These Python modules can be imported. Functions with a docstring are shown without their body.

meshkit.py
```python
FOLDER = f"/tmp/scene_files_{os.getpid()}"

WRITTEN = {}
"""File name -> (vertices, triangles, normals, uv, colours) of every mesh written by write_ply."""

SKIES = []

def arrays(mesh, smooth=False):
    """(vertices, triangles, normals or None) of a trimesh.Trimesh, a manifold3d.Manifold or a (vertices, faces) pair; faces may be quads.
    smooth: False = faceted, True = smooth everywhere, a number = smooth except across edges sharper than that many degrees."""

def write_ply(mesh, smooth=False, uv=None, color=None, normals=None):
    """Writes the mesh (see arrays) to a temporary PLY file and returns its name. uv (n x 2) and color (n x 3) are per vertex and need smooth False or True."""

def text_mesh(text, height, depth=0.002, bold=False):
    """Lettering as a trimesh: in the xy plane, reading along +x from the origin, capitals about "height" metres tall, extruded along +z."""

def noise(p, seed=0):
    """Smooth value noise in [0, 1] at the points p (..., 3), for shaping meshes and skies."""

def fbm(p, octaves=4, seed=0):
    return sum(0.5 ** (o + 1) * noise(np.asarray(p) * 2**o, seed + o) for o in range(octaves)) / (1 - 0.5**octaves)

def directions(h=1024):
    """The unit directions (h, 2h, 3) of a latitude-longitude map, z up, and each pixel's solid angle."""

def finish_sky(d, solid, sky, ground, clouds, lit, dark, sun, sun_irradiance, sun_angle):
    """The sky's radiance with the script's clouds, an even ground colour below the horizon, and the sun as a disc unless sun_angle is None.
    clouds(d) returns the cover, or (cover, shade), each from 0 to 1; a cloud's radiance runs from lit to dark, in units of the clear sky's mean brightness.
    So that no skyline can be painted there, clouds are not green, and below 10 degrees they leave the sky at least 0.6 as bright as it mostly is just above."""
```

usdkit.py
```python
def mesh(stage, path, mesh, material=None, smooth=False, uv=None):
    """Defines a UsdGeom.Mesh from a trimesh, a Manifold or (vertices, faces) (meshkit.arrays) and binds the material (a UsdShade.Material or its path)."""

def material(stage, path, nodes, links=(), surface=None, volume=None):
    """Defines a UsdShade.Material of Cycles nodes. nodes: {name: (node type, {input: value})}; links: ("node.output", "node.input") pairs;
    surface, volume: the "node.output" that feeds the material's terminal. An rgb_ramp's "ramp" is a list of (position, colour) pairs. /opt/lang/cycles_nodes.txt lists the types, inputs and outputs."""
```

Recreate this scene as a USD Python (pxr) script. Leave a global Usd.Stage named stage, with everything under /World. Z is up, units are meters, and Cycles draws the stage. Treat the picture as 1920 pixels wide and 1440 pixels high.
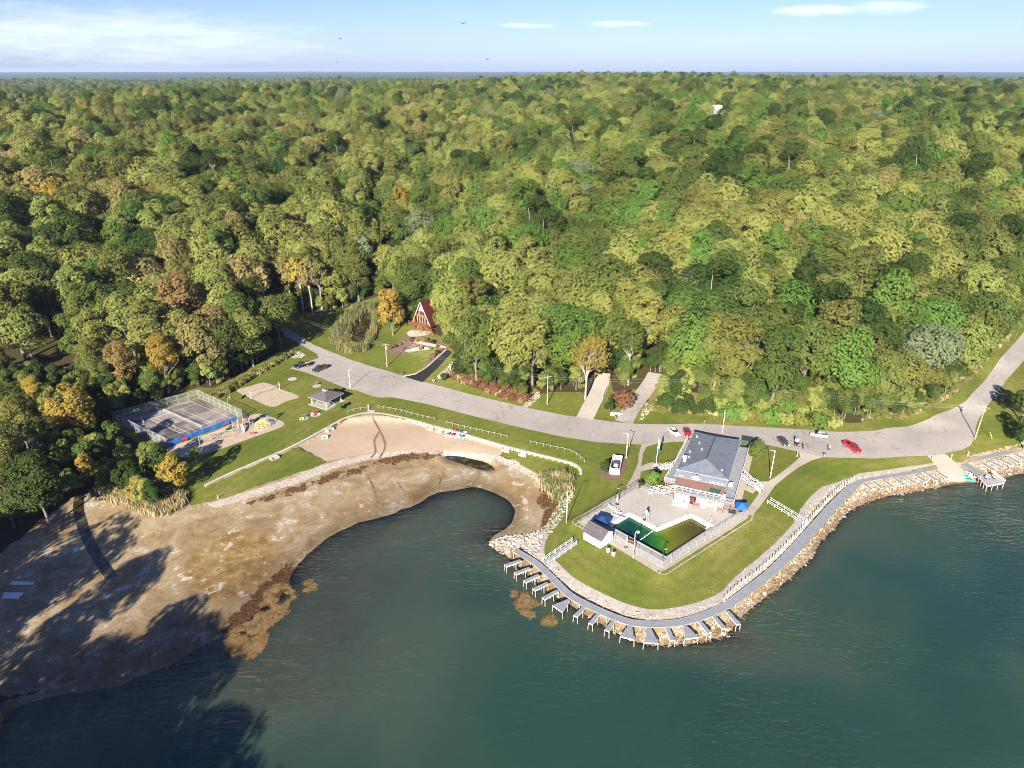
import math, random
import numpy as np, trimesh, shapely, usdkit, meshkit
from shapely.geometry import Polygon, LineString, Point
from pxr import Usd, UsdGeom, UsdLux, UsdShade, Gf, Sdf, Vt
from scipy.interpolate import LinearNDInterpolator
from scipy.ndimage import gaussian_filter

stage = Usd.Stage.CreateInMemory()
UsdGeom.SetStageUpAxis(stage, 'Z'); UsdGeom.SetStageMetersPerUnit(stage, 1.0)
UsdGeom.Xform.Define(stage, '/World'); UsdGeom.Scope.Define(stage, '/World/Looks')
PI = math.pi
# ------------------------------------------------------------------ camera, sky, sun
FPX = 1280.0; CZ = 98.0; PITCH = math.atan((720 - 133) / FPX)
EXPOSURE = 1.8
cam = UsdGeom.Camera.Define(stage, '/World/camera')
cam.CreateHorizontalApertureAttr(36.0); cam.CreateVerticalApertureAttr(27.0); cam.CreateFocalLengthAttr(36.0 * FPX / 1920)
cam.CreateClippingRangeAttr(Gf.Vec2f(1.0, 80000.0)); cam.CreateExposureAttr(EXPOSURE)
cam.AddTranslateOp().Set(Gf.Vec3d(0, 0, CZ)); cam.AddRotateXOp().Set(90 - math.degrees(PITCH))
SUN_AZ, SUN_EL = math.radians(17.5 + 180), math.radians(25.0)      # compass direction towards the sun, behind the camera on its left
dome = UsdLux.DomeLight.Define(stage, '/World/sky')
def sky_nodes():
    nd = {'tc': ('texture_coordinate', {}), 'sep': ('separate_xyz', {}),
        'sky': ('sky_texture', {'sky_type': 'single_scattering', 'sun_disc': False, 'sun_elevation': SUN_EL, 'sun_rotation': SUN_AZ, 'altitude': 200.0, 'air_density': 1.0, 'aerosol_density': 0.6, 'ozone_density': 1.5}),
        'u': ('math', {'math_type': 'divide'}), 'ya': ('math', {'math_type': 'maximum', 'value2': .05}), 'cv': ('combine_xyz', {'z': 0.0}), 'mp': ('mapping', {'scale': (5.0, 42.0, 1.0), 'rotation': (0, 0, .10)}),
        'n0': ('noise_texture', {'scale': 1.0, 'detail': 8.0, 'roughness': .60, 'distortion': .5}), 'n9': ('noise_texture', {'scale': 4.2, 'detail': 6.0, 'roughness': .62, 'distortion': .6}), 'n': ('mix_float', {'fac': .45}), 'tz': ('map_range', {'from_min': 0.0, 'from_max': .35, 'clamp': True}), 'tr': ('rgb_ramp', {'ramp': SKY_TINT}), 'tm': ('mix', {'mix_type': 'multiply', 'fac': 1.0}),
        'm': ('mix', {'mix_type': 'mix', 'color2': CLOUD}), 'b': ('background_shader', {'strength': 0.058}), 'sum0': ('math', {'math_type': 'multiply', 'value1': 0.0, 'value2': 0.0})}
    ln = [('tc.generated', 'sep.vector'), ('sep.y', 'ya.value1'), ('sep.x', 'u.value1'), ('ya.value', 'u.value2'), ('u.value', 'cv.x'), ('sep.z', 'cv.y'), ('cv.vector', 'mp.vector'), ('mp.vector', 'n0.vector'), ('mp.vector', 'n9.vector'), ('n0.fac', 'n.a'), ('n9.fac', 'n.b'),
        ('sep.z', 'tz.value'), ('tz.result', 'tr.fac'), ('sky.color', 'tm.color1'), ('tr.color', 'tm.color2'), ('tm.color', 'm.color1'), ('m.color', 'b.color')]
    last = 'sum0.value'
    # drifting cloud banks: where (as slope and height), how wide, how tall, how dense
    for k, (cu, cz_, ru, rz_, amt, lo, hi) in enumerate(CLOUDS):
        q = 'c%d' % k; nd |= {q + 'a': ('math', {'math_type': 'subtract', 'value2': cu}), q + 'b': ('math', {'math_type': 'divide', 'value2': ru}), q + 'c': ('math', {'math_type': 'multiply'}), q + 'd': ('math', {'math_type': 'subtract', 'value2': cz_}), q + 'e': ('math', {'math_type': 'divide', 'value2': rz_}), q + 'f': ('math', {'math_type': 'multiply_add'}), q + 'g': ('math', {'math_type': 'multiply_add', 'value2': -.32}), q + 'h': ('map_range', {'from_min': lo, 'from_max': hi, 'to_max': amt, 'clamp': True, 'range_type': 'smoothstep'}), q + 'i': ('math', {'math_type': 'maximum'})}
        ln += [('u.value', q + 'a.value1'), (q + 'a.value', q + 'b.value1'), (q + 'b.value', q + 'c.value1'), (q + 'b.value', q + 'c.value2'), ('sep.z', q + 'd.value1'), (q + 'd.value', q + 'e.value1'), (q + 'e.value', q + 'f.value1'), (q + 'e.value', q + 'f.value2'), (q + 'c.value', q + 'f.value3'), (q + 'f.value', q + 'g.value1'), ('n.result', q + 'g.value3'), (q + 'g.value', q + 'h.value'), (last, q + 'i.value1'), (q + 'h.result', q + 'i.value2')]; last = q + 'i.value'
    return nd, ln + [(last, 'm.fac')]
SKY_TINT = [(0, (.46, .56, .98)), (.25, (.42, .485, .88)), (1, (.42, .52, .92))]; CLOUD = (7.2, 7.5, 8.0)
CLOUDS = [(-.56, .036, .36, .036, .52, .14, .74), (.391, .0655, .075, .008, .6, .24, .70), (.487, .0685, .07, .010, .6, .24, .70), (.138, .055, .06, .006, .6, .26, .60), (.02, .054, .05, .005, .5, .28, .60), (-1.6, .2, .5, .08, .6, .2, .6), (1.7, .25, .6, .07, .6, .2, .6)]
SKY = usdkit.material(stage, '/World/Looks/sky', *sky_nodes(), surface='b.background')
UsdShade.MaterialBindingAPI.Apply(dome.GetPrim()).Bind(SKY)
dome.GetPrim().SetCustomDataByKey('kind', 'structure')
sun = UsdLux.DistantLight.Define(stage, '/World/sun')
sun.CreateIntensityAttr(1.2); sun.CreateAngleAttr(0.5); sun.CreateColorAttr(Gf.Vec3f(1.0, 0.90, 0.74)); sun.GetPrim().CreateAttribute('inputs:normalize', Sdf.ValueTypeNames.Bool).Set(True)
sd = Gf.Vec3d(math.sin(SUN_AZ) * math.cos(SUN_EL), math.cos(SUN_AZ) * math.cos(SUN_EL), math.sin(SUN_EL))
sun.AddOrientOp().Set(Gf.Quatf(Gf.Rotation(Gf.Vec3d(0, 0, 1), sd).GetQuat()))

# ------------------------------------------------------------------ helpers
used = {}
def numbered(parent, name):
    k = used.get((parent, name), 0); used[(parent, name)] = k + 1
    return name if k == 0 else '%s_%03d' % (name, k)
def tag(p, label=None, cat=None, group=None, kind=None):
    p = p.GetPrim() if hasattr(p, 'GetPrim') else p
    for k, v in (('label', label), ('category', cat), ('group', group), ('kind', kind)):
        if v: p.SetCustomDataByKey(k, v)
    return p
def thing(name, label, cat, loc=(0, 0, 0), rz=0.0, group=None, scale=None):
    x = UsdGeom.Xform.Define(stage, '/World/' + numbered('/World', name))
    x.AddTranslateOp().Set(Gf.Vec3d(*map(float, loc)))
    if rz: x.AddRotateZOp().Set(math.degrees(rz))
    if scale is not None: x.AddScaleOp().Set(Gf.Vec3f(*([scale] * 3 if np.ndim(scale) == 0 else scale)))
    tag(x, label, cat, group); return x.GetPrim()
def copy_of(name, cls, label, cat, loc, rz=0.0, scale=None, group=None):
    p = thing(name, label, cat, loc, rz, group, scale)
    p.GetReferences().AddInternalReference(cls); p.SetInstanceable(True); return p
KINDS = stage.CreateClassPrim('/World/Kinds')
def kind_prim(name):
    return stage.DefinePrim('/World/Kinds/' + name, 'Xform')

class MB:
    """collects shapes into one mesh"""
    def __init__(s): s.v, s.f, s.n = [], [], 0
    def add(s, v, f):
        v = np.asarray(v, float); f = np.asarray(f, int)
        if f.shape[1] == 4: f = np.vstack([f[:, [0, 1, 2]], f[:, [0, 2, 3]]])
        s.v.append(v); s.f.append(f + s.n); s.n += len(v); return s
    def tm(s, m): return s.add(m.vertices, m.faces)
    def box(s, c, d, rz=0.0, bev=0.0, R=None):
        x, y, z = np.array(d, float) / 2
        if bev > 0:
            b = min(bev, x * .9, y * .9, z * .9); pts = []
            for sx in (-1, 1):
                for sy in (-1, 1):
                    for sz in (-1, 1):
                        pts += [(sx * (x - b), sy * (y - b), sz * z), (sx * (x - b), sy * y, sz * (z - b)), (sx * x, sy * (y - b), sz * (z - b))]
            m = trimesh.convex.convex_hull(np.array(pts)); v, f = np.array(m.vertices), np.array(m.faces)
        else:
            v = np.array([(i, j, k) for i in (-x, x) for j in (-y, y) for k in (-z, z)])
            f = np.array([[0, 1, 3, 2], [4, 6, 7, 5], [0, 4, 5, 1], [2, 3, 7, 6], [0, 2, 6, 4], [1, 5, 7, 3]])
        if R is not None: v = v @ np.asarray(R).T
        if rz:
            c_, s_ = math.cos(rz), math.sin(rz); v = v @ np.array([[c_, s_, 0], [-s_, c_, 0], [0, 0, 1]])
        return s.add(v + np.asarray(c, float), f)
    def bar(s, p0, p1, w, h, up=(0, 0, 1)):
        """box beam from p0 to p1, w wide, h high, centred on the line"""
        p0, p1 = np.asarray(p0, float), np.asarray(p1, float); d = p1 - p0; L = np.linalg.norm(d)
        if L < 1e-6: return s
        d /= L; a = np.cross(np.asarray(up, float), d)
        if np.linalg.norm(a) < 1e-3: a = np.cross((1, 0, 0), d)
        a /= np.linalg.norm(a); b = np.cross(d, a)
        return s.box((p0 + p1) / 2, (L, w, h), R=np.stack([d, a, b], 1))
    def tube(s, pts, r, n=6, cap=True):
        p = np.asarray(pts, float); r = np.broadcast_to(r, (len(p),)).astype(float)
        t = np.gradient(p, axis=0); t /= np.linalg.norm(t, axis=1, keepdims=True) + 1e-12
        a = np.cross(t, np.where(np.abs(t[:, 2:]) < 0.9, [0, 0, 1.0], [1.0, 0, 0])); a /= np.linalg.norm(a, axis=1, keepdims=True) + 1e-12
        b = np.cross(t, a); g = np.arange(n) * 2 * PI / n
        v = p[:, None] + r[:, None, None] * (np.cos(g)[None, :, None] * a[:, None] + np.sin(g)[None, :, None] * b[:, None])
        f = [[i * n + j, (i + 1) * n + j, (i + 1) * n + (j + 1) % n, i * n + (j + 1) % n] for i in range(len(p) - 1) for j in range(n)]
        f = [q[::-1] for q in f]
        s.add(v.reshape(-1, 3), f)
        if cap:
            for k, o in ((0, 1), (len(p) - 1, -1)):
                ring = v[k]; s.add(np.vstack([ring, p[k]]), [[j, (j + 1) % n, n][::-o] for j in range(n)])
        return s
    def cyl(s, p, r, h, n=12, r2=None): return s.tube([p, (p[0], p[1], p[2] + h)], [r, r if r2 is None else r2], n)
    def prism(s, poly, z0, z1):
        """poly: shapely polygon or xy list, extruded between z0 and z1"""
        pg = poly if hasattr(poly, 'exterior') else Polygon(poly)
        m = trimesh.creation.extrude_polygon(shapely.geometry.polygon.orient(pg), z1 - z0, engine='earcut'); m.apply_translation((0, 0, z0)); return s.tm(m)
    def quad(s, a, b, c, d, th=0.0):
        P = np.array([a, b, c, d], float)
        if th:
            n = np.cross(P[1] - P[0], P[2] - P[0]); n /= np.linalg.norm(n); Q = P - n * th
            return s.add(np.vstack([P, Q]), [[0, 1, 2, 3], [7, 6, 5, 4], [0, 4, 5, 1], [1, 5, 6, 2], [2, 6, 7, 3], [3, 7, 4, 0]])
        return s.add(P, [[0, 1, 2, 3]])
    def slab(s, pts, th):
        """polygon with points in space (near planar), thickened downwards"""
        P = np.array(pts, float); n = len(P); v2, f = trimesh.creation.triangulate_polygon(Polygon(P[:, :2]), engine='earcut')
        Q = P - [0, 0, th]; key = [int(np.argmin(((P[:, :2] - x) ** 2).sum(1))) for x in v2]
        t = np.array([[key[i] for i in q] for q in f])
        nn = np.cross(P[t[0, 1]] - P[t[0, 0]], P[t[0, 2]] - P[t[0, 0]])
        if nn[2] < 0: t = t[:, ::-1]
        a = Polygon(P[:, :2]).exterior.is_ccw; sd_ = []
        for i in range(n):
            j = (i + 1) % n; q = [i, i + n, j + n, j]; q = q if a else q[::-1]; sd_ += [[q[0], q[1], q[2]], [q[0], q[2], q[3]]]
        return s.add(np.vstack([P, Q]), np.vstack([t, t[:, ::-1] + n, np.array(sd_)]))
    def build(s, name, m, parent=None, smooth=False, label=None, cat=None, group=None, kind=None, loc=None):
        par = str(parent.GetPath()) if parent is not None else '/World'
        path = par + '/' + numbered(par, name)
        g = usdkit.mesh(stage, path, (np.vstack(s.v), np.vstack(s.f)), m, smooth)
        tag(g, label, cat, group, kind)
        return g.GetPrim()

LOOK = {}
def lk(name, nodes, links, surface='p.BSDF'):
    LOOK[name] = usdkit.material(stage, '/World/Looks/' + name, nodes, links, surface=surface); return LOOK[name]
def pm(name, c1, c2=None, scale=2.0, rough=0.7, metal=0.0, spec=0.3, bump=0.0, bscale=None, detail=5.0, lo=0.35, hi=0.65, stretch=None, rnd=0.0, coat=0.0):
    """principled surface whose colour wanders between c1 and c2 with noise in world space; rnd varies the value per object"""
    c2 = c2 or tuple(min(1, x * 1.25) for x in c1)
    nd = {'g': ('geometry', {}), 'mp': ('mapping', {'scale': stretch or (1, 1, 1)}), 'n': ('noise_texture', {'scale': scale, 'detail': detail, 'roughness': 0.6}),
          'r': ('rgb_ramp', {'ramp': [(lo, c1), (hi, c2)]}), 'p': ('principled_bsdf', {'roughness': rough, 'metallic': metal, 'specular_ior_level': spec, 'coat_weight': coat})}
    ln = [('g.position', 'mp.vector'), ('mp.vector', 'n.vector'), ('n.fac', 'r.fac')]
    out = 'r.color'
    if rnd:
        nd |= {'o': ('object_info', {}), 'mr': ('map_range', {'to_min': 1 - rnd, 'to_max': 1 + rnd}), 'h': ('hsv', {})}
        ln += [('o.random', 'mr.value'), ('mr.result', 'h.value'), ('r.color', 'h.color')]; out = 'h.color'
    ln.append((out, 'p.base_color'))
    if bump:
        nd |= {'n2': ('noise_texture', {'scale': bscale or scale * 4, 'detail': 4.0}), 'b': ('bump', {'strength': 0.6, 'distance': bump})}
        ln += [('g.position', 'n2.vector'), ('n2.fac', 'b.height'), ('b.normal', 'p.normal')]
    return lk(name, nd, ln)

def ray(px, py):
    u, v = (px - 960) / FPX, (py - 720) / FPX
    return np.array([u, math.cos(PITCH) - v * math.sin(PITCH), -math.sin(PITCH) - v * math.cos(PITCH)])
def G(px, py, z=0.0):
    d = ray(px, py); return d * (z - CZ) / d[2] + np.array([0, 0, CZ])
def Gs(pts, z=0.0): return [tuple(G(x, y, z)[:2]) for x, y in pts]
def project(p):
    p = np.asarray(p, float) - [0, 0, CZ]
    zc = p[..., 1] * math.cos(PITCH) - p[..., 2] * math.sin(PITCH); yc = -p[..., 1] * math.sin(PITCH) - p[..., 2] * math.cos(PITCH)
    return 960 + FPX * p[..., 0] / zc, 720 + FPX * yc / zc, zc
def smooth_line(pts, step=1.0, closed=False):
    """Catmull-Rom through 2-D points"""
    P = np.asarray(pts, float)
    if closed: P = np.vstack([P[-1], P, P[0], P[1]])
    else: P = np.vstack([2 * P[0] - P[1], P, 2 * P[-1] - P[-2]])
    out = []
    for i in range(1, len(P) - 2):
        a, b, c, d = P[i - 1:i + 3]; n = max(2, int(np.linalg.norm(c - b) / step)); t = np.linspace(0, 1, n, endpoint=False)[:, None]
        out.append(0.5 * (2 * b + (c - a) * t + (2 * a - 5 * b + 4 * c - d) * t ** 2 + (3 * b - a - 3 * c + d) * t ** 3))
    r = np.vstack(out)
    return r if closed else np.vstack([r, P[-2]])
# ------------------------------------------------------------------ terrain
SHORE = [(0, 1335), (130, 1300), (260, 1268), (365, 1236), (452, 1192), (500, 1152), (528, 1112), (540, 1076), (562, 1046), (592, 1027), (640, 995), (700, 974), (760, 955), (820, 930), (862, 917), (905, 915), (945, 934),
         (965, 957), (967, 985), (955, 1001), (922, 1008), (917, 1017), (935, 1030), (962, 1047), (990, 1075), (1012, 1094), (1060, 1120), (1100, 1150), (1165, 1193), (1225, 1217), (1285, 1209), (1368, 1180), (1392, 1158),
         (1425, 1128), (1480, 1086), (1530, 1040), (1555, 1000), (1592, 958), (1645, 938), (1700, 925), (1790, 906), (1850, 905), (1920, 886)]
sh_xy = np.array(Gs(SHORE, 0.0))
shore = smooth_line(sh_xy, 1.5)
WATER = Polygon(list(map(tuple, shore)) + [(600, 178), (600, -700), (60, -700), (-20, -45), (-42, -8), (-62, 22), (-82, 52)])
WALL = [(384, 909), (425, 889), (485, 863), (545, 837), (600, 808), (640, 787), (665, 778), (690, 774), (720, 776), (760, 784), (807, 796), (860, 810), (915, 826), (962, 839), (1010, 851), (1050, 861), (1075, 868), (1088, 878), (1089, 888)]
WALLTOP = 3.0
wall_xy = smooth_line(Gs(WALL, WALLTOP), 0.8)
LOWER = Polygon(list(map(tuple, wall_xy)) + Gs([(1071, 900), (1060, 925), (1040, 966), (1015, 1010), (990, 1020), (900, 1015), (600, 1100), (300, 1240), (0, 1300), (-60, 1100), (60, 1000), (150, 930), (300, 975), (340, 950)], 1.0))
LAWN_EDGE = [(1920, 838), (1880, 842), (1845, 848), (1820, 858), (1795, 868), (1754, 875), (1690, 884), (1633, 892), (1582, 899), (1560, 912), (1537, 929), (1515, 954), (1492, 993), (1450, 1036), (1408, 1072), (1380, 1097), (1361, 1117), (1308, 1140), (1237, 1152), (1181, 1143), (1125, 1120), (1069, 1089), (1035, 1058), (1013, 1045), (1011, 1022), (1020, 1000), (1040, 966), (1062, 920), (1071, 898)]
lawn_edge = smooth_line(Gs(LAWN_EDGE, 1.9), 1.0)
CP = [(x, y, 0.0) for x, y in SHORE]
CP += [(x, y, 1.9) for x, y in LAWN_EDGE]
CP += [(700, 1150, -.5), (600, 1300, -.6), (300, 1320, -.3), (150, 1380, -.35), (900, 1100, -2.5), (800, 1000, -.9), (880, 955, -1.0), (1000, 1200, -3), (1200, 1300, -3.5), (1500, 1200, -3.5), (1600, 1100, -3.5), (1800, 1000, -3.5),
       (1900, 1400, -4), (960, 1400, -3.5), (510, 1210, -.35), (650, 1180, -.45), (560, 1260, -.45), (760, 1080, -.55), (840, 1030, -.7), (680, 1310, -.7), (500, 1340, -.5), (800, 1180, -.9), (590, 1110, -.3), (640, 1050, -.4), (700, 1040, -.6), (420, 1430, -1.6), (0, 1430, -.5), (430, 1280, -.4), (1240, 1245, -1.6), (1420, 1170, -1.6), (1560, 1050, -1.6), (1660, 960, -1.6), (1880, 930, -1.6), (1040, 1130, -.4), (1000, 1100, -.5)]
CP += [(990, 1008, 1.5), (940, 1016, 1.0), (965, 1012, 1.3), (1015, 1015, 1.8)]
UP = [(x, y, z) for x, y, z in CP]
# upper ground: lawns, road, building terrace
UP += [(384, 900, 2.9), (500, 845, 3.0), (600, 795, 3.0), (690, 765, 3.0), (800, 785, 3.0), (950, 825, 3.0), (1090, 865, 3.0), (1100, 900, 3.0), (1080, 960, 2.9), (1065, 1000, 2.7), (1130, 1060, 3.0), (1240, 1090, 2.9), (1380, 1000, 3.2), (1440, 960, 3.0), (1500, 900, 3.2), (1420, 900, 3.5), (1200, 880, 3.4),
       (1200, 930, 3.5), (1100, 985, 3.3), (1150, 1030, 3.3), (1240, 1065, 3.3), (1395, 965, 3.4), (1330, 950, 3.5), (1260, 960, 3.5),
       (1050, 815, 3.2), (1180, 832, 3.3), (1300, 825, 3.4), (1450, 838, 3.4), (1600, 858, 3.3), (1700, 855, 3.2), (1780, 850, 3.0), (1830, 815, 3.4), (1900, 790, 3.6), (1920, 810, 3.2), (1870, 740, 4.2), (1920, 680, 5.5), (1900, 640, 5.6), (1920, 615, 6.0),
       (1240, 795, 3.5), (1400, 798, 3.5), (1570, 808, 3.5), (1700, 796, 3.6), (1780, 768, 4.0), (1848, 712, 4.8), (1060, 778, 3.4), (980, 762, 3.4), (880, 739, 3.4), (800, 717, 3.5), (700, 687, 3.6), (610, 655, 3.8), (550, 622, 4.2), (500, 600, 4.6),
       (420, 750, 3.3), (560, 700, 3.4), (372, 738, 3.3), (213, 785, 3.2), (300, 835, 3.1), (330, 780, 3.2), (450, 785, 3.2), (560, 740, 3.2), (620, 750, 3.1), (520, 800, 3.0), (640, 700, 3.4), (450, 700, 3.2), (520, 660, 3.6), (300, 880, 2.8), (200, 860, 2.8), (120, 850, 2.6),
       (340, 945, 2.0), (270, 960, 1.9), (150, 925, 2.0), (60, 1000, 2.0), (0, 1060, 2.0), (-80, 1080, 2.6), (0, 950, 3.2), (0, 850, 4.0), (100, 800, 3.6), (100, 740, 3.6),
       (690, 590, 3.4), (720, 612, 3.4), (640, 600, 3.6), (650, 640, 3.8), (700, 655, 4.2), (740, 690, 3.8), (760, 640, 5.6), (780, 632, 8.2), (835, 625, 8.6), (800, 605, 9.0), (830, 660, 6.2), (845, 668, 6.0), (870, 690, 5.5), (780, 665, 5.0), (810, 690, 4.3), (740, 600, 4.2),
       (905, 735, 4.0), (1000, 742, 4.2), (1100, 725, 4.6), (1200, 735, 4.8), (1300, 765, 4.4), (1500, 780, 4.4), (1650, 775, 5.0), (1720, 760, 6.0), (1790, 730, 6.5), (1860, 668, 7.5), (1920, 590, 9.0)]
DN = list(CP) + [(0, 1100, .7), (0, 1060, 2.0), (60, 1000, 2.0), (150, 930, 2.0), (270, 960, 1.9), (340, 945, 2.0), (100, 1050, 1.2), (200, 1100, .6), (170, 1000, 1.1), (215, 1070, .5), (300, 1000, 1.2), (400, 1050, .6), (300, 1120, .4), (100, 1180, .4), (500, 960, 1.1), (650, 930, .6), (800, 880, .6), (870, 865, .45), (900, 880, .45), (980, 920, .6), (1000, 960, .7), (690, 852, 1.2), (850, 846, 1.2), (950, 865, 1.3), (1020, 905, 1.2),
     (420, 945, 1.4), (550, 890, 1.5), (613, 867, 1.5), (384, 915, 2.5), (430, 898, 2.2), (520, 858, 2.2), (600, 822, 2.0), (650, 792, 2.0), (700, 788, 2.0), (800, 808, 2.0), (900, 835, 2.0), (650, 830, 1.8), (750, 835, 1.6), (1000, 860, 2.1), (1060, 880, 2.1), (1078, 892, 2.2)]
FAR = [(-170, 150, 5), (-300, 120, 8), (-500, 60, 14), (-260, 200, 9), (-230, 250, 18), (-150, 235, 8), (-150, 290, 22), (-260, 320, 32), (-400, 260, 30), (-120, 330, 22), (-180, 380, 36), (-300, 450, 42), (-120, 430, 30), (-90, 300, 6), (-75, 340, 9), (-40, 400, 15), (-80, 420, 17), (-60, 500, 26),
       (-60, 300, 7), (-25, 310, 13), (0, 240, 9), (20, 260, 16), (20, 215, 6), (0, 320, 27), (60, 240, 14), (60, 300, 28), (120, 230, 13), (120, 290, 28), (180, 260, 12), (190, 300, 24), (260, 330, 20), (300, 300, 12), (400, 340, 16), (60, 360, 36), (140, 360, 38), (230, 400, 38), (60, 460, 42), (180, 500, 46), (330, 480, 40), (450, 450, 30),
       (0, 620, 44), (150, 700, 50), (350, 700, 46), (-250, 650, 46), (-400, 600, 46), (-600, 500, 42), (-100, 800, 47), (0, 1000, 46), (300, 1000, 53), (700, 1000, 46), (-300, 1000, 44), (-600, 1000, 38), (-900, 1000, 38), (-900, 600, 36), (100, 1500, 60), (250, 1600, 60), (-150, 1400, 44), (600, 1600, 53), (1100, 1500, 52), (-500, 1450, 38), (-1000, 1500, 34), (-1500, 1500, 22), (600, 2300, 52), (0, 2300, 44), (-700, 2200, 28), (1500, 2400, 46), (-2000, 2500, 18),
       (250, 210, 5), (400, 220, 6), (600, 260, 12), (300, 170, 3.0), (300, 150, -2), (600, 150, -4), (600, -700, -4), (0, -700, -4), (-600, -700, 10), (0, 0, -4), (-100, 40, 9), (-92, 62, 2.0), (-120, 60, 9), (-140, 40, 14), (-170, 90, 10), (-115, 88, 2.2), (-80, 15, 11), (-62, -12, 12), (-45, -45, 12), (-110, 0, 16), (-250, 0, 16), (300, 60, -4), (0, 55, -4), (-55, 40, -2.0), (-400, -200, 16), (-20, -110, 12)]
def field(cps, extra):
    w = np.array([list(G(x, y, z)[:2]) + [z] for x, y, z in cps] + [list(p) for p in extra])
    return LinearNDInterpolator(w[:, :2], w[:, 2])
CELL = 0.8
X0, X1, Y0, Y1 = -180.0, 240.0, 56.0, 330.0
def geo(a, b, s, k):
    out, x, d = [], a, s
    while x < b: x += d; out.append(x); d *= k
    return np.array(out)
nx = np.arange(X0, X1 + .01, CELL); ny = np.arange(Y0, Y1 + .01, CELL)
gx = np.concatenate([-geo(-X0, 30000, 2.0, 1.09)[::-1], nx, geo(X1, 30000, 2.0, 1.09)])
gy = np.concatenate([2 * Y0 - geo(Y0, 1500, 3.0, 1.3)[::-1], ny, geo(Y1, 32000, 2.0, 1.055)])
GX, GY = np.meshgrid(gx, gy, indexing='ij')
ring = [(r * math.cos(a), r * math.sin(a), h) for r, h in ((3500, 34), (6000, 30), (9000, 40), (16000, 72), (42000, 60)) for a in np.linspace(0.1, PI - .1, 9)] + [(3000, 0, 20), (-3000, 0, 20), (6000, -3000, 20), (-6000, -3000, 20), (45000, -2500, 20), (-45000, -2500, 20)]
fu, fd = field(UP, FAR + ring), field(DN, [])
inside = shapely.contains_xy(LOWER, GX, GY)
water_m = shapely.contains_xy(WATER, GX, GY)
Z = fu(GX, GY); Zd = fd(GX, GY); Z = np.where(np.isnan(Z), 20.0, Z)
ix0, iy0 = np.searchsorted(gx, X0 - .01), np.searchsorted(gy, Y0 - .01); sl = (slice(ix0, ix0 + len(nx)), slice(iy0, iy0 + len(ny)))
near = Z[sl].copy(); near = gaussian_filter(near, 2.2); Z[sl] = near
Zdn = np.where(np.isnan(Zd), Z, Zd); Zdn[sl] = gaussian_filter(Zdn[sl], 2.0)
use_dn = inside & ~np.isnan(Zd); Z = np.where(use_dn, Zdn, Z)
# rolling relief away from the park
fade = np.clip((np.hypot(GX - 30, GY - 150) - 230) / 500, 0, 1)
P3 = np.stack([GX / 260, GY / 260, GX * 0], -1)
dd_ = np.hypot(GX, GY); Z += np.clip((dd_ - 900) / 500, 0, 1) * (meshkit.fbm(np.stack([GX / 430, GY / 430, GX * 0], -1), 2, 14) - .66) * 16; Z += fade * (meshkit.fbm(P3, 4, 3) - .5) * (26 + 16 * np.exp(-((dd_ - 650) / 350) ** 2))
far = np.clip((np.hypot(GX, GY) - 3000) / 4000, 0, 1)
Z += far * ((meshkit.fbm(np.stack([GX / 5200, GY / 1900, GX * 0], -1), 4, 9) - .5) * 40)
Z += np.clip(1 - fade * 5, 0, 1) * (meshkit.fbm(np.stack([GX / 7, GY / 7, GX * 0], -1), 3, 5) - .5) * np.where(inside | water_m, .22, .10)
HOLES = []                                           # (polygon, level, depth) flattened spots
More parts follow.
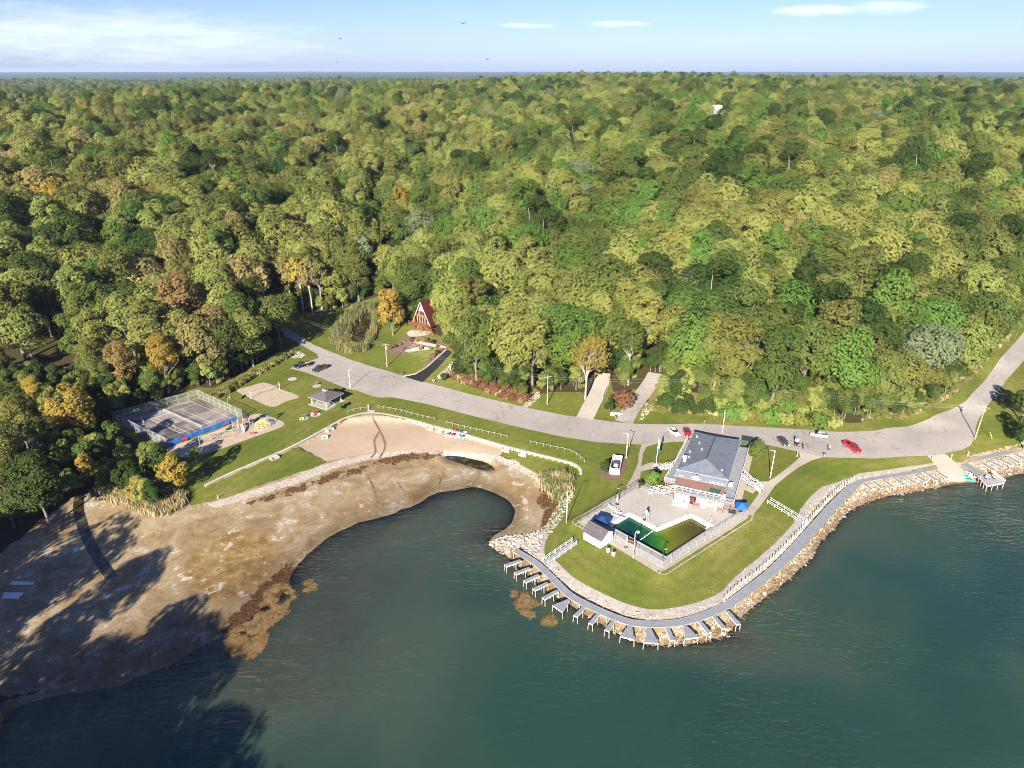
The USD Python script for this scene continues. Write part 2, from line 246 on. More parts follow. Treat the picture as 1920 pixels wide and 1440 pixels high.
def flat_spot(poly, z, soft=2.0):
    """levels the terrain inside a polygon, easing out over soft metres"""
    global Z
    x0, y0, x1, y1 = poly.bounds; a, b = np.searchsorted(gx, [x0 - soft - 1, x1 + soft + 1]); c, d = np.searchsorted(gy, [y0 - soft - 1, y1 + soft + 1])
    s = (slice(a, b), slice(c, d)); pts = shapely.points(GX[s], GY[s]); dist = shapely.distance(poly, pts); w = np.clip(1 - dist / soft, 0, 1); w = w * w * (3 - 2 * w)
    Z[s] = Z[s] * (1 - w) + z * w
def H(x, y):
    x, y = np.asarray(x, float), np.asarray(y, float)
    i = np.clip(np.searchsorted(gx, x) - 1, 0, len(gx) - 2); j = np.clip(np.searchsorted(gy, y) - 1, 0, len(gy) - 2)
    u = np.clip((x - gx[i]) / (gx[i + 1] - gx[i]), 0, 1); v = np.clip((y - gy[j]) / (gy[j + 1] - gy[j]), 0, 1)
    return Z[i, j] * (1 - u) * (1 - v) + Z[i + 1, j] * u * (1 - v) + Z[i, j + 1] * (1 - u) * v + Z[i + 1, j + 1] * u * v
_T = np.concatenate([np.arange(60, 420, 0.4), np.geomspace(420, 9000, 2500)])
def at(px, py, dz=0.0):
    """the point of the ground that the photograph shows at a pixel"""
    d = ray(px, py); d = d / np.linalg.norm(d); p = np.array([0, 0, CZ]) + _T[:, None] * d
    below = p[:, 2] < H(p[:, 0], p[:, 1]) + dz
    k = int(np.argmax(below)) if below.any() else len(_T) - 1
    if k:
        a, b = _T[k - 1], _T[k]
        for _ in range(20):
            m = (a + b) / 2; q = np.array([0, 0, CZ]) + m * d
            if q[2] < H(q[0], q[1]) + dz: b = m
            else: a = m
        p_ = np.array([0, 0, CZ]) + b * d
    else: p_ = p[0]
    return np.array([p_[0], p_[1], float(H(p_[0], p_[1]))])
def ats(pts): return [tuple(at(x, y)[:2]) for x, y in pts]

POOLDECK_PX = [(1189, 920), (1207, 911), (1232, 925), (1262, 935), (1375, 955), (1402, 957), (1398, 970), (1242, 1068), (1148, 1012), (1085, 978)]
DECKZ = 3.5
pooldeck = Polygon(Gs(POOLDECK_PX, DECKZ))
club_foot = Polygon(Gs([(1248, 935), (1285, 845), (1400, 855), (1372, 962)], DECKZ))
flat_spot(pooldeck.union(club_foot).buffer(0.6), DECKZ, 3.0)
COURT_PX = [(213, 790), (372, 741), (453, 786), (303, 840)]
COURTZ = 3.2
court = Polygon(Gs(COURT_PX, COURTZ)); flat_spot(court.buffer(1), COURTZ, 3.0)
POND_PX = [(648, 640), (655, 615), (668, 600), (676, 588), (690, 585), (704, 592), (705, 612), (697, 632), (684, 652), (664, 655)]
PONDZ = 3.3
pond = Polygon(smooth_line(Gs(POND_PX, PONDZ), 1.0, True)); flat_spot(pond, PONDZ - 0.5, 3.0)
PUDDLE_PX = [(835, 855), (862, 856), (890, 862), (912, 868), (928, 880), (915, 883), (890, 878), (860, 868), (838, 861)]
puddle = Polygon(smooth_line(Gs(PUDDLE_PX, .45), 0.8, True)); flat_spot(puddle, 0.33, 1.5)
FARHOUSE_Z = 62.0; flat_spot(Point(168, 610).buffer(16), FARHOUSE_Z, 40.0)
# the road follows its own smooth level
ROAD_FAR = [(496, 590), (510, 598), (524, 606), (554, 625), (589, 647), (611, 656), (655, 674), (699, 688), (753, 704), (797, 717), (840, 728), (884, 740), (980, 763), (1059, 779), (1112, 786), (1147, 791), (1193, 795), (1240, 796), (1321, 795), (1413, 800), (1491, 805), (1573, 810), (1640, 808), (1700, 800), (1743, 785), (1778, 770), (1812, 751), (1846, 714), (1869, 682), (1892, 654), (1920, 622), (1950, 590)]
ROAD_NEAR = [(1975, 610), (1935, 660), (1908, 690), (1890, 709), (1867, 741), (1849, 764), (1835, 785), (1829, 803), (1827, 823), (1819, 836), (1803, 844), (1773, 850), (1735, 855), (1700, 856), (1640, 860), (1575, 859), (1544, 857), (1498, 848), (1461, 839), (1440, 835), (1400, 829), (1340, 824), (1292, 825), (1250, 829), (1205, 834), (1176, 833), (1145, 831), (1117, 829), (1060, 820), (1030, 814), (942, 794), (855, 772), (797, 757), (735, 745), (712, 746), (697, 743), (668, 732), (653, 730), (616, 715), (572, 698), (543, 691), (574, 680), (598, 671), (594, 664), (572, 651), (550, 638), (530, 629), (508, 616), (488, 606)]
road_poly = Polygon(ats(ROAD_FAR + ROAD_NEAR)).buffer(0)
# ------------------------------------------------------------------ ground cover
OPEN_PX = [(384, 912), (352, 946), (322, 900), (300, 856), (205, 795), (212, 780), (372, 726), (400, 728), (450, 702), (520, 662), (545, 648), (520, 640), (470, 640), (440, 655), (430, 640), (470, 612), (488, 598), (500, 585), (540, 578), (600, 588), (640, 580), (690, 562), (725, 548), (742, 566), (755, 600), (778, 612), (838, 640), (858, 668), (862, 690), (840, 706), (905, 733), (985, 752), (1010, 738), (1040, 735), (1095, 735), (1100, 745), (1135, 690), (1150, 735), (1200, 728), (1225, 770), (1330, 772), (1480, 782), (1600, 793), (1700, 784), (1775, 752), (1840, 690), (1880, 640), (1925, 580)]
open_poly = Polygon(ats(OPEN_PX) + [tuple(G(1990, 640, 6)[:2]), tuple(G(1990, 838, 2)[:2])] + [tuple(p) for p in lawn_edge] + [tuple(p) for p in wall_xy[::-1]]).buffer(0)
lawn_w = Polygon(ats([(386, 911), (430, 891), (487, 866), (545, 840), (557, 836), (570, 846), (587, 853), (613, 866), (580, 880), (546, 891), (478, 913), (410, 938), (356, 948), (352, 940)]))
lawn_e = Polygon(ats([(948, 840), (1010, 853), (1050, 863), (1075, 870), (1087, 882), (1080, 895), (1045, 897), (1010, 890), (985, 878), (965, 862), (940, 856)]))
sand_poly = Polygon(ats([(557, 834), (600, 810), (654, 784), (690, 776), (760, 786), (860, 812), (945, 836), (942, 852), (960, 864), (930, 852), (850, 846), (760, 845), (694, 850), (640, 860), (614, 866), (586, 851)]))
strand = LineString(ats([(400, 946), (480, 924), (560, 899), (620, 874), (690, 856), (760, 846), (840, 846), (930, 853), (975, 875), (1010, 893), (1050, 905)])).buffer(1.7)
weeds = [Polygon(smooth_line(ats(p), 1.0, True)) for p in (
    [(455, 941), (500, 930), (560, 910), (610, 892), (650, 882), (700, 868), (720, 866), (690, 880), (640, 896), (590, 912), (540, 930), (490, 944)],
    [(705, 862), (760, 852), (815, 850), (850, 853), (835, 860), (780, 864), (725, 870)],
    [(1020, 915), (1042, 930), (1045, 960), (1025, 985), (1010, 990), (1018, 960), (1005, 935)])]
weeds.append(Polygon(smooth_line(ats([(500, 1090), (540, 1060), (590, 1080), (560, 1140), (520, 1190), (450, 1210), (420, 1190), (440, 1150)]), 1.0, True)))
golden = [Polygon(smooth_line(ats(p), 1.0, True)) for p in (
    [(380, 1010), (450, 985), (520, 1000), (520, 1050), (480, 1100), (420, 1140), (350, 1110), (340, 1050)], [(600, 960), (660, 935), (740, 925), (760, 940), (680, 960)], [(940, 880), (1000, 915), (1020, 950), (985, 965), (950, 925), (920, 890)])]
brush = [Polygon(ats(p)) for p in ([(845, 706), (905, 733), (985, 752), (1010, 740), (1000, 720), (900, 690), (860, 680)], [(1205, 735), (1228, 772), (1330, 776), (1400, 781), (1400, 765), (1330, 745), (1230, 725)], [(395, 733), (520, 672), (560, 650), (540, 668), (470, 705), (400, 745), (375, 765)],
    [(1620, 792), (1700, 784), (1775, 752), (1840, 690), (1900, 620), (1870, 620), (1800, 700), (1720, 750), (1620, 770)], [(20, 1080), (150, 935), (200, 890), (290, 880), (350, 940), (300, 972), (190, 942), (130, 965)])]
nearm = np.zeros(GX.shape, bool); nearm[ix0 - 3:ix0 + len(nx) + 3, 0:iy0 + len(ny) + 3] = True
def mask(polys):
    out = np.zeros(GX.shape, np.float32); q = np.zeros(GX.shape, bool)
    for p in (polys if isinstance(polys, list) else [polys]): q[nearm] |= shapely.contains_xy(p, GX[nearm], GY[nearm])
    out[q] = 1; return out
m_open = mask([open_poly, lawn_w, lawn_e]); m_sand = mask([sand_poly]); m_low = np.maximum(mask(LOWER), mask(WATER.buffer(2)))
bank = np.maximum(mask(WATER.buffer(14)) * (1 - m_open), 0) * (shapely.contains_xy(Polygon(Gs([(900, 900), (1990, 780), (1990, 1440), (900, 1440)], 1.0)), GX, GY))
m_mud = np.clip(m_low + bank, 0, 1) * (1 - m_open) * (1 - m_sand); m_sand *= (1 - m_open)
cls = np.where(m_open > 0, 1, np.where(m_sand > 0, 2, np.where(m_mud > 0, 3, 0)))
m_far = np.clip((np.hypot(GX, GY) - 2200) / 2500, 0, 1)
sm = lambda a, s=.7: gaussian_filter(a.astype(np.float32), s)
cover = np.stack([sm(m_open), sm(m_sand), sm(m_mud)], -1)
wear = np.stack([sm(mask(weeds), 1.6), sm(mask(strand), 1.2), sm(mask(golden), 5.0)], -1)
wear2 = np.stack([sm(mask(brush), 1.5), m_far, np.clip(1 - np.abs(Z - .1) / .35, 0, 1) * m_mud], -1)
mow = np.zeros(GX.shape, np.float32); _k = m_open > 0; mow[_k] = shapely.distance(LineString(np.vstack([lawn_edge])), shapely.points(GX[_k], GY[_k])) * 2 * PI / 2.6
def ramp_mask(nd, ln, key, src, noise, amp, lo=.4, hi=.6):
    nd[key + '_s'] = ('math', {'math_type': 'subtract', 'value2': .5}); nd[key + '_a'] = ('math', {'math_type': 'multiply_add', 'value2': amp})
    nd[key] = ('map_range', {'from_min': lo, 'from_max': hi, 'clamp': True, 'range_type': 'smoothstep'})
    ln += [(noise, key + '_s.value1'), (key + '_s.value', key + '_a.value1'), (src, key + '_a.value3'), (key + '_a.value', key + '.value')]
    return key + '.result'
def tone(nd, ln, key, noise, stops):
    nd[key] = ('rgb_ramp', {'ramp': stops}); ln.append((noise, key + '.fac')); return key + '.color'
def over(nd, ln, key, a, b, fac):
    nd[key] = ('mix', {'mix_type': 'mix'}); ln += [(a, key + '.color1'), (b, key + '.color2')]
    if isinstance(fac, str): ln.append((fac, key + '.fac'))
    else: nd[key][1]['fac'] = fac
    return key + '.color'
nd = {'g': ('geometry', {}), 'c': ('attribute', {'attribute': 'cover'}), 'cs': ('separate_color', {}), 'w': ('attribute', {'attribute': 'wear'}), 'ws': ('separate_color', {}), 'w2': ('attribute', {'attribute': 'wear2'}), 'w2s': ('separate_color', {}),
      'n1': ('noise_texture', {'scale': .06, 'detail': 4.0}), 'n2': ('noise_texture', {'scale': .45, 'detail': 6.0, 'roughness': .65}), 'n3': ('noise_texture', {'scale': 2.6, 'detail': 5.0, 'roughness': .7}), 'n4': ('noise_texture', {'scale': .16, 'detail': 7.0, 'roughness': .7, 'distortion': .6}),
      'mg': ('mix', {'mix_type': 'mix', 'fac': .38}), 'mg2': ('mix', {'mix_type': 'mix', 'fac': .4}),
      'p': ('principled_bsdf', {'roughness': .9, 'specular_ior_level': .15}), 'bp': ('bump', {'strength': .5, 'distance': .08})}
ln = [('c.color', 'cs.color'), ('w.color', 'ws.color'), ('w2.color', 'w2s.color')] + [('g.position', k + '.vector') for k in ('n1', 'n2', 'n3', 'n4')]
ln += [('n1.fac', 'mg.color1'), ('n2.fac', 'mg.color2'), ('mg.color', 'mg2.color1'), ('n3.fac', 'mg2.color2'), ('n3.fac', 'bp.height'), ('bp.normal', 'p.normal')]
f0 = tone(nd, ln, 't0', 'mg2.color', [(.36, (.022, .017, .009)), (.5, (.050, .036, .018)), (.62, (.035, .040, .012))])
ff = tone(nd, ln, 'tf', 'n4.fac', [(.3, (.018, .028, .010)), (.5, (.034, .050, .015)), (.7, (.052, .066, .020))])
fb = tone(nd, ln, 'tb', 'mg2.color', [(.36, (.10, .065, .025)), (.48, (.19, .14, .06)), (.56, (.09, .10, .025)), (.64, (.22, .16, .085))])
gr = tone(nd, ln, 'tg', 'mg2.color', [(.34, (.055, .082, .010)), (.45, (.082, .106, .014)), (.54, (.118, .126, .024)), (.62, (.195, .160, .060))])
sa = tone(nd, ln, 'ts', 'mg2.color', [(.35, (.27, .205, .14)), (.55, (.33, .26, .19)), (.66, (.38, .31, .24))])
mu = tone(nd, ln, 'tm', 'n4.fac', [(.28, (.135, .088, .042)), (.42, (.20, .145, .078)), (.52, (.25, .195, .118)), (.62, (.29, .24, .165)), (.74, (.18, .122, .060))])
go = tone(nd, ln, 'tgo', 'n2.fac', [(.35, (.125, .078, .026)), (.55, (.215, .145, .060)), (.66, (.26, .20, .115))])
we = tone(nd, ln, 'tw', 'n3.fac', [(.38, (.035, .018, .010)), (.52, (.09, .045, .018)), (.64, (.20, .12, .05))])
pa = tone(nd, ln, 'tp', 'n3.fac', [(.38, (.24, .20, .16)), (.56, (.42, .375, .33))])
mud = over(nd, ln, 'o1', mu, go, ramp_mask(nd, ln, 'kg', 'ws.b', 'n4.fac', 1.2, .25, .75))
spots = ramp_mask(nd, ln, 'ksp', 'n4.fac', 'n2.fac', .9, .60, .68)
mud = over(nd, ln, 'o1b', mud, pa, spots)
mud = over(nd, ln, 'o2', mud, pa, ramp_mask(nd, ln, 'kp', 'ws.g', 'n3.fac', 1.6, .45, .75))
mud = over(nd, ln, 'o3', mud, we, ramp_mask(nd, ln, 'kw', 'ws.r', 'n2.fac', 2.6, .42, .62))
nd['wet'] = ('mix', {'mix_type': 'multiply', 'color2': (.55, .52, .50)}); ln += [(mud, 'wet.color1'), ('w2s.b', 'wet.fac')]; mud = 'wet.color'
base = over(nd, ln, 'o4', f0, ff, 'w2s.g')
base = over(nd, ln, 'o5', base, fb, ramp_mask(nd, ln, 'kb', 'w2s.r', 'n2.fac', 1.6))
grb = over(nd, ln, 'o5b', gr, fb, ramp_mask(nd, ln, 'kb2', 'w2s.r', 'n2.fac', 1.6))
nd |= {'mw': ('attribute', {'attribute': 'mow'}), 'ms': ('math', {'math_type': 'sine'}), 'mm': ('math', {'math_type': 'multiply_add', 'value2': .05, 'value3': 1.0}), 'mh': ('hsv', {})}; ln += [('mw.fac', 'ms.value1'), ('ms.value', 'mm.value1'), ('mm.value', 'mh.value'), (grb, 'mh.color')]; grb = 'mh.color'
base = over(nd, ln, 'o6', base, grb, ramp_mask(nd, ln, 'kgr', 'cs.r', 'n3.fac', .5))
base = over(nd, ln, 'o7', base, sa, ramp_mask(nd, ln, 'ksa', 'cs.g', 'n3.fac', .5))
fm = tone(nd, ln, 'tfm', 'n3.fac', [(.34, (.72, .70, .68)), (.5, (1, 1, 1)), (.68, (1.10, 1.09, 1.07))]); nd['mfm'] = ('mix', {'mix_type': 'multiply', 'fac': 1.0}); ln += [(mud, 'mfm.color1'), (fm, 'mfm.color2')]; mud = 'mfm.color'
base = over(nd, ln, 'o8', base, mud, ramp_mask(nd, ln, 'kmu', 'cs.b', 'n3.fac', .7))
ln.append((base, 'p.base_color'))
GROUND = lk('ground_cover', nd, ln)
VID = np.arange(GX.size).reshape(GX.shape)
Q = np.stack([VID[:-1, :-1], VID[1:, :-1], VID[1:, 1:], VID[:-1, 1:]], -1).reshape(-1, 4)
corner = np.stack([cls[:-1, :-1], cls[1:, :-1], cls[1:, 1:], cls[:-1, 1:]], -1).reshape(-1, 4); qc = np.sort(corner, 1)[:, 2]
ALLV = np.stack([GX, GY, Z], -1).reshape(-1, 3)
# open holes where the pool basin is sunk into the ground
POOL_PX = [(1180, 961), (1232, 989), (1296, 963), (1340, 987), (1249, 1045), (1140, 985)]
pool = Polygon(Gs(POOL_PX, DECKZ))
cen = ALLV[Q].mean(1); inp = shapely.contains_xy(pool.buffer(.3), ALLV[:, 0], ALLV[:, 1]); hole = inp[Q].any(1)
dzx = np.gradient(Z, axis=0) / np.gradient(GX, axis=0); dzy = np.gradient(Z, axis=1) / np.gradient(GY, axis=1)
NRM = np.stack([-dzx, -dzy, np.ones_like(Z)], -1); NRM /= np.linalg.norm(NRM, axis=-1, keepdims=True); NRM = NRM.reshape(-1, 3)
def primvar3(m, name, a): UsdGeom.PrimvarsAPI(m).CreatePrimvar(name, Sdf.ValueTypeNames.Color3fArray, 'vertex').Set(Vt.Vec3fArray.FromNumpy(np.ascontiguousarray(a, np.float32)))
for k, (nm, lb) in enumerate((('ground', 'leaf-strewn woodland floor running back to the far hills'), ('lawn', 'mown green grass around the road, beach and clubhouse'), ('beach', 'pale raked sand below the block wall'), ('mudflat', 'exposed tan lake bed between beach and water'))):
    q = Q[(qc == k) & ~hole]; ids, inv = np.unique(q, return_inverse=True); f = inv.reshape(-1, 4)
    m = usdkit.mesh(stage, '/World/' + nm, (ALLV[ids], f), GROUND); m.CreateNormalsAttr(Vt.Vec3fArray.FromNumpy(NRM[ids].astype(np.float32))); m.SetNormalsInterpolation('vertex')
    for a, b in (('cover', cover), ('wear', wear), ('wear2', wear2)): primvar3(m, a, b.reshape(-1, 3)[ids])
    UsdGeom.PrimvarsAPI(m).CreatePrimvar('mow', Sdf.ValueTypeNames.FloatArray, 'vertex').Set(Vt.FloatArray.FromNumpy(mow.reshape(-1)[ids].astype(np.float32)))
    tag(m, lb, nm, kind='structure')
    used[('/World', nm)] = 1
# ------------------------------------------------------------------ lake
wq = Z < .35; wm = (wq[:-1, :-1] | wq[1:, :-1] | wq[1:, 1:] | wq[:-1, 1:]).reshape(-1) & shapely.contains_xy(WATER.buffer(6), cen[:, 0], cen[:, 1])
ids, inv = np.unique(Q[wm], return_inverse=True); v = ALLV[ids].copy(); dep = np.maximum(-v[:, 2], 0); v[:, 2] = 0
nd = {'g': ('geometry', {}), 'a': ('attribute', {'attribute': 'depth'}), 'op': ('math', {'math_type': 'multiply', 'value2': -1.15}), 'ex': ('math', {'math_type': 'exponent'}), 'iv': ('math', {'math_type': 'subtract', 'value1': 1.0}),
      'n0': ('noise_texture', {'scale': .022, 'detail': 4.0, 'distortion': .8}), 'r': ('rgb_ramp', {'ramp': [(.34, (.010, .033, .027)), (.50, (.014, .041, .031)), (.66, (.026, .051, .033))]}),
      'mp': ('mapping', {'scale': (.55, 1.7, 1), 'rotation': (0, 0, .12)}), 'n1': ('noise_texture', {'scale': .8, 'detail': 4.0, 'roughness': .55, 'distortion': .3}), 'mp2': ('mapping', {'scale': (.25, .8, 1), 'rotation': (0, 0, -.25)}), 'n2': ('noise_texture', {'scale': .45, 'detail': 2.0}), 'ad': ('math', {'math_type': 'add'}),
      'pa': ('noise_texture', {'scale': .03, 'detail': 2.0}), 'pr': ('map_range', {'from_min': .35, 'from_max': .65, 'to_min': .25, 'to_max': 1.0, 'clamp': True}),
      'bp': ('bump', {'distance': .48}), 'mk': ('math', {'math_type': 'multiply', 'value2': -1.1}), 'mke': ('math', {'math_type': 'exponent'}), 'mm': ('mix', {'mix_type': 'mix', 'color2': (.110, .130, .086)}), 'd': ('diffuse_bsdf', {}), 't': ('transparent_bsdf', {'color': (.74, .77, .66)}), 'm': ('mix_closure', {}), 'gl': ('glossy_bsdf', {'roughness': .07, 'color': (1, 1, 1)}), 'fr': ('fresnel', {'IOR': 1.33}), 'm2': ('mix_closure', {})}
ln = [('a.fac', 'op.value1'), ('op.value', 'ex.value1'), ('ex.value', 'iv.value2'), ('g.position', 'n0.vector'), ('n0.fac', 'r.fac'), ('a.fac', 'mk.value1'), ('mk.value', 'mke.value1'), ('mke.value', 'mm.fac'), ('r.color', 'mm.color1'), ('mm.color', 'd.color'), ('g.position', 'mp.vector'), ('mp.vector', 'n1.vector'), ('g.position', 'mp2.vector'), ('mp2.vector', 'n2.vector'), ('n1.fac', 'ad.value1'), ('n2.fac', 'ad.value2'),
      ('ad.value', 'bp.height'), ('g.position', 'pa.vector'), ('pa.fac', 'pr.value'), ('pr.result', 'bp.strength'), ('bp.normal', 'gl.normal'), ('bp.normal', 'fr.normal'), ('iv.value', 'm.fac'), ('t.BSDF', 'm.closure1'), ('d.BSDF', 'm.closure2'), ('fr.fac', 'm2.fac'), ('m.closure', 'm2.closure1'), ('gl.BSDF', 'm2.closure2')]
LAKE = lk('lake_water', nd, ln, 'm2.closure')
m = usdkit.mesh(stage, '/World/lake', (v, inv.reshape(-1, 4)), LAKE)
UsdGeom.PrimvarsAPI(m).CreatePrimvar('depth', Sdf.ValueTypeNames.FloatArray, 'vertex').Set(Vt.FloatArray.FromNumpy(dep.astype(np.float32)))
tag(m, 'rippled teal lake water in front of the park', 'lake', kind='structure')
# ------------------------------------------------------------------ draped sheets
def sheet(poly, dz=.06, step=2.0, edge=.8, zf=None):
    from scipy.spatial import Delaunay
    poly = poly.buffer(0); P = []
    for r in [poly.exterior, *poly.interiors]:
        r = r.segmentize(edge); P.append(np.array(r.coords)[:-1])
    x0, y0, x1, y1 = poly.bounds; a, b = np.meshgrid(np.arange(x0, x1, step), np.arange(y0, y1, step)); a, b = a.ravel(), b.ravel()
    k = shapely.contains_xy(poly.buffer(-step * .35), a, b); P.append(np.stack([a[k], b[k]], -1)); P = np.vstack(P)
    t = Delaunay(P).simplices; c = P[t].mean(1); t = t[shapely.contains_xy(poly, c[:, 0], c[:, 1])]
    cr = np.cross(P[t[:, 1]] - P[t[:, 0]], P[t[:, 2]] - P[t[:, 0]]); t = t[np.abs(cr) > 1e-6]; cr = cr[np.abs(cr) > 1e-6]; t = np.where(cr[:, None] < 0, t[:, ::-1], t)
    z = (H(P[:, 0], P[:, 1]) if zf is None else zf(P[:, 0], P[:, 1])) + dz
    return np.column_stack([P, z]), t
def drape(name, poly, m, dz=.06, label=None, cat=None, kind='structure', step=2.0, parent=None, zf=None, smooth=True):
    v, f = sheet(poly, dz, step, zf=zf); mb = MB(); mb.add(v, f); return mb.build(name, m, parent, smooth, label, cat, None, kind)
def paving(name, c, crack=.6, scale=.12, patch=.75, rough=.85):
    nd = {'g': ('geometry', {}), 'n1': ('noise_texture', {'scale': .05, 'detail': 5.0, 'roughness': .6}), 'n2': ('noise_texture', {'scale': 1.2, 'detail': 6.0, 'roughness': .7}), 'n3': ('noise_texture', {'scale': .22, 'detail': 3.0, 'distortion': 1.5}),
          'r1': ('rgb_ramp', {'ramp': [(.35, tuple(x * .86 for x in c)), (.65, tuple(min(1, x * 1.1) for x in c))]}), 'r2': ('rgb_ramp', {'ramp': [(.3, (.86,) * 3), (.7, (1.06,) * 3)]}), 'm1': ('mix', {'mix_type': 'multiply', 'fac': 1.0}),
          'v': ('voronoi_texture', {'feature': 'distance_to_edge', 'scale': scale}), 'dv': ('noise_texture', {'scale': .5, 'detail': 4.0}), 'vm': ('vector_math', {'vector_type': 'add', 'math_type': 'add'}), 'cr': ('rgb_ramp', {'ramp': [(0, (crack,) * 3), (.018, (1, 1, 1))]}), 'm2': ('mix', {'mix_type': 'multiply', 'fac': .5}),
          'r3': ('rgb_ramp', {'ramp': [(.31, (patch,) * 3), (.38, (1, 1, 1))]}), 'm3': ('mix', {'mix_type': 'multiply', 'fac': .8}), 'p': ('principled_bsdf', {'roughness': rough, 'specular_ior_level': .2})}
    nd['vm'] = ('vector_math', {'math_type': 'multiply_add', 'vector2': (3.0, 3.0, 0.0)})
    ln = [('g.position', 'n1.vector'), ('g.position', 'n2.vector'), ('g.position', 'n3.vector'), ('n1.fac', 'r1.fac'), ('n2.fac', 'r2.fac'), ('r1.color', 'm1.color1'), ('r2.color', 'm1.color2'), ('g.position', 'dv.vector'), ('dv.color', 'vm.vector1'), ('g.position', 'vm.vector3'), ('vm.vector', 'v.vector'), ('v.distance', 'cr.fac'),
          ('m1.color', 'm2.color1'), ('cr.color', 'm2.color2'), ('n3.fac', 'r3.fac'), ('m2.color', 'm3.color1'), ('r3.color', 'm3.color2'), ('m3.color', 'p.base_color')]
    return lk(name, nd, ln)
paving('road_chip', (.285, .262, .243)); paving('concrete', (.33, .295, .245), .8, .25, .9); paving('gravel_drive', (.38, .345, .30), 1.0, .2, .9); paving('deck_concrete', (.34, .325, .295), .85, .2, .8); paving('asphalt_new', (.022, .022, .026), 1.0, .2, .95, .7)
drape('road', road_poly, LOOK['road_chip'], .07, 'pale chip-sealed road sweeping past the park', 'road')
# ------------------------------------------------------------------ trees
def foliage(name, c, var=.22, hue=.016, trans=.28):
    nd = {'o': ('object_info', {}), 'g': ('geometry', {}), 'hr': ('map_range', {'to_min': .5 - hue, 'to_max': .5 + hue}), 'wr': ('white_noise_texture', {'dimensions': '1D'}), 'vr': ('map_range', {'to_min': .98, 'to_max': 1.42}), 'ir': ('map_range', {'to_min': 1 - var, 'to_max': 1 + var}), 'mu': ('math', {'math_type': 'multiply'}),
          'h': ('hsv', {'color': c, 'saturation': 1.0}), 'd': ('diffuse_bsdf', {}), 't': ('translucent_bsdf', {}), 'm': ('mix_closure', {'fac': trans})}
    ln = [('o.random', 'hr.value'), ('o.random', 'wr.w'), ('wr.value', 'vr.value'), ('g.random_per_island', 'ir.value'), ('vr.result', 'mu.value1'), ('ir.result', 'mu.value2'), ('hr.result', 'h.hue'), ('mu.value', 'h.value'), ('h.color', 'd.color'), ('h.color', 't.color'), ('d.BSDF', 'm.closure1'), ('t.BSDF', 'm.closure2')]
    return lk(name, nd, ln, 'm.closure')
FOL = {'deep': (.044, .072, .020), 'green': (.086, .122, .032), 'fresh': (.095, .165, .036), 'olive': (.138, .152, .042), 'lime': (.208, .232, .064), 'straw': (.255, .225, .085), 'gold': (.290, .225, .045), 'amber': (.240, .175, .065), 'russet': (.180, .095, .052), 'silver': (.150, .188, .100), 'spruce': (.125, .175, .115)}
for k, c in FOL.items(): foliage('leaves_' + k, c)
pm('bark', (.085, .07, .055), (.20, .17, .14), 3.0, .9); pm('pale_bark', (.24, .21, .18), (.40, .36, .32), 2.0, .9); pm('dead_wood', (.20, .17, .15), (.36, .32, .29), 2.0, .9)
def leaf_cards(rng, pos, nrm, size, droop=0.0):
    n = len(pos); nrm = nrm + rng.normal(0, .38, (n, 3)); nrm /= np.linalg.norm(nrm, axis=1, keepdims=True)
    a = np.cross(nrm, rng.normal(0, 1, (n, 3))); a /= np.linalg.norm(a, axis=1, keepdims=True) + 1e-9; b = np.cross(nrm, a)
    s = size * rng.uniform(.6, 1.35, (n, 1)); w = s * rng.uniform(.55, .95, (n, 1))
    v = np.stack([pos - a * s, pos + b * w + nrm * s * .25, pos + a * s, pos - b * w + nrm * s * .25], 1).reshape(-1, 3)
    i = np.arange(n)[:, None] * 4
    return v, np.vstack([np.hstack([i, i + 1, i + 2]), np.hstack([i, i + 2, i + 3])])
def crown_mesh(rng, R, z0, z1, lobes, leaves, size, shape='round'):
    """leaf clumps over many lobes spread through the crown"""
    cz, hz = (z0 + z1) / 2, (z1 - z0) / 2; C, RR = [], []
    for k in range(lobes):
        u = rng.uniform(-.75, 1.0); th = k * 2.399 + rng.uniform(-.4, .4)
        w = math.sqrt(max(0.04, 1 - u * u))
        if shape == 'oval': w = w ** .8
        if shape == 'spread': w = min(1, w * 1.15) if u > -.3 else w * .7
        if shape == 'cone': w = (1 - (u + .75) / 1.9)
        q = rng.uniform(.52, .80); C.append((R * w * q * math.cos(th), R * w * q * math.sin(th), cz + hz * u * .80)); RR.append(R * rng.uniform(.26, .42) * (1 if shape != 'cone' else .35 + .75 * w))
    C.append((0, 0, cz)); RR.append(R * .5); C, RR = np.array(C), np.array(RR)
    k = rng.choice(len(C), leaves, p=RR ** 2 / (RR ** 2).sum()); d = rng.normal(0, 1, (leaves, 3)); d[:, 2] += .35; d /= np.linalg.norm(d, axis=1, keepdims=True)
    pos = C[k] + d * RR[k][:, None] * rng.uniform(.78, 1.06, (leaves, 1)) * [1, 1, .85]
    depth = np.min(np.linalg.norm(pos[:, None] - C[None], axis=2) / RR[None], axis=1); keep = depth > .62
    out = pos[keep] - [0, 0, cz - hz * .3]; out /= np.linalg.norm(out, axis=1, keepdims=True)
    return leaf_cards(rng, pos[keep], .5 * d[keep] + .75 * out + [0, 0, .15], size), C
def limbs(mb, rng, base_r, h_fork, tips, bend=.15, sides=6):
    mb.tube([(0, 0, -.4), (rng.normal(0, .08), rng.normal(0, .08), h_fork * .5), (rng.normal(0, .15), rng.normal(0, .15), h_fork)], [base_r * 1.25, base_r * .9, base_r * .72], sides, False)
    for t in tips:
        t = np.array(t); st = np.array([0, 0, h_fork * rng.uniform(.8, 1.0)]); mid = (st + t) / 2 + rng.normal(0, bend * np.linalg.norm(t - st), 3) * [1, 1, .5]
        mb.tube([st, mid, t], [base_r * .5, base_r * .32, base_r * .07], 5, False)
